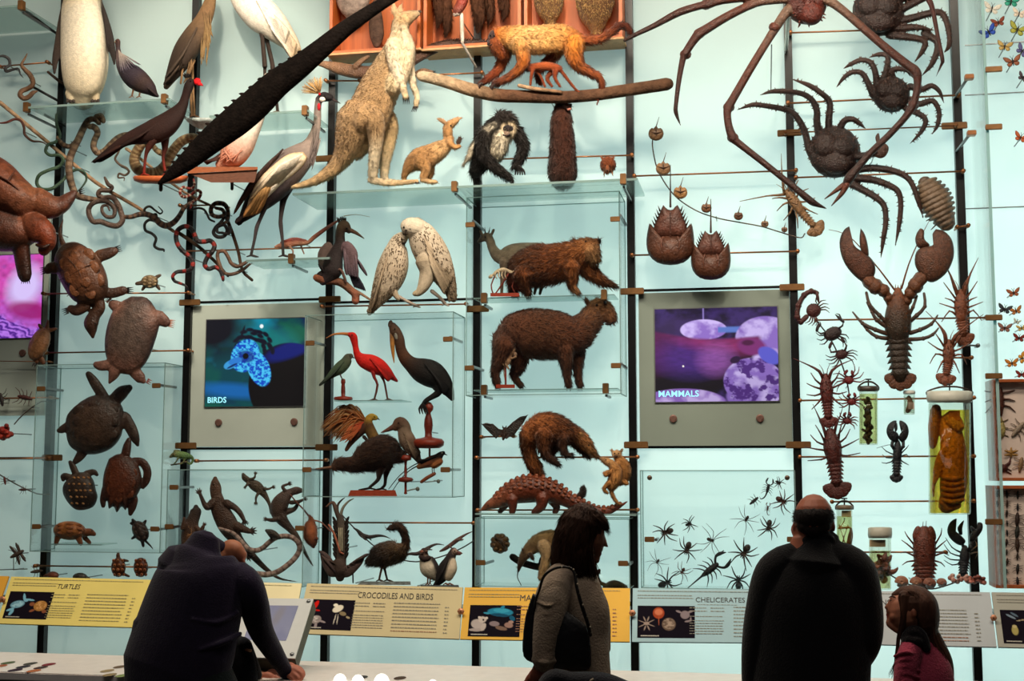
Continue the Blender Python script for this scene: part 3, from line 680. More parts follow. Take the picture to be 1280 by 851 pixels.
def cols(m1,m2):return [(.33,.43,.36,.06,2,m1),(.45,.53,.36,.06,2,m1),(.33,.53,.52,.05,1,m1),(.33,.53,.60,.048,6,m1),(.58,.87,.34,.068,8,m1),(.58,.87,.885,.05,1,m2),(.90,.925,.4,.07,8,m1)]
label_panel((-150,717,11,720,-9,776,-175,772),'dca23c','orange label panel at the far edge, only a corner in view',None,None,None,[])
label_panel((14,720.5,192,724.5,171,784,-4,779),'ead87c','yellow label panel titled TURTLES','TURTLES',(.35,.24,.10,.16),(.03,.32,.345,.89,ph_turtle,90,60),TXT()+cols(FADED,FADED))
label_panel((195,724.5,377,729,366,791,175,784.2),'eadfb2','pale cream label panel half hidden behind the man in navy, its title ending in DS','LIZARDS',(.52,.245,.10,.225),None,TXT())
label_panel((384,729,578.5,734,574,798.5,370,791.5),'cdbf94','tan label panel titled CROCODILES AND BIRDS','CROCODILES AND BIRDS',(.345,.265,.115,.475),(.035,.32,.335,.91,ph_birds,90,60),TXT(INK)+cols(INK,REDINK))
label_panel((581,734,787.5,735,787,802,575,798.5),'e6b44a','gold label panel behind the woman, its title starting with MA','MAMMALS',(.345,.26,.115,.225),(.045,.35,.355,.945,ph_mammal,90,60),TXT()+cols(REDINK,REDINK))
label_panel((791,735,1010,737.5,1012,803.5,790,802),'a6c8d2','pale blue label panel titled CHELICERATES','CHELICERATES',(.365,.255,.09,.28),(.03,.335,.36,.925,ph_cheli,110,70),TXT(INK)+[(.375,.6,.30,.03,1,INK)]+cols(INK,INK))
label_panel((1012,737.5,1237.5,740,1246,808.5,1014,803.5),'b4babe','grey label panel behind the girl in the pink jacket','CRUSTACEANS',(.14,.27,.10,.31),None,TXT(INK)+[(.58,.87,.34,.062,8,INK),(.58,.87,.84,.06,2,REDINK),(.90,.925,.4,.07,8,INK)])
label_panel((1239.5,740,1420,743,1440,813,1248,808.5),'a8a79c','grey-brown label panel of insects cut off by the edge of the view',None,None,(.04,.33,.36,.93,ph_insect,80,50),TXT(INK))
BUTTON = surf('copper_button','c88a68',rough=.35,metal=.3,amp=.15)
for (x,y),lb in (((3,749),'round copper button beside the TURTLES photo'),((182,753),'round copper button beside the back of the man in navy'),((576,764),'round copper button between the tan and the gold label panels'),((790.5,766),'round copper button between the gold and the pale blue label panels'),((1242,772),'round copper button between the two grey label panels')):
    solid('label_button',G().lathe(x,[(y-4,.1),(y-3.6,2.5),(y,4.6),(y+3.6,2.5),(y+4,.1)],'c88a68',flat=.5).e(x,y,1.6,1.6,0,3,0,'7a4a34'),.735,surf('button_metal',None,rough=.35,metal=.3),lb,'button','copper buttons joining the label panels')
# ---------------------------------------------------------------- counter, kiosk, lamps on the counter
zc = W(100,826,2.65)[2];ct = zc
BENCHTOP = surf('white_counter_top','f0e8e2',rough=.3,amp=.05,bump=0);BENCHSIDE = surf('dark_counter_side','3a2a24',rough=.6)
X0b,X1b = -4.6,1.9
root = empty('counter',((X0b+X1b)/2,-2.75,0),'long white-topped counter in front of the visitors with small printed specimens','counter')
yb,yf = -2.45,-3.0
box('worktop',X0b,X1b,yf,yb,zc-.035,zc,BENCHTOP,root,.004);box('front_fascia',X0b,X1b,yf+.01,yf+.04,zc-.16,zc-.035,BENCHSIDE,root);box('plinth',X0b,X1b,yf+.14,yb-.1,0,zc-.035,BENCHSIDE,root)
rr = random.Random(4);V = [];Qd = [];Cc = []
for (px,py,hx) in ((10,828,'5a6a4a'),(0,832,'a8684a'),(38,829,'4a4a44'),(61,830,'7a2a34'),(29,833,'3a3a44'),(51,834,'4a3a3a'),(19,837,'3a2a3a'),(42,838,'b06a44'),(134,838,'9a8a6a'),(137,843,'8a7a5a'),(150,833,'6a5a4a'),(153,844,'7a8a5a'),(452,846,'3a3a3a'),(500,847,'4a3a30')):
    r = np.array([0,0,1.]);p = W(px,py,2.7);t = (_cam[2]-zc-.002)/(_cam[2]-p[2]);c = _cam+(p-_cam)*t
    k = len(V);n = 14
    for a in range(n):V.append((c[0]+.024*math.cos(a*6.283/n),c[1]+.045*math.sin(a*6.283/n),zc+.0015));Cc.append(lin(hx)*rr.uniform(.8,1.2))
    Qd += [(k,k+a,k+a+1,k+a+2) for a in range(1,n-2,2)]
mesh_obj('specimen_print',V,Qd,None,PRINT,np.array(Cc),root)
# touch-screen kiosk on the counter
KI = surf('kiosk_grey','d2d6d4',rough=.35,amp=.03,bump=0);KD = surf('kiosk_dark_edge','4a4c40',rough=.5,bump=0)
P = [W(296,748.5,2.62),W(392,749.5,2.62),W(369,824,2.92),W(272,822,2.92)];q = quad(*P)
root = empty('touchscreen_kiosk',q(.5,1,-.03),'grey tilted touchscreen kiosk on the counter beside the man in navy','kiosk')
V = [q(u,v,o) for o in (-.055,0) for u,v in ((0,0),(1,0),(1,1),(0,1))];mesh_obj('housing',V,BOXQ,None,KD,parent=root)
V = [q(u,v,o) for o in (.0002,.006) for u,v in ((0,0),(1,0),(1,1),(0,1))];mesh_obj('face_plate',V,BOXQ,None,KI,parent=root)
def p_kiosk(u,v):
    c = np.zeros(u.shape+(3,))+lin('8f90b4');c = mixc(c,soft(vnoise(31,u,v,1.5),1.6)*.6,'b0aec4');return mixc(c,ellm(u,v,.62,.3,.1,.3,10,.9)*.5,'a8988c')
qs = quad(q(.28,.13),q(.84,.13),q(.82,.72),q(.27,.72));grid_img('touch_screen',qs,p_kiosk,40,40,glow('kiosk_screen',None,.42),root,.0075)
for u,v in ((.05,.05),(.95,.05),(.05,.94),(.95,.94)):
    c = q(u,v,.006);nrm = q(u,v,.018)-c;nrm /= np.linalg.norm(nrm);a1 = np.cross(nrm,[1,0,0]);a1 /= np.linalg.norm(a1);a2 = np.cross(nrm,a1)
    V = [c+nrm*k+(a1*math.cos(t)+a2*math.sin(t))*r for r,k in ((.009,0),(.009,.004),(.004,.007)) for t in np.arange(12)*math.pi/6]
    mesh_obj('corner_bolt',V,[(i*12+k,i*12+(k+1) % 12,(i+1)*12+(k+1) % 12,(i+1)*12+k) for i in range(2) for k in range(12)]+[(24,25+k,26+k,27+k) for k in range(0,9,2)],None,STEEL,parent=root,smooth=True)
kp = q(.5,.85,-.06);box('pedestal',kp[0]-.09,kp[0]+.09,-2.86,-2.64,zc,kp[2]+.02,KD,root,.01)
LAMP = glow('white_lamp','fff6ea',3.0)
for (x,y,w),lb in (((425,849,8),'glowing white dome light on the counter, nearest the touchscreen kiosk'),((447.5,850,7.5),'glowing white dome light second along the counter from the kiosk'),((477,848,9.5),'largest glowing white dome light on the counter'),((541,848,5),'small glowing white dome light on the counter, nearest the woman')):
    d = 2.95;m = MPP(x,y,d);r = w*m;p = W(x,y,d);V = [];n = 16
    for j in range(7):
        th = j/6*math.pi/2
        for k in range(n):V.append((p[0]+r*math.cos(th)*math.cos(k*2*math.pi/n),p[1]+r*math.cos(th)*math.sin(k*2*math.pi/n),zc+r*1.1*math.sin(th)))
    o = mesh_obj('dome_light',V,[(j*n+k,j*n+(k+1) % n,(j+1)*n+(k+1) % n,(j+1)*n+k) for j in range(6) for k in range(n)],None,LAMP,smooth=True)
    tag(o,lb,'lamp','glowing domes on the counter')
def eye(ex,x,y,r=1.3,z=0,c='0a0806'):ex.e(x,y,r,r,0,r,z,c,8,6)
def legs(g,L,c,flat=1.0):
    for p in L:g.t(p,c,flat)
# ---------------------------------------------------------------- mammals of the upper shelf
SAND,SANDL = 'ae8c64','d8c6a6'
g = G()
g.t([(521,17,4.5),(512,21,8),(503,26,11),(500,34,11)],['b09878','bc9c72','bc9c72'])
g.t([(500,34,10.5),(500,45,12.5),(498,60,17),(490,80,21),(480,100,24),(470,120,26),(462,140,27),(452,160,27),(444,180,20)],[SANDL,'c8ae86',SAND,SAND,SAND,SAND],.82)
g.t([(506,46,8,8),(508,62,11,9),(502,84,13,10),(492,106,14,12)],[SANDL,SANDL,'d0b890'])
g.t([(447,150,27,4),(440,170,22,4),(432,190,15,2),(424,203,11),(412,215,8.5),(396,225,6),(382,230,4.5),(366,234,2.5)],[SAND,SAND,'b8976c','c8aa7e'])
g.t([(455,148,22,16),(466,152,16,20),(470,172,10,22),(468,195,7.5,22),(466,220,6,22)],[SAND,SAND,SANDL,SANDL])
g.t([(464,225,5,22),(485,229,4.2,24),(505,228,3.6,26),(521,226.5,3,26)],[SANDL,'d0b48a','c8a87c'],.8)
g.t([(474,140,17,-14),(487,157,11,-16),(486,180,8,-16),(481,205,6.5,-16),(480,223,5,-16)],[SAND,'cfb284',SANDL])
g.t([(478,226,4,-16),(495,228,3.5,-14),(506,228,3,-12)],SANDL)
g.t([(492,57,11,12),(493,76,9.5,17),(498,95,7,20),(504,110,4.6,22),(507,121,3.8,24)],[SANDL,'ecdcc0','d8c098'])
g.t([(510,68,8,-6),(512,86,6.5,-4),(516,104,4.6,0),(521,120,3.8,4),(520,132,3.4,6)],[SANDL,'ecdcc0','d8c098'])
g.t([(497,21,4,5),(493,12,4.2,7),(492,5,2.2,9)],'c8ac84',.5);g.t([(499,21,4,-5),(500,12,4,-8),(502,6,2,-9)],'b89a74',.5)
ex = G();eye(ex,509,21.5,1.6,7);ex.e(524.5,14.5,2.6,2.2,0,3,0,'4a3a30',8,6)
for i in range(5):ex.cone((504.5+i*1.5,122),(504+i*2,130.5),.9,'1a1410',22,27)
for i in range(5):ex.cone((517+i*1.2,133),(514+i*1.5,140),.8,'2a201a',8,11)
for i in range(3):ex.cone((519,226+i),(526,228+i),1,'2a201a',24+i*2,26+i*2)
solid('kangaroo',g,.3,FUR,'tall sandy kangaroo standing upright with its head raised','kangaroo',vox=1.3,extra=ex,fuzz=(7000,3.2,.4))
g = G();JC = 'b98a58'
g.t([(572,150.5,2.6),(566,154,4.8),(560,159,6.2),(560,168,6)],['a8845c',JC,JC])
g.t([(560,168,5.8),(560,178,7.5),(550,187,11.5),(536,195,14),(524,200,14.5),(514,206,10),(508,214,5.5),(505,221,3.6),(506,225,2.4)],[JC,'c8a070',JC,'b08252','a87c4e'],.8)
g.t([(527,202,11,7),(532,212,6.5,10),(529,222,4.6,10)],JC);g.t([(528,225,3.4,10),(537,227,3,12),(544,227.5,2.2,12)],'c8a478')
g.t([(536,205,8,-7),(538,216,4.8,-8),(535,224,3.6,-8)],'a07648');g.t([(534,226,3,-8),(545,227.5,2.4,-6)],'b08a5c')
g.t([(562,178,4.5,5),(568,184,3.4,7),(574,183,2.6,8)],JC);g.t([(573,178,3.2,4),(575,173,2.6,4)],'3a2a20')
g.t([(557,154,2.6,3),(551,150,2.9,5),(547,148.5,1.2,6)],'c29a74',.5);g.t([(562,153,2.6,-3),(571,149,2.8,-5),(577,147.5,1.2,-6)],'c29a74',.5)
ex = G();eye(ex,563.5,157,1.1,5.5)
solid('wallaby',g,.3,FUR,'small light brown wallaby looking up, on the shelf beside the big kangaroo','wallaby',vox=.8,extra=ex,fuzz=(1800,3,.3))
# howler and young
GOLD,RUST,DRED = 'c8985a','864420','562410'
g = G()
g.e(622,46,11,12.5,0,11,0,'a8561e');g.t([(617,52,7,6),(622,62,8,4),(627,70,6,2)],[RUST,RUST,'9a4a1a'])
g.t([(628,44,11),(644,48,16),(662,50,17.5),(682,49,17.5),(702,48,17),(718,53,14)],['b8702a',GOLD,'d2a468',GOLD,'c08c4c','b0601e'],.8)
g.t([(725,50,6.5),(738,50,6),(752,48.5,5.5),(765,39,5),(776,32,4.6),(784,34,4.4),(788,41,3.6)],[RUST,RUST,DRED,'4a1c0c'])
g.t([(632,58,9.5,-8),(629,74,7.4,-10),(622,88,6,-8),(611,98,5,-4),(602,104,4,-2)],[RUST,RUST,'7a3414',DRED])
g.t([(648,54,11,9),(654,70,8.5,12),(652,82,7,12),(643,92,6,10),(630,100,5,8),(619,104,4.6,6)],[GOLD,'b0601e',RUST,DRED])
g.t([(717,54,13,8),(718,70,11,10),(724,82,7.8,10),(738,91,5.8,8),(749,97,4.8,6),(753,108,4,5),(752,117,4,5)],['c07a2c','b0601e',RUST,RUST,DRED])
g.t([(698,60,10,-8),(690,72,7.5,-12),(680,82,6,-12),(672,92,4.4,-10),(675,104,3.4,-8)],[RUST,DRED,DRED])
ex = G();ex.e(615.5,47,5.5,9.5,8,6.5,5,'3a2a28');ex.e(612.5,52.5,3.6,4,0,5,6,'4a3a38');ex.t([(609.6,55.5,.9,10),(612.5,56.5,.9,11),(615,55.5,.8,11)],'1a1010',sub=2)
eye(ex,613,44.2,1.2,11);eye(ex,617.5,44.4,1.2,11.4);ex.e(634,37,2.6,4,0,1.5,3,'3a1a10')
for x,y in ((600,105),(616,106)):
    for i in range(4):ex.t([(x+2,y-1+i*.3,1.5,4+i*2),(x-3+i,y+2,1.4,5+i*2),(x-5+i*1.4,y+5,1.1,5+i*2)],'2a140c',sub=2,seg=6)
solid('howler_monkey',g,.34,FUR,'large golden and rust howler monkey walking along the log','monkey',vox=1.1,extra=ex,fuzz=(5200,5,.4))
g = G();BR = '7a3414'
g.e(660,84,5.6,6,0,5.5,0,'3a1a10');g.t([(664,84,4.4),(674,83,5),(686,83,5.6),(698,86,5)],[BR,'9a4a1e',BR])
g.t([(701,88,2.4),(707,96,2.1),(714,105,1.9),(722,114,1.7),(733,120,1.5),(747,124,1.2),(746,131,.9)],[BR,'6a2c12'])
legs(g,([(666,87,3,2),(664,96,2,3),(663,106,1.6,3)],[(670,87,2.8,-2),(676,96,2,-4),(681,108,1.6,-4)],[(694,88,4,3),(694,98,2.4,4),(700,108,1.6,4)],[(690,89,3.6,-3),(684,98,2.8,-3),(690,108,1.6,-2)]),BR)
ex = G();ex.e(656.5,85,2.8,4,0,3.4,2.4,'2a1c1c')
solid('baby_monkey',g,.38,FUR,'small rust baby monkey on a twig under the golden howler monkey','monkey',vox=.7,extra=ex,fuzz=(900,2.2,.25))
g = G().t([(527,95,7),(545,99,7.5),(563,104,8),(592,113,8.6),(622,119,8.6),(652,120.5,8.2),(700,121.5,8),(740,119,7.8),(775,114,8),(812,108.5,8),(834,105,8.2)],['b8a488','9a8064','5a3e2c','4a3224','543a2a','5e4432','523a2a'],sub=5)
ex = G().t([(649,107,2.4,7),(668,111,2.6,9),(701,115,2.2,9)],['a08468','7a5a42']).t([(832,101,2),(838,108,1.4)],'8a6a50')
solid('log',g,.36,BARK,'pale-ended bark log carrying the golden howler monkey','log',vox=1.4,extra=ex,pin=True)
# colobus
g = G();BK,WH = '1c1714','d8ccb4'
g.t([(628,148,10),(634,151,12)],'241c18');g.e(635,163,12,13,0,10,3,'c8b494')
g.t([(622,158,14),(612,176,16),(604,196,14),(597,210,9)],[BK,BK,'2a2420',BK],.85)
g.t([(626,172,11,6),(622,188,11,6),(616,198,8,5)],[WH,WH,'b0a48c'])
g.t([(616,160,8,7),(606,170,6,9),(594,182,5,8),(586,196,3.4,6),(579,206,1.4,4)],[WH,WH,'c8bca4'])
g.t([(606,168,10,8),(602,182,9.5,12),(605,195,8.5,14),(616,207,7,15),(628,216,5.4,15),(636,222,4.6,15)],BK)
g.t([(644,162,8,-2),(651,174,7.5,0),(654,186,7,3),(649,199,6,5),(644,208,4.4,7)],BK)
g.t([(596,204,7,-4),(592,216,4.5,-6),(597,227,3.4,-6)],BK)
ex = G();ex.e(635,161,7,5,0,5,10,'2a2222');ex.e(633,167,5.6,5.2,0,5,10,'8a7464');ex.t([(629,168.5,1,15),(633,170,1,15.6),(637,168.5,1,15)],'1a1010',sub=2);eye(ex,631.5,159.5,1.1,14);eye(ex,638,159.5,1.1,14)
for i in range(5):ex.t([(635+i*.8,222,1.5,13+i),(640+i*.4,226,1.3,13+i*1.4),(642-i,230,.9,13+i*1.5)],'14100e',sub=2,seg=6)
for i in range(5):ex.t([(644+i*1.2,208,1.6,6+i),(645+i*2.4,213,1.3,7+i),(644+i*3,218,.9,8+i)],'14100e',sub=2,seg=6)
solid('colobus_monkey',g,.34,FUR,'black and white long-haired monkey leaning forward on the shelf','monkey',vox=1.0,extra=ex,fuzz=(3600,6,.45))
g = G();OT = '3c1e12'
g.t([(704,127,5.6),(702,133,8.5),(702,146,12.5),(702,160,14),(703,178,15.5),(703,200,17),(703,219,18)],[OT,'4a281a',OT,OT,'341a10'],.85)
g.t([(706,131,4,8),(712,134,3,8)],OT);g.t([(698,122,2.4),(697,120,1.6)],OT)
ex = G();ex.e(711.5,136.5,3,1.6,-20,1.5,10,'b8786a');ex.e(713.5,131,1.8,1.5,0,2,9,'140c0a');eye(ex,706,127.5,1.1,6)
solid('otter',g,.3,FUR,'dark brown otter-like animal standing bolt upright under the log','otter',vox=1.0,extra=ex,fuzz=(2600,4,.35))
g = G().e(760,206,9.8,10.5,0,9,0,'7a3e20').e(759,212,3,6,0,5,7,'8a5030');legs(g,[[(756,212,1.4,4),(755,219,.8,5)],[(764,212,1.4,4),(766,219,.8,5)]],'9a6a4a');g.t([(753,198,1.8),(752,196,1.2)],'8a5030');g.t([(766,198,1.8),(767,196,1.2)],'8a5030')
ex = G();eye(ex,756.5,207,.8,9);eye(ex,762,207,.8,9);ex.e(759,213,1.3,1,0,1.2,12,'2a1410')
solid('small_rodent',g,.36,FUR,'tiny round brown rodent alone at the end of the wide shelf','rodent',vox=.6,extra=ex,fuzz=(700,2.4,.25))
# ---------------------------------------------------------------- acrylic box mammals
g = G();DE = '7a6a58'
g.t([(598.5,302,2.3),(603,298.5,4),(609,296,5.6),(613,302,5.4),(616,311,6),(624,320,9),(640,320,15),(660,318,15),(680,320,15),(694,326,12)],['3a302a',DE,DE,DE,'857562',DE,'6a5a4a'],.75)
g.t([(603,294,2,3),(600.5,289,1.9,4)],DE,.5);g.t([(614,294,2,-2),(617,287.5,2,-3)],DE,.5)
legs(g,[[(630,326,6,5),(628,345,3,5),(627,367,1.8,5)],[(634,326,6,-5),(636,345,3,-5),(637,367,1.8,-5)],[(686,328,8,5),(674,346,3.4,5),(668,367,1.8,5)],[(690,328,8,-5),(680,346,3.4,-5),(675,367,1.8,-5)]],'6a5a4a')
ex = G();ex.cone((606.5,291),(606,283.5),.9,'2a221c',2,2);ex.cone((611,291),(612.5,283.5),.9,'2a221c',-1,-1);eye(ex,606.5,296,1.1,4.5)
solid('small_antelope',g,.10,FUR,'small grey-brown horned antelope behind the beaver-like rodent','antelope',vox=.8,extra=ex,fuzz=(900,2,.25))
g = G();BV = '8e5026'
g.t([(747,302,4.5),(741,306,9.5),(732,310,13),(720,318,18)],['3a2418','a0683c','a86c3c',BV],.9)
g.t([(722,318,18),(706,325,22),(690,330,24.5),(672,332,26),(656,337,22),(648,344,16)],['9a5c30',BV,'7a401c','6e3a1a','6a3818','6a3818'],.8)
g.t([(738,314,12,4),(742,322,9,5)],['b07c50','b88a5c'])
g.t([(714,335,12,12),(715,348,7.5,14),(716,358,5,14),(722,366,3.6,16)],[BV,'8a5028','9a6a44'])
g.t([(732,332,12,-8),(745,346,8.5,-6),(757,353,5.4,-4),(769,357.5,3.2,-2)],[BV,'7a441e','4a2c1a'])
g.t([(654,344,14,12),(656,358,8,13),(660,367,4,14)],['6a3818','5a3018']);g.t([(646,348,10,-10),(642,362,6,-10),(645,368,3.6,-10)],'4a2814')
g.t([(719,302,3,6),(717,300,2.4,6)],'5a3018')
ex = G();eye(ex,732,301.5,1.4,9);ex.e(748.5,301.5,3,3.6,20,3,1,'140e0c')
for i in range(4):ex.cone((768,357+i*.6),(774,358.5+i*.8),1,'1a1210',-4+i*2,-4+i*2)
for i in range(4):ex.cone((722,366),(727,368),.9,'3a2418',14+i*1.5,14+i*2)
solid('beaver',g,.20,FUR,'large shaggy brown beaver-like rodent with one forepaw stretched out','rodent',vox=1.1,extra=ex,fuzz=(6500,6,.42))
BONE,REDB = 'c8b090','a0361c'
def base_block(name,x0,x1,y0,y1,d,c,par,dep=14):
    g = G();V = [(x,y,z) for z in (-dep/2,dep/2) for x,y in ((x0,y0),(x1,y0),(x1,y1),(x0,y1))];g.add(V,BOXQ,[],np.tile(lin(c),(8,1)))
    return solid(name,g,d,WOODCOL,parent=par,flat=True)
g = G();g.t([(616,344,1.4),(622,339,2.4),(630,337,2.6),(638,340,2.2),(643,339,1.5)],BONE,sub=3);g.e(613.5,345.5,3.4,2.4,-30,2,0,BONE)
for x in (620,624,628,632):g.t([(x,339,.8,1),(x-1,344,.8,2.5),(x+1,348,.6,1)],BONE,sub=2,seg=6)
for p in ([(620,342,1),(614,356,.9),(616,366,.8)],[(636,341,1.2),(627,356,1.1),(620,366,.8)],[(640,341,1),(643,348,.8),(640,358,.8),(644,366,.7)]):g.t(p,'7a2a18',sub=2,seg=6)
o = solid('small_skeleton',g,.265,CHITIN,'small bleached skeleton on a red block in front of the antelope','skeleton');base_block('red_block',613,649,366,370.5,.265,REDB,o)
g = G();CP = '5c3320'
g.t([(634,424,19),(646,418,27),(664,417,31),(684,418,31),(704,419,29),(722,415,23),(734,405,17),(743,396,14)],['4a2a1c',CP,'5c3622','5a3420',CP,'5c3622','64402a'],.85)
g.t([(734,402,14),(741,391,12.5),(748,384,11.5),(756,387,11),(763,397,9)],['64402a','7a5034','8a5c3a','8a5c3c','7a4e34'],.85)
g.t([(736,381,3.2,6),(733,375.5,3,7)],'5a3824');g.t([(744,378,2.8,-5),(746,374.5,2,-6)],'5a3824')
legs(g,[[(630,432,15,12),(624,452,9.5,13),(619,466,6,13),(622,482,4.4,13)],[(650,440,14,-8),(648,458,9.5,-8),(643,470,5.4,-8),(651,482,4.2,-8)],[(706,436,12,13),(708,456,8,13),(709,470,5.2,13),(711,482,4.6,14)],[(722,430,11,-6),(722,456,7.2,-6),(723,472,5,-6),(725,482,4.4,-6)]],[CP,'4a2a1a','442618'])
ex = G();eye(ex,746,381,1.5,10.5);ex.e(764.5,393.5,4,3,40,5,2,'2a1812');ex.t([(757,405,1,8),(763,405.5,1,7),(767,402,.8,4)],'1a100c',sub=2)
for x in (622,651,711,725):
    for i in range(3):ex.cone((x,482),(x+3.5,485),1.1,'1a120e',(14 if x in (622,711) else -6)+i*1.6-2,(14 if x in (622,711) else -6)+i*2-2)
solid('capybara',g,.18,FUR,'large dark brown capybara standing on the lower shelf of the acrylic box','capybara',vox=1.3,extra=ex,fuzz=(6500,4.2,.4))
g = G().t([(634,452,4.6),(636,443,4.8),(641,437,3.6)],['b08868','9a7254','a88060']).e(644,443,2.4,3,0,2.4,3,'8a6a54');legs(g,[[(633,446,1.4,3),(628,452,1,4),(630,457,.8,4)],[(640,448,1.4,3),(645,446,1,5)],[(632,455,1.6,2),(636,461,1.2,3)],[(631,456,1,0),(630,466,.8,0),(632,478,.8,0)]],'a07a5c')
ex = G().t([(632,458,1.1),(632,480,1.2)],'8a2a18',sub=2)
o = solid('tiny_primate',g,.26,FUR,'tiny pale furry creature on a red stand before the capybara hind legs','small mammal',vox=.5,extra=ex,fuzz=(400,1.6,.2));base_block('red_block',620,643.5,480.5,485,.26,REDB,o)
# ---------------------------------------------------------------- bat, coati, koalas, pangolin
g = G();BT = '2c2420'
def bw(o,c):return g.dome(o,1.2,0,BT,c,3,1,1,'3a2e28')
bw([(601.5,530),(608,528),(616,530),(623,536.5),(630,538),(630,546),(624,545),(620,548.5),(614,543),(608,537)],(619,539));bw([(630,538),(635,534),(641,527),(650,520.5),(660,518.5),(655,528),(648,537),(643,544),(638,545.5),(633,549),(629,547)],(640,537))
g.t([(630.5,536,2.3),(630,543,3),(629,549,1.6)],'3a2820');ex = G();ex.cone((629,535),(628,531.5),1.2,BT);ex.cone((632,535),(633,531.5),1.2,BT)
for p in ([(630,538,.8,1),(623,536.5,.7,1),(616,530,.6,1),(602,530,.4,1)],[(630,538,.8,1),(636,533,.7,1),(642,527,.6,1),(660,518.5,.4,1)],[(642,527,.5,1),(644,536,.4,1),(643,544,.3,1)],[(616,530,.5,1),(618,540,.4,1),(620,548,.3,1)]):ex.t(p,'4a3830',sub=1,seg=6)
solid('bat',g,.15,SKIN,'dark bat with spread wings beside the back of the coati','bat',vox=.6,extra=ex,pin=True)
g = G();CT = '6e3c1a'
g.t([(668,539,16),(680,535,19),(694,536,18.5),(708,540,14.5),(722,545,10),(730,552,9),(737,560,6.5),(743,567,3.8),(748,572,2.2)],['82491f','8a5026',CT,'5e3418','6a3c1c','9a6436','a87848','5a3a24'],.85)
g.t([(662,544,12,0),(660,557,9.5,-4),(663,570,8.5,-5),(669,584,8.5,-6),(674,594,7,-6)],['82491f',CT,'8a5024','6a3818'])
g.t([(680,545,13,11),(680,560,8,13),(684,570,5.4,14),(692,576,4.2,15),(697,580,3.4,16)],[CT,'4a2814','24160e'])
g.t([(696,552,8,-8),(690,564,5,-10),(688,572,3.8,-10)],'3a2012')
g.t([(704,548,8,10),(703,560,5.4,12),(708,568,4,12),(714,569.5,3,13)],['4a2814','24160e']);g.t([(716,550,7,-5),(722,558,4.6,-6),(730,566,3.6,-6),(735,571,3,-5)],['4a2814','24160e'])
g.t([(727,545,2.6,6),(726,542,2,7)],'a07848')
ex = G();eye(ex,736,556.5,1.4,5.5);ex.e(748.5,572.5,1.7,1.6,0,1.6,0,'140c0a')
for x,y,z in ((697,580,16),(714,569.5,12),(735,571,-5)):
    for i in range(4):ex.cone((x,y),(x+4,y+2+i*.9),.9,'140e0a',z-2+i*1.4,z-2+i*1.6)
solid('coati',g,.2,FUR,'brown coati with a long tail hunched on copper rods, sniffing downward','coati',vox=.95,extra=ex,fuzz=(5200,5,.38))
g = G();KO = 'a87440'
g.e(771,568,6.4,5.6,0,5.5,2,'b0885c');g.t([(773,573,6),(780,583,8),(781,594,7.5),(776,602,5)],['a87440','9a6836',KO]);g.t([(772,580,4,6),(765,588,3,8),(758,590,2,9)],KO);g.t([(777,600,4,4),(783,604,3,5)],KO);g.t([(766,565,2,1),(764.5,562.5,1.6,1)],'8a6a48');g.t([(776,564.5,2,1),(777.5,562,1.6,1)],'8a6a48')
ex = G();ex.e(770,570,2.6,2,0,2,6,'4a3626');eye(ex,768.3,566.5,.9,6.8);eye(ex,773,566.8,.9,6.8)
solid('little_tan_mammal',g,.2,FUR,'small tan furry animal clinging on the back of its twin by the coati nose','small mammal','two tan animals by the coati',vox=.65,extra=ex,fuzz=(1100,2.4,.25))
g = G();g.t([(751,573,2),(757,576,4.6),(764,580,5.4),(770,588,7.4),(769,598,8.6),(765,606,7.6)],['8a6a4c','b88c5c',KO,'b07a44','a06c38'])
g.t([(764,609,3),(765,617,2.6),(769,625,2.4),(774,630,1.6)],[KO,'8a5c30']);legs(g,[[(763,590,3,5),(757,594,2.2,6),(755,591,1.6,6)],[(761,604,3.4,5),(755,611,2.6,6),(759,616,2,6)],[(771,603,3.4,-4),(779,600,2.4,-4)]],'9a6634')
ex = G();ex.e(750.6,572.6,1.6,1.4,0,1.4,0,'3a2418');eye(ex,757.5,574.5,.9,4)
solid('little_tan_mammal',g,.24,FUR,'small tan furry animal nose to nose with the coati, its tail hanging down','small mammal','two tan animals by the coati',vox=.65,extra=ex,fuzz=(1200,2.4,.25))
g = G();PG = '54220f'
back = [(604,636,3),(612,631,6),(622,626.5,9),(638,617,14),(654,612,17),(672,611,17),(690,615,14),(706,623,10),(722,631,8.5),(740,637.5,6.8),(758,639,5),(772,634,3),(784,626.8,1)]
g.t(back,['7a4830','74402a',PG,'5e2a16',PG,PG,'5e2614','6a2a1a'],.85,sub=5)
legs(g,[[(640,624,8,8),(641,635,5,9),(640,640,4.2,9)],[(634,626,7,-6),(629,634,4.4,-7),(625,639,3.2,-7)],[(678,622,9,8),(676,633,6.4,9),(668,640,4.2,10)],[(690,624,7,-7),(696,634,4.6,-8),(694,639,4,-8)]],['5e2a18','451d10','4e2416'])
ex = G();eye(ex,610,631.5,.9,5);B = catmull([(*p,0) for p in back],8)
for k in range(14,len(B)-6,3):
    x,y,r = B[k][:3];tx,ty = B[k+2][0]-B[k-2][0],B[k+2][1]-B[k-2][1];L = math.hypot(tx,ty);tx,ty = tx/L,ty/L
    m = max(3,int(r*.62))
    for j in range(m):
        ang = math.radians(-95+190*(j+.5*(k % 2))/m);ny = -math.cos(ang)
        px,py,pz = x+ty*math.cos(ang)*r*.99*1,y-tx*math.cos(ang)*r*.99,math.sin(ang)*r*.85
        if pz < -r*.3:continue
        ex.feather((px,py),(px+tx*5.5,py+ty*5.5-.4),2.5,'64301a',pz-.2,pz+1.0,'85482c',.35)
o = solid('pangolin',g,.2,SHELL,'red-brown scaly pangolin walking on the thin glass shelf','pangolin',vox=.9,extra=ex)
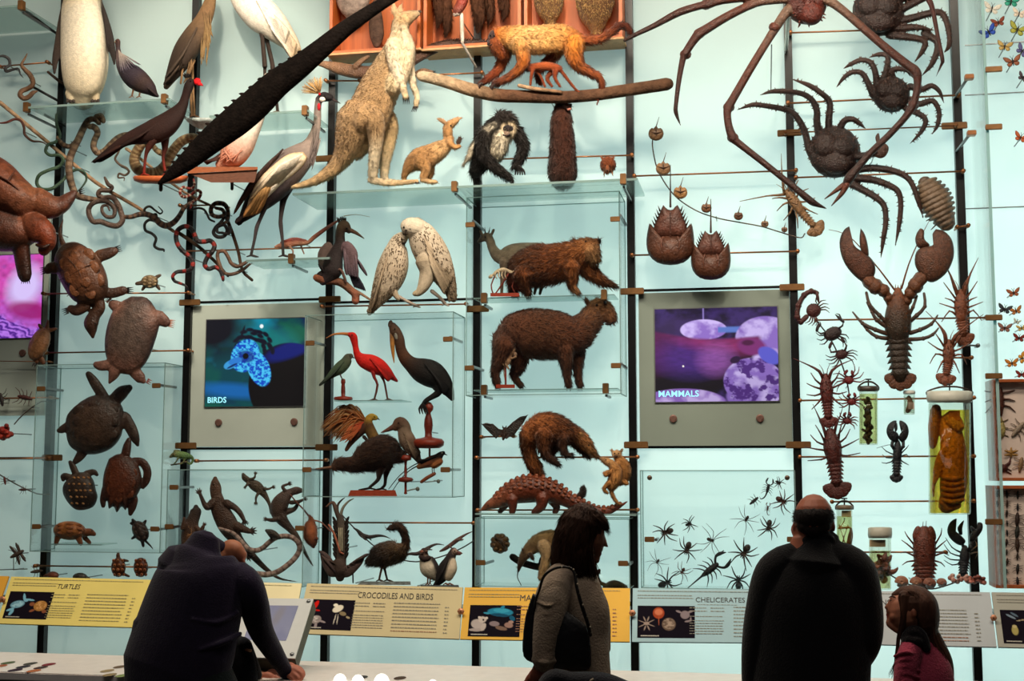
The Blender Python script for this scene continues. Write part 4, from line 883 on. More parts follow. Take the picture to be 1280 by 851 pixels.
g = G().t([(714,627,4),(722,623,4.5),(728,617,4.6),(729,611,4)],['3a2216','2a1a12','1c1410']);solid('dark_curled_tail',g,.1,FUR,'short dark furry tail-like stub rising behind the pangolin','tail',vox=.7,fuzz=(500,2.4,.25),pin=True)
# lower box
g = G().e(625,679,11.5,12.5,0,11,0,'5a3c20');ex = G()
for k in range(9):
    a = k*.7;ex.feather((625+7*math.cos(a),679+7*math.sin(a)),(625+12*math.cos(a+.3),679+12.5*math.sin(a+.3)),4,'7a5630',9,3,'4a3018')
ex.t([(619,672,1.6,10),(626,676,2,11.5),(631,684,1.6,10)],'3a2412',sub=3)
solid('rolled_armadillo',g,.16,SHELL,'round curled-up armadillo ball in the low box beside the anteater','armadillo',vox=.8,extra=ex,pin=True)
g = G();TA = '8a6a48'
g.t([(648,714,1.6),(650,706,3.4),(654,697,5.6),(661,688,8),(672,679,11),(686,676,14),(700,680,15),(715,686,15)],['2a1c14','4a3220',TA,'9a7a54','a07c50','7a5a3a','5a4028'],.85)
g.t([(680,682,9,10),(683,696,7,12),(679,712,5.4,12),(676,722,4,12)],['c8a478','c8a070','a07c54']);g.t([(700,690,9,-6),(702,706,6,-8),(700,722,4.4,-8)],TA);g.t([(715,690,12,6),(722,706,8,6),(720,722,5,6)],'5a4028')
g.t([(655,690,2.2,4),(653,686.5,1.6,5)],'4a3220');g.t([(663,693,3,8),(666,698,2.6,9)],'3a2418')
ex = G().t([(647.5,714,.8),(647,722,.6),(652,732,.4)],'2a1a1a',sub=3,seg=6);eye(ex,655,698,1,4)
solid('anteater',g,.15,FUR,'tan anteater with a drooping snout behind the dark-haired woman','anteater',vox=.9,extra=ex,fuzz=(1800,3.2,.3))
g = G().t([(641,696,4.6),(650,702,4.4),(662,706,4.6),(680,710,4.4),(700,712,4)],['1c1816','24201c'],sub=4);g.t([(676,709,3),(676,701,2.6),(677,697,2.2)],'24201c');solid('dark_branch',g,.07,BARK,'short dark branch beneath the anteater','branch',vox=.9,pin=True)
g = G().t([(745,715,2.4),(746,722,2.8),(750,728,2.6),(757,731,2)],'2a1814');g.t([(749,713,2.2),(746,718,2.6)],'2a1814');g.t([(758,735,5),(768,732,7),(780,735,5)],'1c1412');solid('small_dark_mammal',g,.14,FUR,'dark small animal with a curled-up tail just above the gold label panel','small mammal',vox=.6,fuzz=(600,2,.22),pin=True)
# ---------------------------------------------------------------- birds, upper left
def toes(ex,x,y,z,c,s=1.0,n=3,dx=4):
    for i in range(n):ex.t([(x,y-1,1*s,z),(x+dx*s*(.6),y+.4,.9*s,z+(i-1)*2*s),(x+dx*s,y+1,.4*s,z+(i-1)*3.4*s)],c,sub=2,seg=6)
    ex.t([(x,y-1,.9*s,z),(x-dx*s*.6,y+.6,.5*s,z)],c,sub=1,seg=6)
PW,PD = 'eadfc8','2a2422'
g = G()
g.t([(101,-52,17,-4),(101,-34,15,-2),(101,-18,21,-3),(104,12,26,-6),(107,46,28,-7),(108,80,28,-7),(106,104,25,-6),(104,118,20,-8)],[PD,PD,'3a322e',PD,PD,PD,PD],.8)
g.t([(101,-14,19,4),(101,12,25,5),(103.5,45,28.5,6),(104.5,80,28.6,7),(104,104,25,7),(103,119,18,4)],['e8c070',PW,PW,PW,'dccfb4','cabb9c'],.85)
g.t([(95,-58,8,6),(86,-62,3.5,9),(78,-60,1.2,10)],[PD,'4a3a30','8a5a3a'])
g.t([(119,-2,7,-4),(127,20,7.4,-2),(135,44,6.6,0),(141,66,4.2,1),(143,80,1.6,1)],['3a302c',PD,PD],.45)
g.t([(84,4,7,0),(79,30,7.4,2),(74,55,6.4,4),(69,76,4.4,5),(68,92,1.8,6)],['4a3c34','4a3e36','3a302c'],.45)
g.t([(88,116,7,8),(89,124,6,10)],'b8a88a');g.t([(118,116,7,8),(119,124,6,10)],'b8a88a');g.t([(104,122,6,-14),(107,130,3,-18)],PD)
ex = G();eye(ex,94,-62,1.8,12)
for x in (88,119):
    for i in (-1,0,1):ex.t([(x+i*2,124,3,10),(x+i*4,127,2,16)],'3a322e',sub=1,seg=8)
solid('penguin',g,.25,FEATHER,'tall white-bellied penguin on the glass shelf, its head out of view','penguin',vox=1.2,extra=ex)
g = G();GF = '2e2630'
g.t([(145.5,51,2),(147,52,3.6),(147.5,60,3),(149,70,4.6),(154,82,9),(164,93,13.5),(175,102,13.5),(186,110,9.5),(193,117,4.6),(197,120,2)],['4a3028','3a3034','6a5a58','4a4048',GF,GF,'3a2a26','30242a','281e20'],.9)
ex = G();eye(ex,145.5,51.5,.8,3)
for i in range(16):x = 147+i*.5;ex.feather((148+i*.25,62+i*.3),(151+i*1.7,92-i*.6+random.uniform(-3,3)),.7,'a89c90',5,11,'4a4458')
ex.cone((144.5,52),(141.5,54),1,'8a7a60',1,1);ex.fan([(160,95),(178,104)],[(186,116),(198,121)],9,1.8,'3a2c2a','2a2022',8,4)
for x in (168,177):ex.t([(x,108,1.8,3),(x-2,115,1.2,3),(x-3,120,1.1,3)],'6a4a34',sub=2,seg=6);toes(ex,x-3,121,3,'6a4a34',.8,dx=-5)
solid('guineafowl',g,.25,FEATHER,'dark hen-like bird with a striped neck beside the penguin','bird',vox=.8,extra=ex)
g = G();HR = '46382c'
g.t([(262,-24,5),(264,-8,6),(261,8,8.5),(254,26,11),(243,46,15),(232,64,15.5),(222,82,12),(213,98,7),(208,108,4)],['6e5238','7c6040','806244','6a523a',HR,'3a2e26','30261f','4a3c30'],.85)
ex = G();ex.fan([(240,40),(224,82)],[(214,104),(204,106)],12,2.4,'4a3c30','2e251e',10,6,dz=.2);ex.fan([(246,34),(230,66)],[(226,88),(206,98)],10,2.6,'54463a','352b24',13,9,dz=.2)
for i in range(26):ex.feather((257+random.uniform(-5,7),12+i),(262+random.uniform(-6,5)-i*.35,46+i*1.5),.9,'7a6044',9,10,'94784e')
for i in range(10):ex.feather((243+random.uniform(-6,6),70+i),(238-i,96+i),.9,'8a6c4a',8,7,'6a5238')
for p in ([(228,74,2.2,5),(228,88,1.6,7),(226,104,1.4,6)],[(240,78,2.4,0),(241,104,1.7,0),(243,144,1.5,0)],[(236,76,2.4,-4),(238,108,1.6,-4),(240,144,1.5,-4)]):ex.t(p,'8a6a48',sub=2,seg=7)
for z in (0,-4):toes(ex,242,145,z,'7a5a40',1.2,dx=6)
solid('heron',g,.22,FEATHER,'brown shaggy-breasted heron with long legs above the red-billed bird','bird',vox=.9,extra=ex)
g = G().lathe(252,[(147,.1),(147,19),(149,20.5),(152,18),(157,11),(161,4),(162,.1)],['c8d0cc','9aa8a6','b8c4c0'],flat=.9);solid('glass_pedestal',g,.22,SHELL,'small pale rounded pedestal under the feet of the brown heron','pedestal',pin=True)
g = G();SW = 'ece4d6'
g.t([(286,-30,6),(294,-14,11),(308,2,18),(326,18,22),(342,32,19),(356,46,14),(367,58,9),(374,68,4)],[SW,SW,SW,SW,'e4dac8','d8ccb4','c8b494'],.85)
ex = G();ex.fan([(330,10),(352,52)],[(372,56),(366,74)],12,2.6,'e8decc','c0a888',14,8,dz=.2);ex.fan([(320,0),(338,34)],[(362,40),(356,58)],12,2.8,'f0e8da','d8ccb8',18,12,dz=.2);ex.fan([(345,28),(358,50)],[(378,66),(370,72)],7,2,'d8c8ac','a08a6a',8,4)
for p in ([(326,36,4.4,5),(328,48,2.8,5),(331,82,3,5),(331,88,2,5),(331,139,1.9,5)],[(330,36,4.6,-4),(334,52,2.8,-4),(340,78,2.8,-4),(341,86,2.9,-4),(344,110,2,-4),(347,139,1.9,-4)]):ex.t(p,'3a2e28',sub=3,seg=8)
for x,z in ((331,5),(347,-4)):toes(ex,x,140,z,'6a5a48',1.3,dx=-6)
solid('stork',g,.25,FEATHER,'tall white stork with dark legs on its own glass shelf','bird',vox=1,extra=ex)
g = G();CU = '271310'
g.t([(238,103,5.5),(236,108,6.2),(232,120,5.4),(228,132,7),(219,145,12),(206,157,15.5),(191,165,15.5),(176,169,12),(160,174,8),(140,186,5),(118,202,2.4)],['1c0f0d',CU,'24120d',CU,'2c1712',CU,'2e1712','28130f','20100c','1c0d0a'],.88)
ex = G();ex.e(246.5,102,4.6,4.4,0,3,0,'d8141c');ex.cone((248,104),(254.5,107.5),3.6,'e01820');ex.cone((245,100),(250,98),3,'c01018');eye(ex,238,101,1,5);ex.fan([(200,152),(178,168)],[(168,180),(150,184)],10,2.8,'2a1510','1c0e0b',12,7);ex.fan([(168,172),(158,178)],[(124,203),(114,203)],7,2.6,'34180f','1c0d0a',2,2,dz=.5)
for i in range(8):ex.feather((232+i,98-i*.2),(229+i*1.3,93-random.uniform(0,2)),.9,'14100e',0,random.uniform(-3,3))
for p in ([(192,174,6,5),(185,186,3.6,6),(182,196,2,6),(180,217,1.8,6)],[(206,172,6,-5),(206,186,3.6,-6),(204,198,2,-6),(207,217,1.8,-6)]):ex.t(p,['34180f','4a1c14','8a2a20'],sub=3,seg=8)
for x,z in ((180,6),(207,-6)):toes(ex,x,218,z,'8a2a20',1.1,dx=6)
solid('curassow',g,.4,FEATHER,'dark brown long-tailed bird with a bright red bill','bird',vox=.9,extra=ex)
g = G().lathe(201,[(219.5,.1),(219.5,33),(221.5,35),(226,33.5),(229.5,24),(230,.1)],['c0683c','b45c34','7a3a20'],flat=.55).t([(201,229,2.5),(201,237,2.5)],'3a3430');solid('wooden_disc',g,.4,WOODCOL,'oval orange-brown wooden disc under the red-billed bird','stand','wooden bird stands',pin=True)
g = G();g.t([(326,136,8),(317,150,13),(306,166,18),(297,182,20),(288,196,17),(277,205,8)],['5a2a24','e8dccc','ecdccc','e0b8a4','d09a84','b87a60'],.85);g.t([(326,138,5.5),(330,120,4.4),(331,104,4.6),(334,96,5)],['5a2a24','d8c8b8','d8c8b8'])
ex = G();ex.fan([(282,188),(272,200)],[(258,206),(254,202)],7,1.8,'4a2a22','2a1612',6,4);ex.cone((336,95),(346,92),2.4,'3a2a24');eye(ex,335,94,.9,5)
for i in range(14):ex.feather((288+random.uniform(-10,16),180+random.uniform(-4,14)),(278+random.uniform(-8,14),200+random.uniform(-3,4)),1.4,'d09078',16,14,'b8745c')
solid('pink_bird',g,.38,FEATHER,'white and pink bird on a wooden slab behind the dark scaly tail','bird',vox=.9,extra=ex)
g = G();V = [(x,y,z) for z in (-22,22) for x,y in ((234,208.5),(322,208.5),(322,212),(234,217))];g.add(V,BOXQ,[],np.tile(lin('9a5632'),(8,1)));V = [(x,y,z) for z in (-20,20) for x,y in ((236,217),(322,212),(318,228),(264,228))];g.add(V,BOXQ,[],np.tile(lin('6a4230'),(8,1)));g.t([(290,226,2),(290,236,2)],'3a3430')
solid('wooden_slab',g,.38,WOODCOL,'red-brown wooden slab under the pink and white bird','stand','wooden bird stands',flat=True,pin=True)
# crowned crane
g = G();CG = '8a7a72'
g.t([(412,122,5),(405,121,6.4),(399,124,5)],['1a1618','1a1618','3a3234'])
g.t([(398,127,4.4),(397,138,4.6),(396.5,152,5),(393,168,6.6),(388,182,11),(378,194,17),(362,208,22),(344,226,23),(328,244,19),(314,260,12),(304,272,6)],['6a5e5c',CG,'9a8a80','8e7e74','7a6c66','5a4e4c','3a3034','34282a','30242a','2c1c1e'],.85)
ex = G();ex.e(403,124,4,3.4,0,3,4.5,'e8dcd0');ex.e(398.5,133.5,2.2,5,0,2.2,3,'b81824');ex.e(399.5,117.5,1.6,2,0,2,5,'c01820');ex.cone((412,122),(426,129.5),3,'3a3030');eye(ex,406,120,1,6)
for i in range(80):
    a = math.radians(-172+random.uniform(0,92));L = random.uniform(17,25);ex.t([(400,117,.4,random.uniform(-2,2)),(400+math.cos(a)*L,119+math.sin(a)*L,.3,random.uniform(-9,9))],random.choice(['b8905c','a07a48','d0ac78']),sub=1,seg=4,cap=False)
ex.dome([(379,190),(384,198),(374,212),(356,228),(336,246),(318,262),(308,270),(310,252),(322,226),(344,204),(362,192)],9,14,'e4d8c4',None,4,.3,3,'d0b48c');ex.fan([(378,192),(350,206)],[(340,236),(312,250)],15,3.2,'ece2d0','d0ac7c',25,20,dz=.25);ex.fan([(340,226),(324,240)],[(322,268),(304,272)],10,3.2,'c89a62','9a6434',24,17,dz=.2);ex.fan([(354,186),(318,220)],[(306,244),(292,268)],11,2.8,'3a2a26','4a2a1c',14,9);ex.fan([(318,252),(306,268)],[(298,282),(294,279)],9,3.6,'2a1614','180e0e',6,8)
for i in range(18):ex.feather((396+random.uniform(-4,5),158+i),(392+random.uniform(-6,6)-i*.3,186+i*1.6),.9,'9a8c84',8,12,'6a5e5c')
for p in ([(344,236,9,6),(334,252,4.6,8),(326,272,2.4,8),(321,284,2.6,8),(318,300,1.9,8),(314,318,1.8,8)],[(358,234,9,-4),(354,250,4.4,-6),(351,272,2.6,-6),(351,282,2.7,-6),(353,300,1.9,-6),(354,318,1.8,-6)]):ex.t(p,['2a2024','2a2222','40383a','34302e'],sub=3,seg=8)
for x,z in ((314,8),(354,-6)):toes(ex,x,320,z,'3a3432',1.5,dx=6)
solid('crowned_crane',g,.24,FEATHER,'grey crane with a straw-coloured crest and white wing','bird',vox=.9,extra=ex)
# anhinga on its branch, frilled lizard on the rod
g = G();AN = '221a1a'
g.t([(436,288,4),(431,282,6.6),(427,284,6.2),(425,293,6),(425,304,6.6),(421,316,8.6),(417,328,12),(415,338,13),(411,346,9),(404,352,5)],['4a3a30','5a4634','34281f',AN,AN,AN,AN,AN,'30262a'],.9)
g.t([(410,308,6,-2),(404,318,7,-3),(404,332,6,-4)],'5a4a44',.6);g.t([(434,308,7,5),(440,318,7.5,6),(441,334,5,7)],'5a464a',.6)
ex = G();ex.t([(436,287,3),(445,291,2.2),(455,298,.5)],['6a4a38','4a342a'],sub=2);eye(ex,433.5,285.5,1.2,6);ex.t([(430,270,.7),(445,268,.4),(462,271,.3)],'b0a890',sub=3,seg=5)
for i in range(6):ex.feather((424+i*1.6,280-i*.4),(421+i*2.2,272-random.uniform(0,3)),1,'2a2018',0,0)
ex.fan([(430,310),(444,318)],[(433,344),(447,348)],9,2.3,'6a565c','4a3c44',8,8);ex.fan([(444,320),(448,326)],[(455,340),(459,345)],5,2,'5a4850','3a3038',6,6);ex.fan([(434,330),(442,338)],[(444,360),(457,364)],7,1.9,'2c2634','1c1a26',3,3);ex.fan([(408,336),(398,330)],[(395,345),(414,350)],8,2.4,'3a3030','241e20',3,2)
for p in ([(416,340,3,6),(422,336,2,8),(428,340,1.8,8),(432,352,1.8,7)],[(412,342,2.6,-3),(414,352,1.8,-3)]):ex.t(p,'5a4038',sub=2,seg=6)
solid('anhinga',g,.26,FEATHER,'dark long-billed waterbird with drooping wings on a short branch','bird',vox=.75,extra=ex)
g = G().t([(396,347,5),(404,350,5.4),(418,351,5.2),(428,354,5.4),(438,362,5),(444,368,5),(444.5,376,5)],['7a4a34','5a3a2c','6a4a38','8a5440']).t([(432,358,2.6),(446,364,2),(462,374,1.6)],'8a6a54');solid('perch_branch',g,.26,BARK,'thick cut branch under the dark long-billed waterbird','branch',vox=.8,pin=True)
g = G().t([(344,308.5,1.4),(349,307.5,3.2),(357,307,3.8),(370,304.5,3.6),(384,303.5,2.6),(392,297,2.8),(404,288,2.6),(416,280,2),(428,272,.6)],['a07058','8a5038','9a6a50','7a3a28','6a3224','5a2c20'],.9);g.t([(352,303,2),(368,299.5,3),(382,301,2)],'7a3428',.5)
legs(g,[[(362,308,1.6,3),(366,313,1.2,4),(366,318,1,4)],[(376,306,1.6,-2),(378,312,1.1,-3),(380,317,1,-3)]],'9a705a');solid('frilled_lizard',g,.14,SKIN,'thin reddish lizard with a raised tail lying on the rod beside the crane legs','lizard',vox=.55,pin=True)
# owls
OWL = 'b8a892'
def speck(ex,pts,n,c,w=.55,l=2.4):
    P = catmull([(*p,0) for p in pts],8)
    for i in range(n):
        k = random.randrange(len(P)-1);x,y,r = P[k][:3];a = random.uniform(-1.35,1.35);t = P[k+1][:2]-P[k][:2];t = t/max(np.linalg.norm(t),1e-6);nx,ny = -t[1],t[0]
        px,py,pz = x+nx*math.sin(a)*r*.97,y+ny*math.sin(a)*r*.97,math.cos(a)*r*.86;ex.feather((px,py),(px+t[0]*l,py+t[1]*l),w,c,pz+.4,pz+.6,th=.4)
g = G();b1 = [(503,297,8),(497,303,10),(495,314,15),(492,330,19),(487,346,19),(479,362,15),(471,376,9),(462,391,3.4)]
g.t(b1,['c8b8a0','c0b09a',OWL,'a8967e',OWL,'9a8870','8a7860','7a6850'],.85)
ex = G();speck(ex,b1,480,'6a5a46');ex.fan([(484,320),(476,346)],[(470,380),(464,388)],9,2.4,'9c8a72','6a5844',15,6);ex.fan([(476,370),(484,362)],[(458,390),(470,386)],6,2.4,'8a7860','b0a08a',2,2);eye(ex,502,299.5,1.1,7,'2a2010');ex.cone((504,303),(506.5,307),1.8,'3a3028',6,6)
ex.t([(490,358,6,4),(494,368,4,5),(498,374,2,5)],'a8967e',sub=2);ex.t([(497,370,2.4,3),(508,376,1.8,2),(520,382,2,0)],'a09284',sub=2);toes(ex,520,383,0,'a09284',1.4)
solid('snowy_owl',g,.3,FEATHER,'brown-flecked owl leaning its head into the taller owl','owl','pair of owls on the rod',vox=.8,extra=ex)
g = G();b2 = [(521,285,14),(527,294,18),(535,309,21),(544,325,20.5),(553,341,16),(560,356,11),(565,368,6.5),(567,374,4)]
g.e(517,284,17,12.5,10,14,3,'d0c2ac');g.t(b2,['d0c2ac','c8baa4',OWL,OWL,'b0a08a','9a8a74','8a7a64','7a6a54'],.85);g.t([(533,326,14,8),(535,340,11,9),(530,356,8,9),(524,365,5,9),(519,367,3.6,9)],['a89880','b8a890','c8b89e','a89678'])
ex = G();speck(ex,b2,480,'6e5e4a');ex.fan([(530,298),(538,330)],[(566,352),(556,368)],10,2.8,'a8967e','7a6a54',20,10);ex.fan([(548,336),(556,346)],[(569,374),(562,378)],6,2.6,'8a7a64','6a5a46',4,3);eye(ex,505,284,1.4,12,'1a140c');eye(ex,513,286,1.4,15,'1a140c');ex.e(506.5,291,4,3.4,0,4,11,'4a4034');ex.cone((507.5,287),(506.5,293),1.8,'2a241c',15,16)
ex.t([(540,364,2.6,4),(550,372,2,2),(556,379,2.2,0)],'a09284',sub=2);toes(ex,556,381,0,'a09284',1.4)
solid('snowy_owl',g,.34,FEATHER,'taller pale flecked owl bending its face over its partner','owl','pair of owls on the rod',vox=.85,extra=ex)
# ---------------------------------------------------------------- bird box
MAH = '8a2c18'
def stand(name,cx,prof,d,label,z=0,extra=None,pin=True,group='turned wooden bird stands'):
    g = G().lathe(cx,prof,[MAH,'6a2214','9a341c'],z=z)
    if extra:extra(g)
    return solid(name,g,d,WOODCOL,label,'stand',group,pin=pin)
g = G();g.t([(438,445,3.6),(435,447,5.4),(432,453,7),(425,460,7.8),(417,466,5.6),(408,474,2.8),(400,481,1.6)],['4a4438','4e5844','4a5a44','44523e','3a4436','2a302a'],.9)
ex = G();ex.cone((440,446),(444,448),1.4,'2a2420');eye(ex,437.5,444.5,.8,3.6);ex.fan([(430,452),(420,464)],[(410,476),(405,478)],7,1.5,'3a4638','2a322a',7,4);ex.t([(424,465,1,3),(427,472,.8,3),(429,475,.8,3)],'4a3a30',sub=2,seg=6)
solid('small_green_bird',g,.2,FEATHER,'small dull green bird on a turned stand before the scarlet ibis','bird',vox=.6,extra=ex)
stand('turned_stand',429,[(473,.1),(474,2.6),(478,3),(480,2),(484,2.6),(490,2.8),(495,2.4),(496,11),(498,12),(500,11.5),(500.5,.1)],.2,'small turned red stand under the small green bird',pin=False)
g = G();SR = 'd01c14'
g.t([(437,418,3.2),(441,420,5),(443,426,4.6),(444.5,434,3.8),(447,443,5),(454,450,9),(464,454,11),(474,459,10.5),(483,465,7.4),(490,471,4.2),(496,476,1.8)],['b01810',SR,SR,SR,SR,'d8241a','c81a12','c01810','a01410','8a1210'],.88)
ex = G();ex.t([(437,418,2.4),(428,417,1.8),(417,418,1.3),(408,422.5,.5)],['a85c30','c07840','8a5a38'],sub=3,seg=7);eye(ex,440,418.5,.9,4.6);ex.fan([(462,448),(474,462)],[(492,472),(486,477)],9,2,'c01c14','8a1410',10,5)
for p in ([(466,462,3.4,4),(468,472,2,5),(472,481,1.6,5),(468,499,1.2,5)],[(474,464,3,-3),(480,476,1.4,-4),(482,485,1.3,-4),(484.5,499,1.2,-4)]):ex.t(p,['a8201a','6a2a22','5a3a30'],sub=2,seg=7)
toes(ex,468,499.5,5,'5a4038',1,dx=-7);toes(ex,485,499.5,-4,'5a4038',1,dx=7)
solid('scarlet_ibis',g,.19,FEATHER,'bright scarlet ibis with a long down-curved bill','bird',vox=.7,extra=ex)
g = G();HB = '1a1716'
g.t([(491,408,5.4),(494,414,7),(499,424,6.6),(501,436,6.6),(506,447,8),(514,455,10),(526,462,15.5),(540,468,17),(552,477,13),(560,488,8),(565,498,3.4)],['4a3428','5a4030','4a2e1e','54321f','3a2418','241a16',HB,HB,HB,HB],.88)
ex = G();ex.t([(491,412,4),(490.5,424,3.4),(491,438,2.3),(492.5,453,.6)],['8a6a54','b0763c','c8863c','c08040'],sub=3);ex.e(495,420,2.6,6,-10,3,4,'8a8478');ex.e(488,405,3,5,10,3,0,'6a5244');eye(ex,493.5,411,1,6.5);ex.fan([(530,454),(548,476)],[(562,486),(556,494)],9,2.6,'201c1c','121012',16,8)
for p in ([(546,480,8,3),(548,490,5,4),(540,496,3.4,5),(532,501,2.8,5),(527,508,2,5)],):ex.t(p,HB,sub=3,seg=8)
for i in range(4):ex.t([(527+i,506,1.5,4+i),(524+i*3,511,1.3,5+i),(525+i*3.4,517,.6,6+i)],'1c1614',sub=2,seg=6)
solid('black_hornbill',g,.2,FEATHER,'black big-billed bird perched on the tallest turned stand','bird',vox=.85,extra=ex)
stand('turned_stand',535.5,[(502,.1),(503,3.5),(508,6.4),(512,6),(516,2.8),(519,3.4),(524,5),(532,5.6),(540,4.4),(546,4.6),(547.5,10),(548.5,17),(552,20),(557,19),(560,14),(560.5,.1)],.2,'tallest turned red stand with a broad base, under the black bird',extra=lambda g:g.t([(537,560,1.3),(537,570,1.3)],'7a2a18'))
# bird of paradise
g = G();g.t([(469,522,3.6),(464,521,4.6),(460,527,5.6),(463,538,7),(468,548,7)],['c8a040','b88a34','4a2c1a','6a4c24','7a5a2c']);g.t([(459,528,6),(452,536,7),(445,545,5),(438,554,3.4),(433,562,2.4)],['3a2014','4a2818','4a2818','54301c'],.8)
ex = G();ex.cone((471,522),(475,525),1.4,'4a4438');eye(ex,468,521,.8,4)
PLC = ['8a3c16','9a4c22','b4703e','7a3416','c48c56','a4521e']
for i in range(230):
    u = random.random();x0,y0 = 458-u*8+random.uniform(-2,2),526+u*7;a = math.radians(random.uniform(126,218));L = random.uniform(30,58)*(1-.25*abs(u-.4));zz = random.uniform(-8,10)
    mx,my = x0+math.cos(a)*L*.55,y0+math.sin(a)*L*.35-9*(1-u*.8)-4;ex.t([(x0,y0,1.1,zz*.2),(mx,my,.8,zz*.7),(x0+math.cos(a)*L,y0+math.sin(a)*L*.42+2+6*random.random(),.2,zz)],[random.choice(PLC),random.choice(['a05a2c','b07844','c09468'])],sub=3,seg=4,cap=False)
for i in range(40):ex.feather((456-random.uniform(0,6),527+random.uniform(0,8)),(432+random.uniform(-8,8),545+random.uniform(-8,10)),1.2,'a8341a',4,8,'c06a3c')
for p in ([(455,546,2.4,3),(460,552,1.6,4),(458,556,1.4,4)],):ex.t(p,'2a1c18',sub=2,seg=6)
solid('bird_of_paradise',g,.17,FEATHER,'bird with a huge spray of orange plumes above the kiwi','bird',vox=.65,extra=ex,pin=True)
g = G();KW = '40271a'
g.t([(418,584,4.6),(424,580,7.6),(434,580,8.6),(444,579,10.5),(456,573,16),(468,568,20),(480,565,21.5),(490,566,17),(496,568,10)],['5a3a28','4a2e20','46291a',KW,KW,'38200f',KW,KW,KW],.88)
ex = G();ex.t([(415,584,2),(405,585,1.5),(390,586.5,.6)],['8a6048','7a5844'],sub=2,seg=7);eye(ex,421,578.5,.9,6.6)
for p in ([(476,582,8,5),(474,593,4,6),(472,600,2.4,6),(462,609,1.8,6)],[(484,582,7,-4),(482,596,2.6,-4),(481,606,2,-4),(477,610,1.6,-4)]):ex.t(p,['3a2014','1c1412','1a1412'],sub=3,seg=8)
toes(ex,462,611,6,'1a1412',1.5,dx=-9);toes(ex,477,611.5,-4,'1a1412',1.4,dx=-7)
solid('kiwi',g,.19,FUR,'round shaggy dark brown kiwi with a long thin bill on a red block','bird',vox=.9,extra=ex,fuzz=(5200,6.5,.35,None,.25))
g = G();V = [(x,y,z) for z in (-16,16) for x,y in ((438,612.5),(494,612.5),(496.5,620),(435,620))];g.add(V,BOXQ,[],np.tile(lin('a8442a'),(8,1)));solid('wooden_block',g,.19,WOODCOL,'red-brown wooden block under the kiwi','stand',flat=True)
g = G();KB = '6a5040'
g.t([(495,533,6),(500,529,8.4),(505,533,8),(506,541,9),(509,550,10.5),(514,559,9.5),(520,569,6),(524,577,3)],['6a4a38','5a4032','7a6452','8a7260',KB,'5c4638','4a3a30','4a3426'],.9)
ex = G();ex.t([(493,533,3.8),(485,537,2.6),(476.5,540.5,.6)],['5a3a30','7a4638'],sub=2);eye(ex,498,528.5,1,7);ex.fan([(504,540),(511,558)],[(526,566),(520,574)],9,2,'7a6450','4a3a30',9,4);speck(ex,[(505,538,8),(510,552,10),(518,566,7)],60,'a08c78');ex.fan([(519,568),(523,572)],[(528,577),(522,578)],5,1.8,'8a5a3a','5a3a28',2,1)
ex.t([(510,562,2,3),(506,568,1.2,3)],'3a2a22',sub=1,seg=6)
solid('kookaburra',g,.2,FEATHER,'stout brown big-headed bird on a double-disc stand behind the kiwi','bird',vox=.7,extra=ex)
stand('turned_stand',507,[(568,.1),(569,6),(572,7.5),(575,7),(576,2),(582,1.4),(588,2),(596,1.6),(597,8),(599.5,10),(602,8),(603,1.6),(614,1.6),(617,2.2),(618,.1)],.2,'thin turned stand with two red discs under the stout brown bird',extra=lambda g:g.t([(507,614,.9),(514,612,.9),(522,610.5,.9)],'9a9a90').e(522,611,2.6,2.8,0,2,0,'6a6a60'))
g = G();g.t([(554,566,2.6),(551,568,4),(546,573,6),(538,577,7),(530,580,5.4),(524,583,3.6)],['121012','14100f','4a2a1c','8a4a2c','7a4a2c','8a5a34'],.9);g.t([(549,577,5,2),(543,581,5,2)],'9a5c34')
ex = G();ex.cone((555,567),(559.5,569),1.3,'1a1614');ex.fan([(548,569),(536,574)],[(526,580),(522,576)],8,1.6,'14110f','1a1614',6,4);ex.t([(530,576,1),(516,582,.7),(500,594,.6),(486,611,.5)],'141210',sub=4,seg=5);ex.t([(526,580,1),(512,588,.7),(500,600,.6),(491,613,.5)],'141210',sub=4,seg=5);eye(ex,552.5,566,.6,3,'d8c8a0')
for x in (540,542.5):ex.t([(x,582,.6,1),(x+.5,591,.6,1)],'5a4a3a',sub=1,seg=5)
solid('small_black_bird',g,.2,FEATHER,'small black and rust bird with two long wiry tail plumes','bird',vox=.5,extra=ex)
g = G().t([(527,602,2.2),(534,597,2.4),(543,592,2.2)],['7a3a1e','8a4424']).t([(531,602.5,.7),(547,601,.7)],'8a8a80').e(548,601.5,2.4,2.6,0,2,0,'6a6a60');solid('perch_peg',g,.2,WOODCOL,'small slanted wooden perch under the small black and rust bird','perch',pin=True)
# ---------------------------------------------------------------- birds above the tan label
g = G();LY = '3a2c26'
g.t([(424,706,9),(425,714,9.5),(425,721,6)],[LY,LY,'2a1c18'],.8);g.dome([(399,687),(407,690),(415,698),(419,708),(421,720),(412,721),(405,712),(401,700)],4,2,'4a3a36',(411,706));g.dome([(457,694),(449,696),(440,702),(432,709),(427,721),(437,721),(447,712),(454,703)],4,2,'4a3a36',(440,709));g.t([(426,704,7),(426,690,7),(427,672,6.4),(426,655,6),(425,645,4)],['3a2c26','4a4038','544c42','3a322c'],.6)
ex = G();ex.fan([(420,706),(402,694)],[(398,688),(420,716)],8,2.2,'4a3a34','34282a',6,4);ex.fan([(430,708),(446,700)],[(432,718),(461,692)],8,2.2,'4a3a34','34282a',6,4)
for sx in (-1,1):
    for i in range(9):ex.feather((426+sx*4,700-i*5.4),(426+sx*(9.5+.4*(i % 3)),690-i*5.6),1.8,'2a201c',2,4,'1c1614')
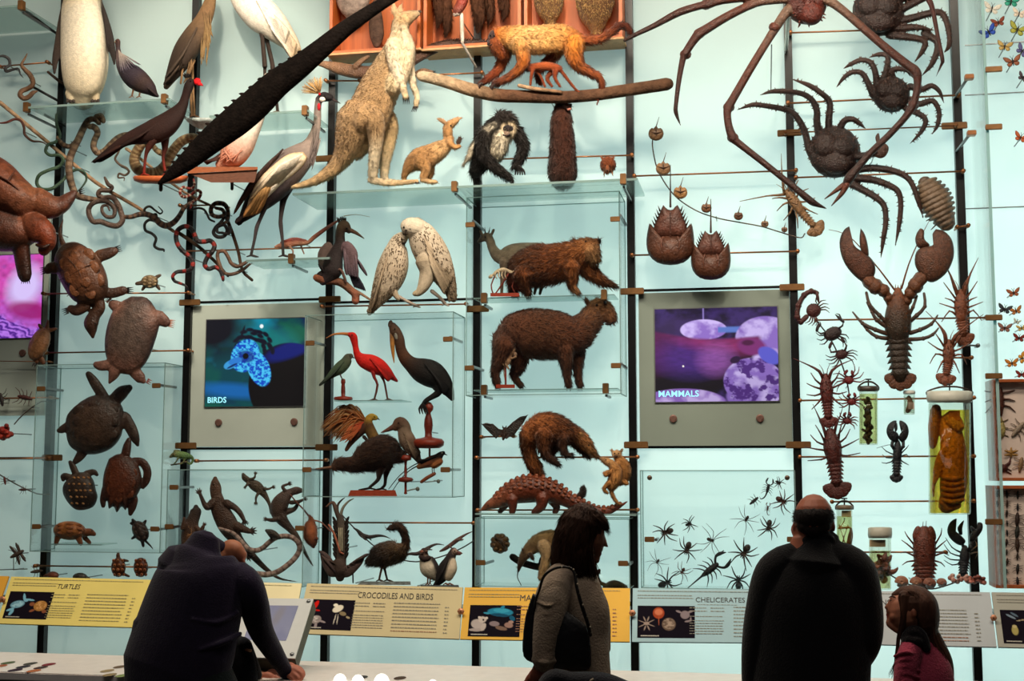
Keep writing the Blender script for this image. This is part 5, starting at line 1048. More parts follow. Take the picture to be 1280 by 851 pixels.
ex.t([(424,650,2.4),(421,640,3),(418,631,2.6),(415,628,2),(408,633,.8)],['3a302a','4a3a30','6a4a3a'],sub=3);ex.t([(423,646,1.4),(422,632,1.5),(427,625,1),(431,622,.4)],'3a322c',sub=3,seg=6);ex.t([(425,650,2),(428,636,1.8),(435,627,1.2),(442,623,.5)],['5a5448','8a8674'],sub=3,seg=6);ex.t([(425,690,1.4,6),(418,668,1.4,7),(411,656,1.2,7)],'a0604a',sub=2);ex.t([(425,690,1,6),(429,692,1,6)],'a0604a',sub=1)
for x in (424,426,428):ex.t([(x,688,.8,6),(x-.5,660,.7,6.4)],'a49c84',sub=1,seg=5)
ex.t([(441,712,.9),(441.3,728,.9)],'2a2a2a',sub=1)
solid('lyrebird',g,.3,FEATHER,'dark bird seen head-down with spread wings and long upright tail plumes','bird',vox=.75,extra=ex,pin=True)
g = G();EM = '4a3420'
g.t([(484,661,1.4),(490,659,3.4),(496,657,4.4),(502,661,4.6),(506,669,4.2),(507,678,4.6),(503,687,7)],['2a1c14','3a281c','4a3222','4a3222',EM]);g.t([(505,684,7),(498,689,12),(486,691,14.5),(474,695,13.5),(465,700,7)],[EM,'54402a',EM,'3a2818',EM],.9)
ex = G();eye(ex,494,656.5,.8,4);ex.cone((487,661),(482,662.5),1.5,'2a1c14')
for p in ([(480,704,4,4),(477,711,1.6,5),(474,724,1.4,5)],[(480,704,4,-3),(481,712,1.6,-4),(484,724,1.4,-4)]):ex.t(p,'3a2418',sub=2,seg=7)
toes(ex,474,725.5,5,'3a2a22',1.2,dx=5);toes(ex,484,725.5,-4,'3a2a22',1.2,dx=6)
solid('young_emu',g,.36,FUR,'shaggy young emu-like bird on a grey slab above the tan label','bird',vox=.75,extra=ex,fuzz=(4200,5.5,.32,None,.3))
g = G();V = [(x,y,z) for z in (-22,22) for x,y in ((452,726.5),(513,726.5),(513.5,731),(446,731))];g.add(V,BOXQ,[],np.tile(lin('767c7c'),(8,1)));solid('grey_slab',g,.36,SHELL,'grey slab under the young emu','stand',flat=True,pin=True)
g = G();g.t([(530,689,4.6),(530.5,694,5.4),(532,702,8),(535,711,10),(539,718,7),(543,723,3)],['3a2824','4a342c','b8ac98','c8bca8','a89c88','2a2422'],.85);g.t([(539,700,5,-2),(544,710,5.4,-2),(547,718,3,-2)],'241e20',.7)
ex = G();ex.e(527,689.5,2.6,2.2,0,2.6,4,'8a5a4a');ex.e(533,689,2,2,0,2,4,'5a4238');ex.t([(526,696,3,5),(531,699,3.4,6),(536,697,3,5)],'2a1c1a',sub=2);ex.cone((528,691),(524,694),1.6,'3a2a24',5,7)
for x in (535,538):ex.t([(x,719,1.1,3),(x-.5,729,.9,3)],'5a3a2a',sub=1,seg=6);toes(ex,x-.5,730,3,'5a3a2a',.8,dx=-4)
solid('puffin',g,.36,FEATHER,'small pale-bellied seabird facing us beside the puffin','bird',vox=.6,extra=ex)
g = G();g.t([(567,689,5),(565,693,5.6),(562,700,7),(558,709,9.6),(553,719,8.4),(548,727,5),(543,731,2)],['3a3030','2a2222','1c1818','1c1818','1c1818','161314'],.85);g.t([(566,702,4.6,4),(565,711,6.4,5),(561,721,5.4,4)],['c8b8a0','d0c0a8','b8a48c']);g.e(568.5,689.5,3.6,3.6,0,3,3,'9a8070')
ex = G();ex.dome([(570,687),(576,689.5),(578.5,691.5),(575,694),(570,694)],2,2,'6a4440',None,3,1,1);eye(ex,568.5,688.5,.8,6.5);ex.fan([(560,698),(554,712)],[(550,728),(545,730)],8,2,'201b1c','141112',8,3)
for x in (557,562):toes(ex,x,730,3,'7a4a34',1,dx=5)
solid('puffin',g,.38,FEATHER,'black-backed puffin with a thick bill in side view','bird',vox=.6,extra=ex)
g = G();V = [(x,y,z) for z in (-14,14) for x,y in ((526,731),(573,731),(574,734),(525,734))];g.add(V,BOXQ,[],np.tile(lin('50565a'),(8,1)));solid('grey_slab',g,.38,SHELL,'thin dark slab under the two small seabirds','stand',flat=True,pin=True)
def baby_croc(pts,c,d,label,lg):
    g = G().t(pts,c,.8);legs(g,lg,c[1] if isinstance(c,list) else c);return solid('baby_crocodile',g,d,SKIN,label,'crocodile','baby crocodiles on the curved wire',vox=.5,pin=True)
baby_croc([(442,660,.9),(447,663,2),(453,669,3.2),(462,671,2.6),(472,669.5,2),(480,670,1.3),(488,673,.5)],['3a2e2a','2e2422','241e1e'],.15,'baby crocodile with a straight tail above the back of the young emu',[[(452,670,1.2,2),(456,674,.9,2),(458,675,.7,2)],[(460,671,1.1,-1),(464,675,.8,-1)]])
baby_croc([(507,693,1.2),(514,692,2),(522,692,2.6),(530,688,2.8),(538,683,2),(546,680,1.3),(555,681,.5)],['2a2222','3a2a24','3a2a26'],.15,'baby crocodile curving over the head of the small seabird',[[(526,691,1.2,2),(524,696,.9,2)],[(534,686,1.1,2),(540,687,.8,2)]])
baby_croc([(550,689,1.2),(556,686,2.4),(562,682,2.6),(570,676,2.8),(577,671,1.9),(584,667,1.2),(591,664,.6)],['4a3028','5a3a30','5a3a30'],.15,'baby crocodile climbing over the puffin',[[(561,682,1.3,2),(566,686,.9,2)],[(572,675,1.2,2),(579,674,.9,2)]])
g = G().t([(427,643,.8),(440,657,.8),(458,674,.8),(470,684,.8),(490,696,.8),(520,702,.8),(550,696,.8),(575,686,.8),(592,676,.8)],'4a4440',sub=4,seg=6);solid('curved_wire',g,.12,METALCOL,'thin curved wire carrying three baby crocodiles behind the young emu','wire',pin=True)
# ---------------------------------------------------------------- the hanging scaly tail
lo,hi = -2000,0
for _ in range(40):
    mid = (lo+hi)/2
    if W(491,mid,1.2)[2] > 7.19:lo = mid
    else:hi = mid
CEIL = lo
g = G();TL = [(199,229,2.6),(210,221,6),(224,210,10),(244,193,14),(268,172,17.5),(296,150,20),(320,129,20),(345,105,18),(372,85,15.5),(400,62,13),(430,37,10.5),(460,16,8.6),(492,-4,7),(540,-34,6)]
g.t(TL,['0e0908','110c0a','130e0b','110c0a','0f0b09','140e0b'],.7,sub=5);ex = G();B = catmull([(*p,0) for p in TL],7)
for k in range(8,62,3):
    x,y,r = B[k][:3];t = B[k+1][:2]-B[k-1][:2];t = t/np.linalg.norm(t);n = np.array([t[1],-t[0]]);h = 3*min(1,k/16)*(1 if k < 44 else .3);ex.t([(x+n[0]*(r-2),y+n[1]*(r-2),3.2),(x+n[0]*(r+h*.4)-t[0]*1.4,y+n[1]*(r+h*.4)-t[1]*1.4,1.8),(x+n[0]*(r+h)-t[0]*3,y+n[1]*(r+h)-t[1]*3,.5)],'1c1310',.6,sub=2,seg=6)
solid('crocodile_tail',g,1.2,surf('croc_scales',None,rough=.85,amp=.5,nscale=20,bump=.4,bscale=60,pat='cells',spec=.06),'huge dark scaly tail slanting across the view in front of the birds','tail',vox=1.2,extra=ex)
g = G().t([(491,-4,1.5),(491,CEIL,1.5)],'6a6a6a',sub=1);solid('hanging_cable',g,1.2,METALCOL,'steel cable holding up the dark scaly tail','cable')
g = G();CR = '5c4030';body = [(391,78,2.4),(398,79,3.4),(408,81,5),(422,85,7.6),(440,89,8.6),(460,91,8.6),(482,89,8.6),(503,82,8.2),(520,72,7.6),(538,63,6.6),(555,57,5.4),(572,54,4),(590,52.5,2.6),(612,51.5,1)]
g.t(body,['8a6a50','7a5a42',CR,'54382a',CR,'4a3024','3a261c','34221a'],.8,sub=5);legs(g,[[(444,84,4.6,4),(452,76,3.4,6),(460,71,2.4,6)],[(506,86,4,6),(516,94,3.4,8),(528,88,3,9),(540,90,2.2,9)]],'7a5c46');ex = G();B = catmull([(*p,0) for p in body],6)
for k in range(44,78,1):
    x,y,r = B[min(k,len(B)-2)][:3];ex.cone((x,y-r+.5),(x+2.4,y-r-3),1.3,'1e1410')
for i in range(4):ex.cone((539,89+i*.5),(545,89+i*1.2),.9,'1a1410',8+i,8+i)
solid('large_lizard',g,.16,SKIN,'long brown crested lizard stretched behind the kangaroo neck','lizard',vox=.9,extra=ex,pin=True)
# ---------------------------------------------------------------- turtles
def shellplates(ex,cx,cy,rx,ry,rot,rz,c,z=0,k=1.0):
    """raised scutes of a carapace"""
    a = math.radians(rot);rows = [(0,-.62),(0,-.2),(0,.22),(0,.62)]+[(sx*.55,v) for sx in (-1,1) for v in (-.5,-.08,.36)]
    for (u,v) in rows:
        if u*u+v*v > .9:continue
        h = math.sqrt(max(0,1-(u*u+v*v)))*rz;x,y = u*rx*k,v*ry*k;X,Y = cx+x*math.cos(a)-y*math.sin(a),cy+x*math.sin(a)+y*math.cos(a)
        ex.e(X,Y,rx*.25,ry*.21,rot,rz*.08,z+h*.95,c,8,6)
def turtle(name,label,d,shell,limbs,head,c,cl,vox=.8,rz=None,plates=True,outline=None,mat=SHELL,fz=None,extra=None,pin=True,group=None,eyes=None,edge=None):
    cx,cy,rx,ry,rot = shell;rz = rz or min(rx,ry)*.55;g = G()
    if outline:g.dome(outline,rz,0,c,(cx,cy),6,.5,3,edge)
    else:g.e(cx,cy,rx,ry,rot,rz,0,c)
    for l in limbs:g.t(l,cl,.6)
    g.t(head,cl,.8);ex = extra or G()
    if plates:shellplates(ex,cx,cy,rx,ry,rot,rz,plates if isinstance(plates,str) else c)
    for e in (eyes or ()):eye(ex,*e)
    return solid(name,g,d,mat,label,'turtle',group,vox=vox,extra=ex,pin=pin)
def claws(ex,x,y,dx,dy,n=4,L=4,c='1a1210',z=0,s=1.0):
    for i in range(n):
        o = (i-(n-1)/2)*1.9*s;ex.cone((x-dy*o+dx*3,y+dx*o+dy*3),(x-dy*o*1.4+dx*(L+6),y+dx*o*1.4+dy*(L+6)),1.3*s,c,z,z)
ST = '7c4228'
ex = G();claws(ex,32,345,0,1,5,4,z=2);claws(ex,96,241,1,-.3,3,4)
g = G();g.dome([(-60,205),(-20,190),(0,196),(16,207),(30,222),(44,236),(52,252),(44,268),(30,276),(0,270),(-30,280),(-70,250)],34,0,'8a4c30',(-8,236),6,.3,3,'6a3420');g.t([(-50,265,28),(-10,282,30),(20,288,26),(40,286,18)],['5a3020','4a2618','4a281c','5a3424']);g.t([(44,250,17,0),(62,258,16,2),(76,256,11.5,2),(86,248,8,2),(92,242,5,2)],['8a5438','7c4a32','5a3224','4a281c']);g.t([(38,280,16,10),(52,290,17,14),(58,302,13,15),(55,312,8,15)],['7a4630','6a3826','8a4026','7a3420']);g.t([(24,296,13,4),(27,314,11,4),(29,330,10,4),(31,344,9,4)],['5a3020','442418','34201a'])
eye(ex,57,290,1.8,27);ex.t([(46,306,2,22),(54,309,2.4,27),(62,305,2,24)],'34180f',sub=3);ex.t([(-10,216,1.2,33),(10,226,1.4,31),(28,244,1.2,24),(36,262,1,14)],'5e3220',sub=4);ex.t([(10,226,1.2,31),(18,214,1,22)],'5e3220',sub=2);ex.t([(28,244,1.2,24),(40,240,1,12)],'5e3220',sub=2)
for i in range(5):ex.cone((31+i*2-6,343),(31+i*2.4-7,349),1.6,'24140f',6,7)
solid('giant_turtle',g,.62,SHELL,'giant brown turtle cut off by the edge of the view, hanging over the purple screen','turtle',vox=1.2,extra=ex,pin=True)
ex = G();claws(ex,142,313,.9,-.3,4,5);claws(ex,156,363,1,0,4,5);claws(ex,60,337,-1,.2,4,4);claws(ex,88,387,-.9,.3,4,5)
for p in ([(84,322,1,18),(98,338,1,21),(104,356,1,20),(112,374,1,14)],[(98,338,1,21),(112,331,1,19),(124,330,1,11)],[(104,356,1,20),(122,352,1,15),(132,350,1,8)],[(98,338,1,21),(84,346,1,17),(74,350,1,10)],[(104,356,1,20),(92,364,1,16),(84,370,1,10)]):ex.t([(a,b,.55,q-1) for a,b,_,q in p],'4a2c1c',sub=3,seg=5)
shellplates(ex,103,343,30,40,-22,20,'74482e')
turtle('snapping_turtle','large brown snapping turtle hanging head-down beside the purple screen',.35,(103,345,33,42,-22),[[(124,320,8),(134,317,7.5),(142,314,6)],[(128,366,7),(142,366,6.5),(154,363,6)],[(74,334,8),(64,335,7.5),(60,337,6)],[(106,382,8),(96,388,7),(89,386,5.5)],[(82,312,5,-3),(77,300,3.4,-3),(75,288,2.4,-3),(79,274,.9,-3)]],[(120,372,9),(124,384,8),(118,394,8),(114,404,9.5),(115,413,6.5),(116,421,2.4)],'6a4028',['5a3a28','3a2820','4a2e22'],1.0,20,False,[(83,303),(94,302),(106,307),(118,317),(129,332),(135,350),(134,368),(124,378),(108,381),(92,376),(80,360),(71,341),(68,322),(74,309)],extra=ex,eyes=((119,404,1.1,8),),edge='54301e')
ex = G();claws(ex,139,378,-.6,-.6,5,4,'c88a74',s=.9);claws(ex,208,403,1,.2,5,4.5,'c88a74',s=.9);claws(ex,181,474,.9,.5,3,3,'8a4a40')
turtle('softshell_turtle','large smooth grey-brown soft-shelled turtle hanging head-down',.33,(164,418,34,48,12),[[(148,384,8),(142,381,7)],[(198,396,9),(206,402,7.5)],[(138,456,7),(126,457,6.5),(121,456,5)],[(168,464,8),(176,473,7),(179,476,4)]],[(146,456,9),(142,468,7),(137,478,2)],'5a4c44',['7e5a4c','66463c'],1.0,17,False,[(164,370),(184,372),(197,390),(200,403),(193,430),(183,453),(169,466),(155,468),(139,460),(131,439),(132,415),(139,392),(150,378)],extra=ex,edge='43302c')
turtle('spotted_turtle','small spotted turtle on a rod above the soft-shelled turtle',.16,(187,352,11,8.6,0),[[(196,346,2.6),(200,344,2)],[(197,358,2.6),(199,361,2)],[(180,359,2.4),(178,362,1.8)]],[(177,353.5,3),(171,354.5,2.4)],'6e5a40','4a3a2c',.6,7,'8a7656')
ex = G();claws(ex,46,451,-.4,1,3,3);turtle('tan_turtle','small smooth tan turtle pointing its tail at the purple screen',.2,(49,430,12.5,22,24),[[(57,416,3.6),(59,408,2.8),(60,400,1.2)],[(61,413,3),(70,411,2)],[(44,449,3.6),(46,452,2.6)],[(51,448,4),(54,453,3)]],[(53,412,3),(49,406,2)],'8a6040',['7a5034','5a3a2a'],.7,10,False,extra=ex)
ex = G();shellplates(ex,119,530,36,34,0,17,'3e2c22')
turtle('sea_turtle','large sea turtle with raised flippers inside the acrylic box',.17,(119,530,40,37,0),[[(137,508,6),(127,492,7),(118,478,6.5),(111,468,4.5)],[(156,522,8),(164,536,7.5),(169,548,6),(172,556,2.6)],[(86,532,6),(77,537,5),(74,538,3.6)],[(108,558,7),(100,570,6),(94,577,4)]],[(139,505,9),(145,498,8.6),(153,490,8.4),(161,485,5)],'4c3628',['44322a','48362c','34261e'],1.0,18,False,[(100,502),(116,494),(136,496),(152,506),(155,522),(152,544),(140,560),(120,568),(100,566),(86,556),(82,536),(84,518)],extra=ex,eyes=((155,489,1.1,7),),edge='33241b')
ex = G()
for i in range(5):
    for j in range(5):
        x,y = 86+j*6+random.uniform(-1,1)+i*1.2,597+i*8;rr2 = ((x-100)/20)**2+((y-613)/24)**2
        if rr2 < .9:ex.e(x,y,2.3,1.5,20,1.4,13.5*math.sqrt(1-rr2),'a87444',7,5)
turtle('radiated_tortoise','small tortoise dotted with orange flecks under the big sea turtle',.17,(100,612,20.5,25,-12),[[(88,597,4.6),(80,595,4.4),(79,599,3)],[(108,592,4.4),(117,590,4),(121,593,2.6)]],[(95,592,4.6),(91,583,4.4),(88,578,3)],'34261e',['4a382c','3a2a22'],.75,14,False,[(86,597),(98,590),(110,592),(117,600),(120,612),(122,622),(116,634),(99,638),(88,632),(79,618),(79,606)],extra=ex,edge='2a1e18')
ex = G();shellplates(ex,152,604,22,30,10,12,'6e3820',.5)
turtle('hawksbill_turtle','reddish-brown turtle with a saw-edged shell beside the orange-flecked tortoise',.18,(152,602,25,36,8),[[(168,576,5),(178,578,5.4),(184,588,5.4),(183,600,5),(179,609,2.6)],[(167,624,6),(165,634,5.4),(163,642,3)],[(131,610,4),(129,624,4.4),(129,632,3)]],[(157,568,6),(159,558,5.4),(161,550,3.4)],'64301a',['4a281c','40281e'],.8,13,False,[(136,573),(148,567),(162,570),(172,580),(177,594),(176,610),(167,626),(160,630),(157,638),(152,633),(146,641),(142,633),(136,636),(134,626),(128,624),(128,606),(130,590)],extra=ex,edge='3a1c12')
ex = G();shellplates(ex,87,662,20,11,0,14,'9a5a34',0);eye(ex,115,663,.9,4)
turtle('box_tortoise','orange-brown tortoise walking on a thin shelf at the bottom of the acrylic box',.15,(87,663,21,12,2),[[(72,672,4),(70,679,3)],[(98,672,4.4,5),(101,679,3.2,6)],[(106,672,3.6,-4),(112,678,2.6,-4)]],[(105,666,5),(112,665,5),(117,667,3.4)],'a4622f',['8a4e2c','6a3c24'],.75,14,False,extra=ex,pin=False)
ex = G();ex.t([(182,676,1.6),(188,682,1),(191,686,.4)],'2a2220',sub=2);turtle('small_dark_turtle','small dark turtle with a thin tail in the corner of the acrylic box',.14,(175.5,664,10,14,-28),[[(168,655,2.6),(164,654,2)],[(180,654,2.6),(182,651,1.8)],[(178,676,2.6),(179,682,2)],[(168,671,2.2),(165,673,1.6)]],[(169,654,3),(166,650,2.2)],'33241f','2a211e',.6,7,'46342c',extra=ex)
for (x,nm,lb,head) in ((148,'star_tortoise','small star-patterned tortoise with its head raised above the yellow label',True),(176,'patterned_shell','small box-patterned turtle shell next to the star-patterned tortoise',False)):
    g = G().e(x,709,9.4,12.4,0,8,0,'5a2c18');ex = G()
    for i in range(4):
        for j in range(3):
            px,py = x-5.4+j*5.4+(i % 2)*1.4-.7,700.5+i*5.8;q = ((px-x)/9.4)**2+((py-709)/12.4)**2
            if q < .95:
                h = 8*math.sqrt(1-q);ex.e(px,py,2.1,2.2,0,1.3,h,'b0693c' if head else 'a85c34',7,5);ex.e(px,py,.9,.9,0,1,h+.9,'4a2414',6,4)
    if head:g.t([(x,698,2.6),(x-.5,694,2.6),(x,691,1.8)],'5a3424');g.t([(x+7,700,2),(x+12,701,1.4)],'4a2a1e');g.t([(x+8,718,2),(x+13,720,1.6)],'4a2a1e')
    solid(nm,g,.17,SHELL,lb,'turtle',vox=.6,extra=ex,pin=True)
g = G().e(66,719,8,5,0,6,0,'6a3a2a');g.t([(58,719,2),(55,720,1.4)],'5a3224');solid('turtle',g,.2,SHELL,'reddish turtle back just peeping over the TURTLES label','turtle',vox=.6,pin=True)
g = G().e(100,721,9.5,5.4,0,7,0,'34302a');g.t([(109,722,2),(112,723,1.4)],'34302a');solid('turtle',g,.2,SHELL,'dark turtle back just peeping over the TURTLES label','turtle',vox=.6,pin=True)
# ---------------------------------------------------------------- snakes
def snake(pts,c,label,d=.13,name='snake',w=1.0,sub=6,z=None,mat=SKIN,ex=None,flatz=0):
    n = len(pts);P = []
    for i,p in enumerate(pts):
        x,y = p[:2];r = p[2] if len(p) > 2 else w*min(1,.35+i*.5,.2+(n-1-i)*.22);P.append((x,y,r,(p[3] if len(p) > 3 else 1.6*math.sin(i*1.9))))
    g = G().t(P,c,sub=sub,seg=8)
    return solid(name,g,d,mat,label,'snake','snakes on the wall',extra=ex,pin=True)
snake([(34,67),(31,73),(27,81),(31,87),(37,93),(41,101),(40,107),(34,111),(27,114),(25,119),(30,123),(36,121),(41,116),(46,114)][::-1],['8a6850','7a5a42','8a6a50'],'short thick brown snake just below the shelf rod, left of the penguin',w=3.2)
snake([(-6,72),(4,70),(11,74),(12,81),(7,85),(8,89),(16,87),(23,86),(25,92),(29,97)],['4a4848','3a3a3c'],'thin dark grey snake curling round the rod at the edge of the view',w=2)
snake([(-4,154),(8,153),(18,149),(26,151),(30,159),(31,168),(40,176),(50,177),(57,180),(60,187)],['7a3a30','5a3a30','6a5040'],'thin reddish-brown snake wound on the long pale stick',w=1.7)
snake([(70,143,1.4),(71,156,2),(75,170,2),(70,177,2),(60,181,2),(57,189,2),(63,194,2),(74,194,2),(79,200,2.2),(74,208,2.2),(60,213,2.2),(49,219,2.3),(46,229,2.3),(52,236,2.2),(64,236,2.2),(76,228,2),(86,217,2),(96,212,1.8),(105,215,1.6),(108,224,1.4),(103,233,1.1),(96,240,.6)],['3c5242','445c46','384c3e'],'long slender green snake looping below the penguin shelf')
BOA = bands('7c6650','5c4838',22)
snake([(129,151,3.4),(126,145,3.6),(120,147,3.6),(124,154,3),(118,149,3.6),(110,151,4),(104,161,4.4),(99,172,4.6),(93,184,4.6),(88,196,4.8),(86,208,4.8),(87,220,4.8),(90,232,4.6),(95,243,4.4),(104,247,4),(116,249,3.4),(126,250,2.6),(132,251,1.6)],BOA,'thick tan blotched snake hanging down behind the green snake',sub=8)
snake([(112,158,3.6),(118,159,4),(122,166,4),(118,176,4),(117,184,4),(122,191,4),(130,189,4),(138,181,4),(147,173,4.2),(157,169,4),(168,169,3.4)],bands('7e6850','584636',14),'tan blotched snake coiling under the tail of the red-billed bird',d=.16,sub=8)
snake([(72,172,2.4),(78,180,3),(88,183,3.2),(96,175,3),(100,166,2.6)],bands('7a5e46','4a382c',8),'short brown blotched snake beside the green snake head',d=.12)
PY = bands('9a845e','74583a',26,.45)
snake([(184,177,4),(176,182,6),(170,192,6.6),(168,202,6.8),(173,212,6.8),(184,216,6.6),(196,215,6.4),(206,207,6.4),(212,196,6.4),(219,185,6.4),(228,176,6.2),(240,172,5.6),(252,174,4.6)],PY,'thick python patterned with dark rings behind the red-billed bird',d=.14,sub=8)
snake([(190,180,3),(196,188,3.6),(204,192,3.4),(208,186,3)],bands('a88e66','5a4028',8),'short coil of patterned snake between the legs of the red-billed bird',d=.1)
snake([(131,222,1.6),(135,230,2.6),(140,234,2.6),(136,238,2.8),(126,238,3),(123,243,3.2),(129,247,3.2),(140,247,3.4),(147,255,3.6),(151,265,3.6),(153,275,3.6),(147,282,3.6),(137,281,3.6),(126,277,3.6),(117,277,3.4),(112,270,3.4),(111,261,3.4),(116,254,3.2),(126,251,3.2),(136,253,3,3),(143,261,2.8,3),(142,270,2.6,3),(134,271,2.4,3),(128,265,2.2,3),(128,258,2,3),(134,257,1.6,3),(137,263,1,3)],['5c4a40','665247','52423a','5e4c42'],'grey-brown snake coiled in a spiral beside the giant turtle foot',sub=7)
snake([(155,271,2.6),(164,271,3),(174,268,3.4),(184,268,3.6),(193,272,3.8),(200,279,4),(208,282,4),(217,278,3.6),(224,270,3.2),(230,260,2.8),(238,254,2.4),(247,249,1.6)],bands('6a4e3a','3a2a22',18),'brown banded snake stretched along the slanting stick',sub=8)
snake([(198,258,.6),(203,264,.9),(200,267,1.1),(194,263,1.3),(187,258,1.5),(181,261,1.6),(182,267,1.7),(190,269,1.8),(195,268,1.8),(194,275,1.8),(186,275,1.8),(181,280,1.8),(182,288,1.8),(190,292,1.8),(195,298,1.8),(193,307,1.8),(198,311,1.8),(204,312,1.6),(205,314,1)],['34342c','1e1c1a','141414'],'thin black snake dangling from the brown banded snake',sub=7)
CORAL = bands('1c1416','8a2018',15,.7)
snake([(235,362,1),(232,357,1.4),(225,354,1.8),(218,351,2),(216,345,2.2),(221,340,2.4),(230,339,2.6),(238,337,2.8),(241,330,3),(238,322,3),(230,315,3),(223,307,3),(220,297,3),(222,288,3),(230,283,3),(238,285,3),(243,293,3),(247,301,3),(255,302,3),(263,301,3),(268,307,3),(265,315,3),(259,322,3),(256,331,2.9),(261,336,2.8),(269,334,2.7),(275,338,2.6),(278,345,2.4),(279,350,1.8)],CORAL,'long black and red banded snake winding past the black rail',d=.15,sub=7)
snake([(242,224,1.2),(243,232,1.8),(238,236,1.9),(229,234,1.9),(225,240,2),(229,246,2),(238,244,2),(246,238,2),(251,241,2),(248,248,1.8),(241,252,1.6),(238,260,1.3)],bands('7a2420','c8b8a0',20,.7),'small red and pale ringed snake under the wooden slab',d=.16)
snake([(276,280,1.4),(284,276,2.2),(285,264,2.6),(280,255,2.8),(270,254,2.8),(264,260,2.8),(265,268,2.8),(273,271,2.6),(280,268,2.4,3),(278,262,2.2,3),(270,260,2,3)],bands('6a5240','2e2420',16),'small patterned snake in a tight coil behind the crane tail',d=.16)
snake([(240,262,1.2),(248,260,1.4),(255,262,1.5),(259,268,1.5),(262,274,1.4),(268,277,1.2)],'2a2422','thin dark snake linking the black rail and the tight coil',d=.13)
snake([(281,270,1.8),(276,278,2.2),(270,284,2.4),(267,291,2.4),(272,296,2.4),(280,295,2.4),(284,288,2.3),(280,281,2.2),(272,284,2,3),(272,290,1.8,3),(278,291,1.6,3),(286,292,1.8),(288,284,1.8)],['1e1a1a','2a2424'],'dark snake in a double coil below the patterned coil',d=.15)
snake([(279,341,2.2),(275,332,2.4),(272,322,2.4),(273,315,2.4),(280,314,2.4),(285,321,2.4),(289,329,2.4),(296,333,2.4),(304,330,2.4),(309,327,2)],['5e4434','6a4c3a','543c2e'],'smooth brown snake beside the end of the red banded snake',d=.14)
snake([(279,341,2),(287,343,2.2),(296,341,2.2),(305,336,2),(311,331,1.6),(315,329,.8)],['5e4434','4a3628'],'smooth brown snake draped on the knobbly twig below the crane shelf',d=.13)
snake([(150,186,1),(147,192,1.3),(144,199,1.5),(150,206,1.5),(158,210,1.5),(161,215,1.5),(156,219,1.5),(149,217,1.4),(148,222,1.2),(155,222,.9),(155,226,.5)],['5a4a3c','6a5a4a'],'small thin brown snake hanging below the tail feathers of the red-billed bird',d=.12)
# ---------------------------------------------------------------- chameleon and the lizard box
g = G();g.t([(213,571,1.6),(217,568.5,3.4),(221,568,4),(227,569,5),(233,570,4.6),(238,571,3),(241,574,1.8),(239,579,1.6),(235,579,1.4),(234,576,1)],['8a7a5a','6a7a4a','5a7a44','4a6e3e','55703f','4a5c38'],.8);g.t([(219,564,2.4),(224,563,1.2)],'6a7048',.5)
legs(g,[[(223,572,1.4,2),(220,577,1,2),(217,580,.9,2)],[(231,573,1.4,2),(229,578,1,2),(225,580,.9,2)]],'6a7048');ex = G();ex.t([(214,581,1),(224,579.5,1),(233,577,1)],'6a5844',sub=1,seg=6);ex.e(217.5,568,1.3,1.3,0,1.3,2.6,'7a6a40',7,5)
solid('chameleon',g,.12,SKIN,'small green chameleon with a curled tail at the end of the rod','lizard',vox=.5,extra=ex,pin=True)
def hand(ex,x,y,dx,dy,c,s=1.0,n=5,spread=.42,z=4):
    a0 = math.atan2(dy,dx)
    for i in range(n):
        a = a0+(i-(n-1)/2)*spread;L = (6.2 if i not in (0,n-1) else 4.6)*s;ex.t([(x,y,.95*s,z),(x+math.cos(a)*L*.55,y+math.sin(a)*L*.55,.85*s,z+1),(x+math.cos(a)*L,y+math.sin(a)*L,.25*s,z)],c,sub=2,seg=6)
BL = '553626'
g = G();ex = G();g.t([(245,634,3.6),(245,638,7),(243,645,7.4),(240,653,8.6),(238,664,11),(237,676,11),(238,690,10)],['3a281e','40291e','4a2f20',BL,'5a3e28'],.6);g.t([(246,660,3.6,4),(251,664,3,5),(254,658,2.4,6)],BL);g.t([(232,656,3.4,4),(228,662,2.8,4),(230,648,2.2,4)],BL);g.t([(246,682,5,4),(256,677,3.6,5),(262,674,2.6,5)],'5a3c28');hand(ex,255,657,.3,-1,BL,.8,z=6);hand(ex,262,675,1,-.3,'6a4a34',.7)
for i in range(40):a = random.uniform(0,6.28);q = random.uniform(0,8);ex.e(237.5+math.cos(a)*q,668+math.sin(a)*q*1.8,.9,.8,0,.6,6.4*math.sqrt(max(.02,1-(q/10.5)**2)),'a06c40',5,4)
solid('gila_monster',g,.13,SKIN,'stout dark lizard with orange speckles in the corner of the lizard box','lizard','lizards in the acrylic box',vox=.7,extra=ex,pin=True)
g = G();ex = G();ML = '4c3428'
g.t([(269,598,3),(269,603,5.6),(269.5,610,7.4),(270,617,7.2),(272,624,8),(274,634,11),(279,645,12.5),(285,656,13),(291,667,10.5),(299,677,7),(310,688,5),(322,701,4),(335,713,3),(350,723,1.8),(372,727,.6)],['5a3e2e','54392b',ML,ML,'46332a','3a2a22','34261f','3a2a22','42302a','4a3a34'],.6,sub=5);g.t([(266,628,5.6,3),(260,634,4.4,5),(256,631,3.4,6),(252,622,2.6,7),(250,617,2.4,7)],'4a342a');g.t([(283,629,5.6,3),(293,634,4.2,5),(300,641,3.6,6),(305,650,2.6,6)],'4a342a');g.t([(296,658,7,3),(304,661,5,5),(312,664,3.4,6)],ML)
hand(ex,250,617,-.5,-1,'4a342a',1.2,z=7);hand(ex,305,650,.3,1,'3a2a22',1.2,z=6);hand(ex,312,664,1,-.1,'3a2a22',1.5,z=6);hand(ex,309,694,.8,.6,'34261f',1.4,z=5);eye(ex,266.5,605,.9,4.4)
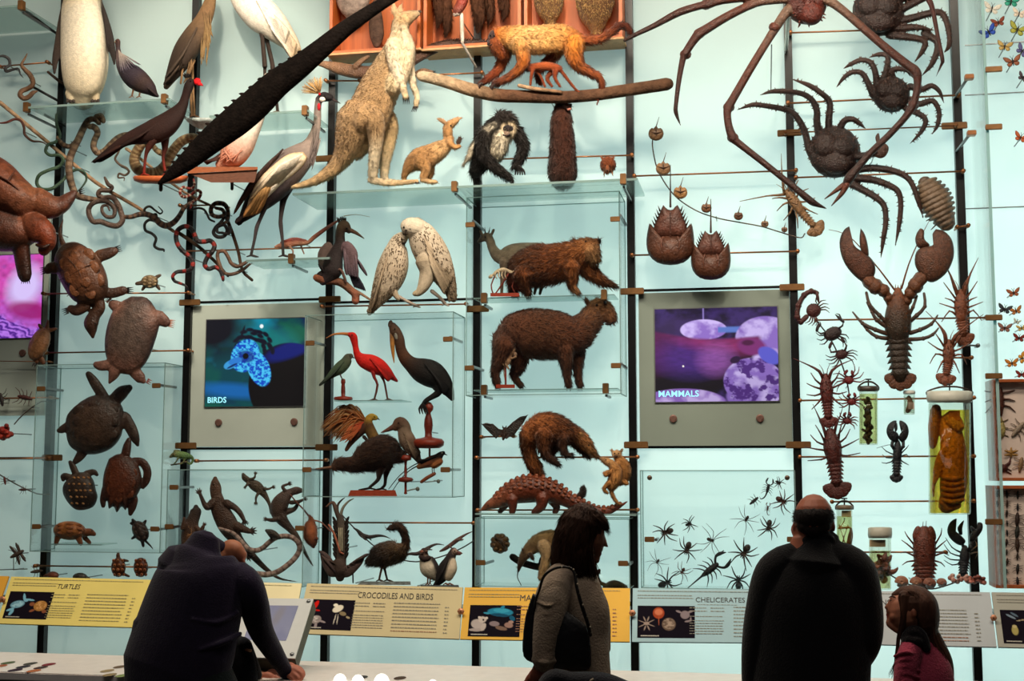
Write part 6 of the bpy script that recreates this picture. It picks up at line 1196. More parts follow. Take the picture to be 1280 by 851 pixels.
solid('monitor_lizard',g,.15,SKIN,'largest dark lizard climbing with spread claws and a long tail','lizard','lizards in the acrylic box',vox=.85,extra=ex,pin=True)
snake([(274,660,1.6),(283,663,2.2),(292,667,2.6),(300,675,3),(309,685,3.2),(319,688,3.2),(328,685,3.2),(336,678,3.2),(345,672,3.3),(356,670,3.3),(366,672,3.3),(373,679,3.3),(374,688,3.3),(368,698,3.4),(357,708,3.5),(346,715,3.6),(334,718,3.7),(320,717,3.7),(306,716,3.2)],bands('ac9084','7a5c54',26,.7),'pale pinkish blotched snake curled in a wide loop in the lizard box',d=.22,sub=7)
g = G();ex = G();SLZ = '4a3c2e';g.t([(304,593,2.4),(306,597,4),(311,601,4.2),(316,605,6.4),(322,609,7),(328,615,5),(333,622,3.2),(337,631,2),(338,643,.6)],SLZ,.6);legs(g,[[(313,599,2,2),(318,597,1.5,3),(319,593,1.2,3)],[(310,604,2,2),(307,608,1.5,3)],[(330,611,2.2,2),(336,611,1.6,3),(340,609,1.2,3)],[(323,616,2.2,2),(320,622,1.6,3),(320,627,1.2,3)]],SLZ);hand(ex,319,593,.2,-1,SLZ,.7,z=3);hand(ex,340,609,1,-.2,SLZ,.8,z=3);hand(ex,320,627,-.1,1,SLZ,.8,z=3);hand(ex,307,608,-.6,.8,SLZ,.6,z=3)
solid('small_lizard',g,.12,SKIN,'small lizard spread flat above the head of the largest lizard','lizard','lizards in the acrylic box',vox=.55,extra=ex,pin=True)
g = G();ex = G();TK = '4a362c';g.t([(377,613,3),(371,613,5),(364,615,5),(357,620,8),(350,630,11),(348,640,10),(353,650,7.4),(361,659,5),(369,668,4),(376,680,3),(382,692,2.2),(391,707,1)],['54403a','4a362e',TK,TK,'34261f',TK,'46362e','5a5048','70706c'],.7);legs(g,[[(357,614,2.6,2),(353,608,2,3),(360,605,1.6,3)],[(364,628,3,3),(373,627,2.4,4),(380,624,1.6,4)],[(348,648,4,3),(340,650,2.8,4),(334,649,2,4)],[(358,640,4,-2),(368,636,3,-2),(373,628,2,-2)]],TK);hand(ex,360,605,1,-.3,TK,.9,z=3);hand(ex,380,624,1,-.3,TK,.8,z=4);hand(ex,334,649,-1,-.1,TK,.9,z=4)
solid('gecko',g,.14,SKIN,'plump dark lizard with its head turned aside and a grey tail tip','lizard','lizards in the acrylic box',vox=.65,extra=ex,pin=True)
g = G().t([(392,684,1.6),(391,679,6),(388,669,9),(388,658,8),(389,650,4),(387,645,2)],['6a3a24','7a4428','8a4e2e','7a4428','5a3222']);ex = G().t([(387,646,1.2),(378,635,1),(370,627,.9),(363,618,.8)],'7a4436',sub=2,seg=6);ex.t([(391,650,1),(402,653,.9),(413,664,.8)],'8a5444',sub=2,seg=6);ex.e(395,673,3,3,0,3,5,'5a2e1c')
solid('hanging_bat',g,.2,FUR,'brown furry pouch-like animal hanging by thin reddish limbs','small mammal',vox=.65,extra=ex,fuzz=(500,1.8,.22),pin=True)
g = G().t([(333,663,2),(337,665,4.2),(343,668,4.6),(349,672,2.4)],['3a3430','4a4038','3a3028']);g.t([(336,668,1.4),(340,674,1)],'3a3028');solid('small_toad',g,.27,SKIN,'tiny grey-brown lizard perched on the pale curled snake','lizard',vox=.5)
# ---------------------------------------------------------------- horseshoe crabs
HS = '54301f'
def horseshoe(cx,y0,y1,hw,ay0,ahw,t0,label,d):
    """y0..y1 rounded shield (open upward), abdomen from ay0, tail to t0"""
    g = G();h = y1-y0;s = hw
    g.dome([(cx-s*.88,y0),(cx-s*.97,y0+h*.25),(cx-s,y0+h*.5),(cx-s*.9,y0+h*.75),(cx-s*.55,y0+h*.94),(cx,y1),(cx+s*.55,y0+h*.94),(cx+s*.9,y0+h*.75),(cx+s,y0+h*.5),(cx+s*.97,y0+h*.25),(cx+s*.88,y0),(cx+s*.72,y0+h*.22),(cx+s*.55,y0+h*.3),(cx,y0+h*.27),(cx-s*.55,y0+h*.3),(cx-s*.72,y0+h*.22)],s*.5,0,HS,(cx,y0+h*.62),6,.3,2,'3a2016')
    a1 = y0+h*.33;A = ahw;ah = a1-ay0
    ab = G();ab.dome([(cx-A*.42,ay0),(cx-A*.72,ay0+ah*.35),(cx-A,ay0+ah*.75),(cx-A*.85,a1),(cx-A*.3,a1+1.5),(cx+A*.3,a1+1.5),(cx+A*.85,a1),(cx+A,ay0+ah*.75),(cx+A*.72,ay0+ah*.35),(cx+A*.42,ay0),(cx+A*.15,ay0+ah*.14),(cx-A*.15,ay0+ah*.14)],s*.3,1,'5a3428',(cx,ay0+ah*.6),5,.3,2,'40231a')
    for sx in (-1,1):
        for k in range(6):u = k/5;ab.cone((cx+sx*A*(.6+.38*u),ay0+ah*(.2+.55*u)),(cx+sx*A*(.72+.46*u),ay0+ah*(.02+.55*u)),.9+s*.012,'34201a',2,2)
    ab.t([(cx,ay0+ah*.2,1,s*.27),(cx,ay0+ah*.6,1.2,s*.33),(cx,a1,1,s*.28)],'4a2a20',sub=2);ab.t([(cx,ay0+2,1.5),(cx,ay0-4,1.2),(cx,t0,.4)],'34201a',sub=3,seg=8)
    for sx in (-1,1):ab.t([(cx+sx*s*.3,y0+h*.32,.8,s*.42),(cx+sx*s*.38,y0+h*.5,1,s*.5),(cx+sx*s*.28,y0+h*.75,.8,s*.4)],'6a4030',sub=3,seg=6)
    return solid('horseshoe_crab',g,d,SHELL,label,'horseshoe crab','horseshoe crabs on the wall',extra=ab,pin=True)
horseshoe(838,279,331.5,30,256,21.5,206,'larger of the two big brown horseshoe crabs',.2)
horseshoe(888.5,303,350,25,288,17.5,249,'smaller and lower of the two big brown horseshoe crabs',.2)
for i,(x,y,r,lb) in enumerate(((820,166.5,9.6,'largest tiny tan horseshoe crab at the top end of the curved wire'),(829,210,9.3,'tiny tan horseshoe crab second from the top of the curved wire'),(850.5,240,8.8,'tiny tan horseshoe crab third along the curved wire, above the bigger dark crab'),(883,259.5,6.6,'tiny horseshoe crab fourth along the curved wire, by the second dark tail spike'),(923,269.5,5.8,'tiny horseshoe crab fifth along the curved wire'),(956,279.5,4.8,'very tiny horseshoe crab sixth along the curved wire'),(980.5,286.5,3.9,'smallest tiny horseshoe crab at the low end of the curved wire'))):
    c = ['725438','9a7450','a87c4e','7a5238','6a4834','8a6a50','8a6a50'][i]
    g = G().dome([(x-r*.85,y-r*.45),(x-r,y+r*.1),(x-r*.75,y+r*.7),(x,y+r),(x+r*.75,y+r*.7),(x+r,y+r*.1),(x+r*.85,y-r*.45),(x+r*.55,y-r*.7),(x+r*.3,y-r*.62),(x,y-r*1.0),(x-r*.3,y-r*.62),(x-r*.55,y-r*.7)],r*.4,0,c,(x,y),5,.4,2,c)
    g.t([(x,y-r*.8,.7,1),(x+r*.4,y-r*2.1,.25,1)],'5a4030',sub=1,seg=6);g.t([(x,y-r*.6,.6,r*.4),(x,y+r*.1,.8,r*.56)],'5a3c28',sub=2,seg=6);g.t([(x-r*.8,y-r*.2,.5,r*.2),(x,y-r*.05,.6,r*.56),(x+r*.8,y-r*.2,.5,r*.2)],'5a3c28',sub=3,seg=6)
    solid('small_horseshoe_crab',g,.14,SHELL,lb,'horseshoe crab','tiny horseshoe crabs on the curved wire',pin=True)
g = G().t([(816,170,.8),(816,186,.8),(823,214,.8),(842,243,.8),(868,262,.8),(895,272,.8),(925,278,.8),(952,283,.8),(975,290,.8),(1000,297,.8),(1006,292,.8)],'4a4038',sub=5,seg=6);solid('curved_wire',g,.12,METALCOL,'thin curved wire carrying the tiny tan horseshoe crabs','wire',pin=True)
# ---------------------------------------------------------------- lobsters
def tubeset(ex,L,c,w=1.2,seg=7,knuckle=True):
    for p in L:
        n = len(p);pp = [(q[0],q[1],(q[2] if len(q) > 2 else w*(1-.65*i/(n-1))),(q[3] if len(q) > 3 else (6*math.sin(math.pi*i/(n-1))))) for i,q in enumerate(p)]
        ex.t(pp,c,sub=2,seg=seg)
        if knuckle:
            for q in pp[1:-1]:ex.e(q[0],q[1],q[2]*1.25,q[2]*1.25,0,q[2]*1.25,q[3],c if isinstance(c,str) else c[0],7,5)
def lob(name,label,cat,d,carap,segs,fan,c,ex,group=None,fanc=None,spine=0,vox=.6):
    """carap: tube points of the carapace; segs: (x0,y0,w0,x1,y1,w1,n) abdomen rings; fan: (cx, cy, ang, len, wid)"""
    g = G();cc = c if isinstance(c,list) else [c];g.t(carap,cc,.85,sub=4,seg=14)
    x0,y0,w0,x1,y1,w1,n = segs;dx,dy = x1-x0,y1-y0;L = math.hypot(dx,dy);ux,uy = dx/L,dy/L
    for i in range(n):
        u = i/n;v = (i+1)/n;a,b = w0+(w1-w0)*u,w0+(w1-w0)*v
        g.t([(x0+dx*u,y0+dy*u,a*.96),(x0+dx*(u*.4+v*.6),y0+dy*(u*.4+v*.6),(a+b)/2*1.04),(x0+dx*v,y0+dy*v,b*.86)],cc[-1],.75,sub=2,seg=12)
        for s in (-1,1):g.cone((x0+dx*(u+v)/2+s*-uy*a*.85,y0+dy*(u+v)/2+s*ux*a*.85),(x0+dx*v+s*-uy*a*1.3,y0+dy*v+s*ux*a*1.3),a*.28,cc[-1])
    cx,cy,ang,ln,wd = fan
    for k,s in ((-1,1),(-.5,1.02),(0,1.05),(.5,1.02),(1,1)):
        a = math.radians(ang+k*62);px,py = math.cos(a),math.sin(a);nx,ny = -py,px
        g.dome([(cx,cy),(cx+px*ln*.4+nx*wd*.7,cy+py*ln*.4+ny*wd*.7),(cx+px*ln*.85+nx*wd*.9,cy+py*ln*.85+ny*wd*.9),(cx+px*ln*s,cy+py*ln*s),(cx+px*ln*.85-nx*wd*.9,cy+py*ln*.85-ny*wd*.9),(cx+px*ln*.4-nx*wd*.7,cy+py*ln*.4-ny*wd*.7)],1.4,1 if k == 0 else 0,fanc or cc[-1],(cx+px*ln*.5,cy+py*ln*.5),3,.6,2)
    if spine:
        for i in range(spine):
            k = random.randrange(1,len(carap)-1);x,y,r = carap[k][:3];a = random.uniform(-1.2,1.2);px,py,pz = x+math.sin(a)*r,y+random.uniform(-r*.4,r*.4),math.cos(a)*r*.8
            g.cone((px,py),(px+math.sin(a)*1.6,py-1.4),.7,cc[0],pz,pz+1.6*math.cos(a))
    return solid(name,g,d,CHITIN,label,cat,group,extra=ex,pin=True)
ex = G();AM,AD = '6a361f','4c2c1c'
def claw(g,outl,fing,t,c,tip=None,z=8):
    g.dome(outl,t,z,c,None,5,.8,3,tip);g.dome(fing,t*.75,z,c,None,4,.8,3,tip)
P = lambda L:[(1000+x/4.254,180+y/4.254) for x,y in L]
claw(ex,P([(262,437),(235,455),(212,505),(214,570),(240,640),(290,702),(345,738),(385,715),(402,670),(385,615),(340,575),(300,550),(275,510)]),P([(322,447),(345,480),(362,545),(364,600),(335,590),(320,550),(316,500)]),8,'593424','2c1a14')
claw(ex,P([(722,452),(765,462),(806,505),(820,575),(805,640),(770,695),(710,735),(665,722),(632,685),(610,635),(618,575),(655,545),(700,540),(718,515),(704,480)]),P([(622,470),(640,448),(660,462),(662,505),(690,538),(650,556),(622,545),(612,505)]),9,'5c3826','402619')
tubeset(ex,[[(1086,351,9.5,6),(1094,358,8.5,6),(1104,363,7,5),(1110,372,5.4,3),(1114,384,4.6,1)],[(1152,347,9.5,6),(1144,357,8.5,6),(1138,366,7,5),(1134,375,5.4,3),(1131,386,4.6,1)]],'603820')
tubeset(ex,[[(1110,405,3),(1099,394,2.6),(1087,381,2.2),(1083,366,2)],[(1109,409,3),(1096,400,2.6),(1090,390,2),(1084,378,1.6)],[(1108,417,3),(1094,412,2.6),(1078,404,2.2),(1066,390,1)],[(1110,423,2.8),(1096,421,2.4),(1084,412,2),(1073,398,1)],[(1137,402,3),(1146,394,2.6),(1156,383,2.2),(1155,367,1.8)],[(1135,396,2.6),(1141,384,2.2),(1146,370,1.6)],[(1138,416,3),(1150,412,2.6),(1164,405,2.2),(1172,394,1)],[(1137,424,2.8),(1154,423,2.4),(1166,418,2),(1173,410,1)]],['4a3428','3e2c22','5a4436'],2)
tubeset(ex,[[(1118,362,1.4),(1100,338,1),(1078,312,.8),(1058,293,.5),(1036,287,.3)],[(1127,360,1.4),(1136,330,1),(1148,302,.7),(1162,275,.3)]],AM,knuckle=False)
ex.cone((1119,364),(1119.5,355),1.2,AM);ex.cone((1126,364),(1126,354),1.2,AM);ex.cone((1122.5,366),(1122.5,356),2,AM)
lob('giant_lobster','giant brown lobster with huge raised claws','lobster',.28,[(1122.5,364,5),(1122.5,372,10),(1122.5,384,14.5),(1122.5,398,17),(1122.5,412,16.5),(1123,422,13)],(1123,423,13.5,1125,470,10,6),(1125.5,466,90,22,7.5),['6e3e24','54321f','3e2a1c','36281c','32261c'],ex,fanc='5a3420',spine=30)
def spiny(name,label,d,top,car,hip,tail,ant,c,legpairs,cw,fw,group='spiny lobsters'):
    """top (x,y) of head, car half length etc. straight body from top to hip to tail"""
    ex = G();tubeset(ex,ant,c,1.6,knuckle=False);dx,dy = hip[0]-top[0],hip[1]-top[1];L = math.hypot(dx,dy);ux,uy = dx/L,dy/L;nx,ny = -uy,ux
    for q in legpairs:
        for s in (-1,1):
            t0,r1,f1,r2,f2 = q;b = (top[0]+dx*t0,top[1]+dy*t0)
            tubeset(ex,[[(b[0]+s*nx*cw*.8,b[1]+s*ny*cw*.8),(b[0]+s*nx*r1+ux*f1,b[1]+s*ny*r1+uy*f1),(b[0]+s*nx*r2+ux*f2,b[1]+s*ny*r2+uy*f2)]],c,1.5,6)
    for s in (-1,1):ex.cone((top[0]+s*nx*cw*.35,top[1]+s*ny*cw*.35),(top[0]+s*nx*cw*.6-ux*4,top[1]+s*ny*cw*.6-uy*4),1,c,3,4);tubeset(ex,[[(top[0]+s*nx*cw*.2,top[1]+s*ny*cw*.2,.7),(top[0]+s*nx*cw*.35-ux*9,top[1]+s*ny*cw*.35-uy*9,.5),(top[0]+s*nx*cw*.8-ux*16,top[1]+s*ny*cw*.8-uy*16,.25)]],c,knuckle=False)
    ang = math.degrees(math.atan2(tail[1]-hip[1],tail[0]-hip[0]))
    return lob(name,label,'lobster',d,[(top[0],top[1],cw*.55),(top[0]+dx*.3,top[1]+dy*.3,cw*.9),(top[0]+dx*.6,top[1]+dy*.6,cw),(hip[0],hip[1],cw*.8)],(hip[0],hip[1],cw*.78,tail[0],tail[1],cw*.55,6),(tail[0],tail[1],ang,fw*1.4,fw*.55),c,ex,group,spine=26)
LEG4 = [(.3,13,-6,18,-15),(.5,15,-3,24,-8),(.7,15,2,25,0),(.9,12,6,20,13)]
spiny('spiny_lobster','rusty spiny lobster highest beside the giant lobster claw',.24,(1201,366),0,(1202,398),(1205,418),[[(1197,368,3),(1193,358,2.6),(1188,344,1.4),(1180,328,.6),(1172,308,.3)],[(1205,368,3),(1208,356,2.6),(1213,342,1.2),(1223,322,.4)]],'744028',[(.2,12,-7,21,-20),(.4,12,-4,20,-7),(.6,13,-2,27,-7),(.85,15,-5,25,8)],9,10)
spiny('spiny_lobster','lower rusty spiny lobster, its long antennae spread in a wide V',.26,(1186,428),0,(1185.5,452),(1183,468),[[(1182,430,2.8),(1181,418,2.6),(1172,404,1),(1157.5,389,.4)],[(1190,430,2.8),(1194,420,2.6),(1208,408,1.1),(1229,393,.4)]],'703e28',[(.2,12,-9,17,-16),(.45,14,-3,26,-11),(.7,16,-2,23,10),(.95,9,4,14,15)],7.6,10)
spiny('spiny_lobster','dark red spiny lobster beside the yellow-tinted tall jar',.24,(1032,471),0,(1034,500),(1035.5,522),[[(1029,474,2.4),(1024,464,2),(1010,456,1),(992,448,.4)],[(1036,474,2.4),(1040,463,2),(1052,455,1),(1067,449,.4)]],'54201a',LEG4,8.4,9)
spiny('spiny_lobster','largest dark red spiny lobster above the bald man in black',.26,(1038,541),0,(1043,575),(1046,604),[[(1033,546,2.6),(1029,534,1.8),(1022,518,.9),(1016,505,.3)],[(1042,545,2.6),(1045,532,1.8),(1050,520,.9),(1054,507,.3)]],'481c16',[(.25,12,-9,17,-21),(.4,18,-5,25,-15),(.6,20,-3,34,-8),(.85,16,2,33,1)],11.5,14)
ex = G();spiny('spiny_lobster','pale brown spiny lobster tilted behind the pincer of the long-legged crab',.15,(984,240),0,(1001,264),(1017,282),[[(980,243,2),(972,244,1.6),(958,245,1),(925,251.6,.4)],[(980,240,2),(978,226,1.4),(977,210,.8),(976.6,192,.3)]],'7c5c3c',[(.2,12,-6,20,-10),(.4,13,-2,24,0),(.65,12,4,24,7),(.9,9,8,15,18)],7,10)
# black lobsters
BLK = '17191e'
ex = G();claw(ex,[(1119,553),(1112,549),(1108,540),(1110,531),(1116,526),(1121,526),(1118,532),(1117,538),(1122,541),(1124,548)],[(1119,541),(1118,533),(1121,528),(1122,536)],4,BLK,'101114',3);claw(ex,[(1127,553),(1133,549),(1136,540),(1134,531),(1128,526),(1124,526),(1127,531),(1129,537),(1125,542),(1123,548)],[(1127,541),(1125,534),(1124,527),(1129,533)],4,BLK,'101114',3)
tubeset(ex,[[(1116,552,2.4),(1115,557,2),(1119,563,2)],[(1129,552,2.4),(1129,558,2),(1125,563,2)]],BLK)
tubeset(ex,[[(1117,568),(1108,564),(1102,558)],[(1117,572),(1108,572),(1103,568)],[(1117,576),(1108,579),(1102,578)],[(1127,566),(1133,560),(1136,556)],[(1127,570),(1133,568),(1137,572)],[(1127,576),(1132,579),(1136,581)]],BLK,1);tubeset(ex,[[(1120,556,.5),(1110,556,.4),(1096,560,.3)]],BLK,knuckle=False)
lob('black_lobster','small black lobster with its claws raised into a ring','lobster',.22,[(1122,553,3.4),(1122,562,5.6),(1121.6,572,5.4)],(1121.5,573,5.4,1120.5,594,4.2,6),(1120.5,594,90,9,3.6),BLK,ex,'black lobsters')
ex = G();claw(ex,[(1203,682),(1196,680),(1187,672),(1184,662),(1188,652),(1196,648),(1192,656),(1194,663),(1200,668),(1207,676)],[(1199,668),(1197,659),(1205,650),(1203,660),(1203,668)],4.5,BLK,'101114',3);claw(ex,[(1217,677),(1223,670),(1228,662),(1228,654),(1222,653),(1222,660),(1217,662),(1213,668),(1212,676)],[(1214,664),(1213,657),(1218,660),(1220,664)],4,BLK,'101114',3)
tubeset(ex,[[(1204,682,2.4),(1206,688,2.2)],[(1215,676,2.6),(1213,684,2.6),(1210,689,2.4)]],BLK);tubeset(ex,[[(1200,690),(1190,684),(1182,672)],[(1200,695),(1188,691),(1180,680)],[(1200,700),(1188,699),(1180,694)],[(1200,704),(1190,706),(1180,700)]],BLK,1.1);tubeset(ex,[[(1213,688),(1221,682),(1219,676)],[(1213,692),(1222,690),(1219,698)]],'7a5a3a',1)
lob('black_lobster','black lobster with one curved claw held high beside the slipper lobster','lobster',.24,[(1206,685,4),(1206,693,6.4),(1205.5,700,6)],(1205.3,701,6,1204,717,4.6,5),(1204,716,95,6,2.6),BLK,ex,'black lobsters')
ex = G();SLP = '5a2a1c'
for x in (1147.5,1163):ex.dome([(x-6,676),(x-7,668),(x-4,660),(x,657),(x+4,660),(x+7,668),(x+6,676)],4,2,'643020',None,4,.7,2,'5a281c')
tubeset(ex,[[(1142,680),(1134,670),(1131,664)],[(1141,686),(1134,680),(1127,675)],[(1141,694),(1132,690),(1126,691)],[(1142,701),(1134,702),(1128,706)],[(1169,680),(1176,668),(1177,660)],[(1170,686),(1177,680),(1183,675)],[(1170,694),(1179,691),(1186,694)],[(1169,701),(1176,703),(1181,708)]],'5a281e',1.3);tubeset(ex,[[(1153,660,.5),(1154,652,.3)],[(1157,660,.5),(1158,651,.3)]],'5a281e',knuckle=False)
lob('slipper_lobster','broad red-brown slipper lobster without claws','lobster',.22,[(1155.5,668,11),(1155.5,676,14),(1155.5,690,14.5),(1155.5,702,13)],(1155.5,703,13,1156,727,9,5),(1156,727,90,8,4),SLP,ex,spine=40)
# ---------------------------------------------------------------- crabs
KC = '281915'
def king(name,label,d,body,lg,w,c=KC,spikes=260,L=3.0,group='king crabs',cat='crab'):
    g = G();cx,cy,rx,ry = body;g.e(cx,cy,rx,ry,0,rx*.5,0,c);g.e(cx-rx*.3,cy-ry*.25,rx*.5,ry*.5,0,rx*.3,rx*.28,'32201b');g.e(cx+rx*.32,cy-ry*.2,rx*.45,ry*.45,0,rx*.3,rx*.28,c);g.e(cx+rx*.05,cy+ry*.38,rx*.6,ry*.45,0,rx*.3,rx*.28,'2e1c18')
    for p in lg:
        n = len(p);pp = [(q[0],q[1],w*(1.05-.5*i/(n-1)) if i < n-1 else .5,5*math.sin(math.pi*i/(n-1))) for i,q in enumerate(p)];pp = [(a,b,max(r,.5),z) for i,(a,b,r,z) in enumerate(pp)]
        g.t(pp,[c,'3a2620','442c24'],sub=4,seg=9)
    return solid(name,g,d,CHITIN,label,cat,group,vox=.8,knobs=(spikes,L*1.1,1.15,'5e463c'),pin=True)
king('king_crab','dark spiny king crab partly cut off by the top edge',.3,(1098,14,33,32),[[(1126,-2),(1150,-8),(1175,-22)],[(1126,12),(1150,0),(1166,-6),(1176,-2)],[(1124,26),(1142,22),(1172,15),(1182,24),(1187,46),(1186,58),(1180,66)],[(1120,36),(1146,34),(1168,38)],[(1112,44),(1140,47),(1156,52),(1153,64),(1143,78)],[(1156,42),(1172,54),(1166,78),(1152,95)]],5.2,spikes=500)
king('king_crab','round knobbly king crab crossed by the long reddish crab arm',.24,(1114,118,24,23),[[(1091,119),(1086,106),(1078,92),(1066,90),(1055,97),(1045,110)],[(1096,108),(1094,90),(1088,78),(1076,75),(1064,80),(1054,86)],[(1104,100),(1109,84),(1109,70),(1098,68),(1086,72)],[(1116,98),(1115,89),(1122,86),(1134,88),(1138,96)],[(1138,108),(1152,112),(1164,107),(1174,114),(1180,129)],[(1138,126),(1150,130),(1166,126),(1174,140),(1172,156),(1165,168)],[(1133,136),(1148,142),(1157,150),(1152,164),(1137,180)]],4.4,spikes=520)
king('king_crab','largest spiny king crab with long bent legs over the giant lobster',.26,(1043,190,33,33),[[(1016,196),(1011,186),(1005,162),(992,142),(978,136),(955,132),(940,131),(921,137.5)],[(1024,170),(1021,152),(1021,138),(1014,124),(998,116),(968,114),(950,118.7)],[(1036,168),(1036,150),(1037,128),(1026,116),(1010,106),(989,98.7)],[(1050,168),(1051,158),(1057,150),(1066,149),(1074,154),(1082,161)],[(1068,212),(1092,210),(1118,214),(1134,222),(1142,234),(1148,252),(1154,272)],[(1066,222),(1092,225),(1112,232),(1123,240),(1126,256),(1124,280),(1119,308)],[(1060,228),(1080,238),(1098,249),(1106,260),(1107,280),(1104,300),(1101,323)],[(1070,196),(1082,194),(1096,192),(1108,186)]],5,spikes=900)
g = G();ex = G();claw(ex,[(1094,196),(1090,188),(1096,180),(1104,178),(1111,184),(1108,194),(1101,198)],[(1097,182),(1094,172),(1098,166),(1100,174)],4,'4a3228','5a3a2a');ex.t([(1072,196,4,4),(1084,194,4,6),(1096,190,4.4,8)],KC);solid('king_crab_claw',ex,.3,CHITIN,'stubby crab claw behind the long reddish arm','crab claw',pin=True)
# giant long-legged crab in front
g = G();g.e(1007,4,27,27,0,18,0,'48180e');g.e(1014,16,15,16,0,12,10,'561e12')
def limb(p,c,z0=6):
    pp = [(q[0],q[1],q[2],z0+10*math.sin(math.pi*i/(len(p)-1))) for i,q in enumerate(p)];g.t(pp,c,sub=3,seg=10)
    for q in pp[1:-1]:pass
SPC = ['6a5242','4e2618','401a0e','36170d','2e150d']
for p in ([(990,-8,6),(940,-4,6),(902,0,5.8),(882,6,6.4),(880,6,5),(850,15,5),(820,31,3.8),(795,43,3),(781,50.5,2.4)],[(992,-2,6),(968,0,5.6),(944,4,5.4),(910,20,5.6),(882,37,6),(874,42,6.4),(866,52,5.4),(857,66,5),(854,72,4.2),(849,98,3.4),(845,130,2.8),(845,141,2.8),(851,157.5,.5)],[(992,8,6),(984,14,6.4),(974,28,6),(960,50,5.2),(938,86,5.2),(916,124,5.4),(911,133,6.2),(909,142,5),(911,158,5),(916,172,6),(922,178,4.8),(954,203,4.2),(990,232,4.2),(1012,250,4.8),(1020,255,3.6),(1034,261,.6)],[(1022,-4,6),(1038,2,6.2),(1056,15,5.6),(1082,38,5.4),(1110,62,5.6),(1134,81,6),(1145,90,6.6),(1147,104,5),(1144,124,4.8),(1141,132,5.8),(1132,146,4.6),(1112,168,4.4),(1089,190,4.4),(1072,210,5),(1062,222,6.4),(1058,230,5)]):limb(p,SPC)
limb([(1030,-20,4),(1100,-30,3.6),(1150,-14,3.6),(1161,0,4),(1166,13,3.4),(1172,44,2.8),(1178,74,2.8),(1177,80,2),(1170,96,.5)],['6a3020','4a2018','3a1c16'],2)
ex = G();ex.t([(1058,229,4,6),(1048,236,3,6),(1031,248.5,.6,6)],['5a2a18','54382a']);ex.t([(1059,230,4,9),(1052,242,3,9),(1039.5,257,.6,9)],['5a2a18','4a2c1e'])
for i in range(70):
    a = random.uniform(0,6.28);q = random.uniform(.2,1.0);x,y = 1010+math.cos(a)*24*q,8+math.sin(a)*26*q;zz = 17*math.sqrt(max(0,1-q*q));ex.cone((x,y),(x+math.cos(a)*5*q,y+math.sin(a)*5*q),1.5,'602616',zz,zz+4*(1-q))
for (x,y) in ((882,6),(874,42),(857,68),(911,134),(916,172),(1145,92),(1142,131),(968,34)):ex.cone((x-1,y),(x+3,y+6),2,'6a3020',14,14);ex.e(x,y,7.4,6.6,0,6.5,12,'54281a',8,6)
solid('giant_spider_crab',g,.85,CHITIN,'giant reddish crab with very long thin legs spreading over the other crabs','crab',vox=1.0,extra=ex,pin=True)
g = G().t([(985,16,2.6,-8),(984,40,2.6,-80),(982.5,62,2.6,-172)],'a0a098',sub=1);solid('steel_bracket',g,.85,METALCOL,'steel bracket under the body of the giant long-legged crab','bracket',pin=True)
# small crabs on the wire
def crab(label,d,cx,cy,rx,ry,rot,c,lg,claws_,name='crab',group='small crabs on the diagonal wire'):
    g = G().e(cx,cy,rx,ry,rot,min(rx,ry)*.55,0,c);ex = G();tubeset(ex,lg,c,1.1,6)
    for (arm,ct) in claws_:
        tubeset(ex,[arm],c,1.6,7);x,y = arm[-1][:2];dx,dy = ct
        ex.t([(x,y,1.9,3),(x+dx*.5,y+dy*.5,2,3),(x+dx,y+dy,.4,3)],c,sub=2,seg=7);ex.t([(x+dx*.2,y+dy*.2,1,3),(x+dx*.7-dy*.25,y+dy*.7+dx*.25,.9,3),(x+dx*1.0-dy*.1,y+dy*1.0+dx*.1,.3,3)],c,sub=2,seg=6)
    for s in (-1,1):a = math.radians(rot);ex.e(cx+s*rx*.3*math.cos(a)+ry*.9*math.sin(a),cy+s*rx*.3*math.sin(a)-ry*.9*math.cos(a),.8,.8,0,.8,2,'0c0808',6,5)
    return solid(name,g,d,CHITIN,label,'crab',group,extra=ex,pin=True,vox=.5)
def splay(cx,cy,r0,r1,angs,bend=12):
    o = []
    for a in angs:
        A,Bn = math.radians(a),math.radians(a+bend);o.append([(cx+math.cos(A)*r0,cy+math.sin(A)*r0),(cx+math.cos(A)*(r0+r1)*.55,cy+math.sin(A)*(r0+r1)*.55),(cx+math.cos(Bn)*r1,cy+math.sin(Bn)*r1)])
    return o
c1 = crab('rough reddish crab with one long arm bent into a loop, topmost on the wire',.2,1017,388,9.5,9,0,'4a2420',splay(1017,388,7,20,(-52,-35,-18,-4))+splay(1017,388,7,19,(70,84,98,112)),[([(1008,396,3.4),(1001,402,3.4),(996.5,396,3.4),(998,382,3.4),(1005,369,3.4),(1014,364,3.2),(1021,366,3)],(3,14))],'looping_crab')
crab('dark swimming crab with two raised claws, second along the diagonal wire',.2,1041,417,12,8.5,-25,'2a1c1c',splay(1041,417,9,21,(5,22,40,130,150,172)),[([(1047,411),(1053,407),(1054,402)],(-10,-9)),([(1033,415),(1026,417),(1021,413)],(3,-11))])
crab('dark crab with slim claws, third along the diagonal wire',.2,1052,443,8,6.4,-15,'3c1c1c',splay(1052,443,6,20,(-22,-8,8,28,115,132,150,166)),[([(1046,439),(1039,440),(1037,434)],(2,-7)),([(1056,438),(1058,432),(1055,427)],(-4,-5))])
crab('small red crab above the yellow-tinted jar, fourth along the diagonal wire',.2,1061,475,6.4,5.4,0,'6a1c1c',splay(1061,475,5,21,(-58,-38,-14,10,150,172,190,215),-14),[([(1058,471),(1056,467)],(3,-5)),([(1064,471),(1066,468)],(-2,-5))])
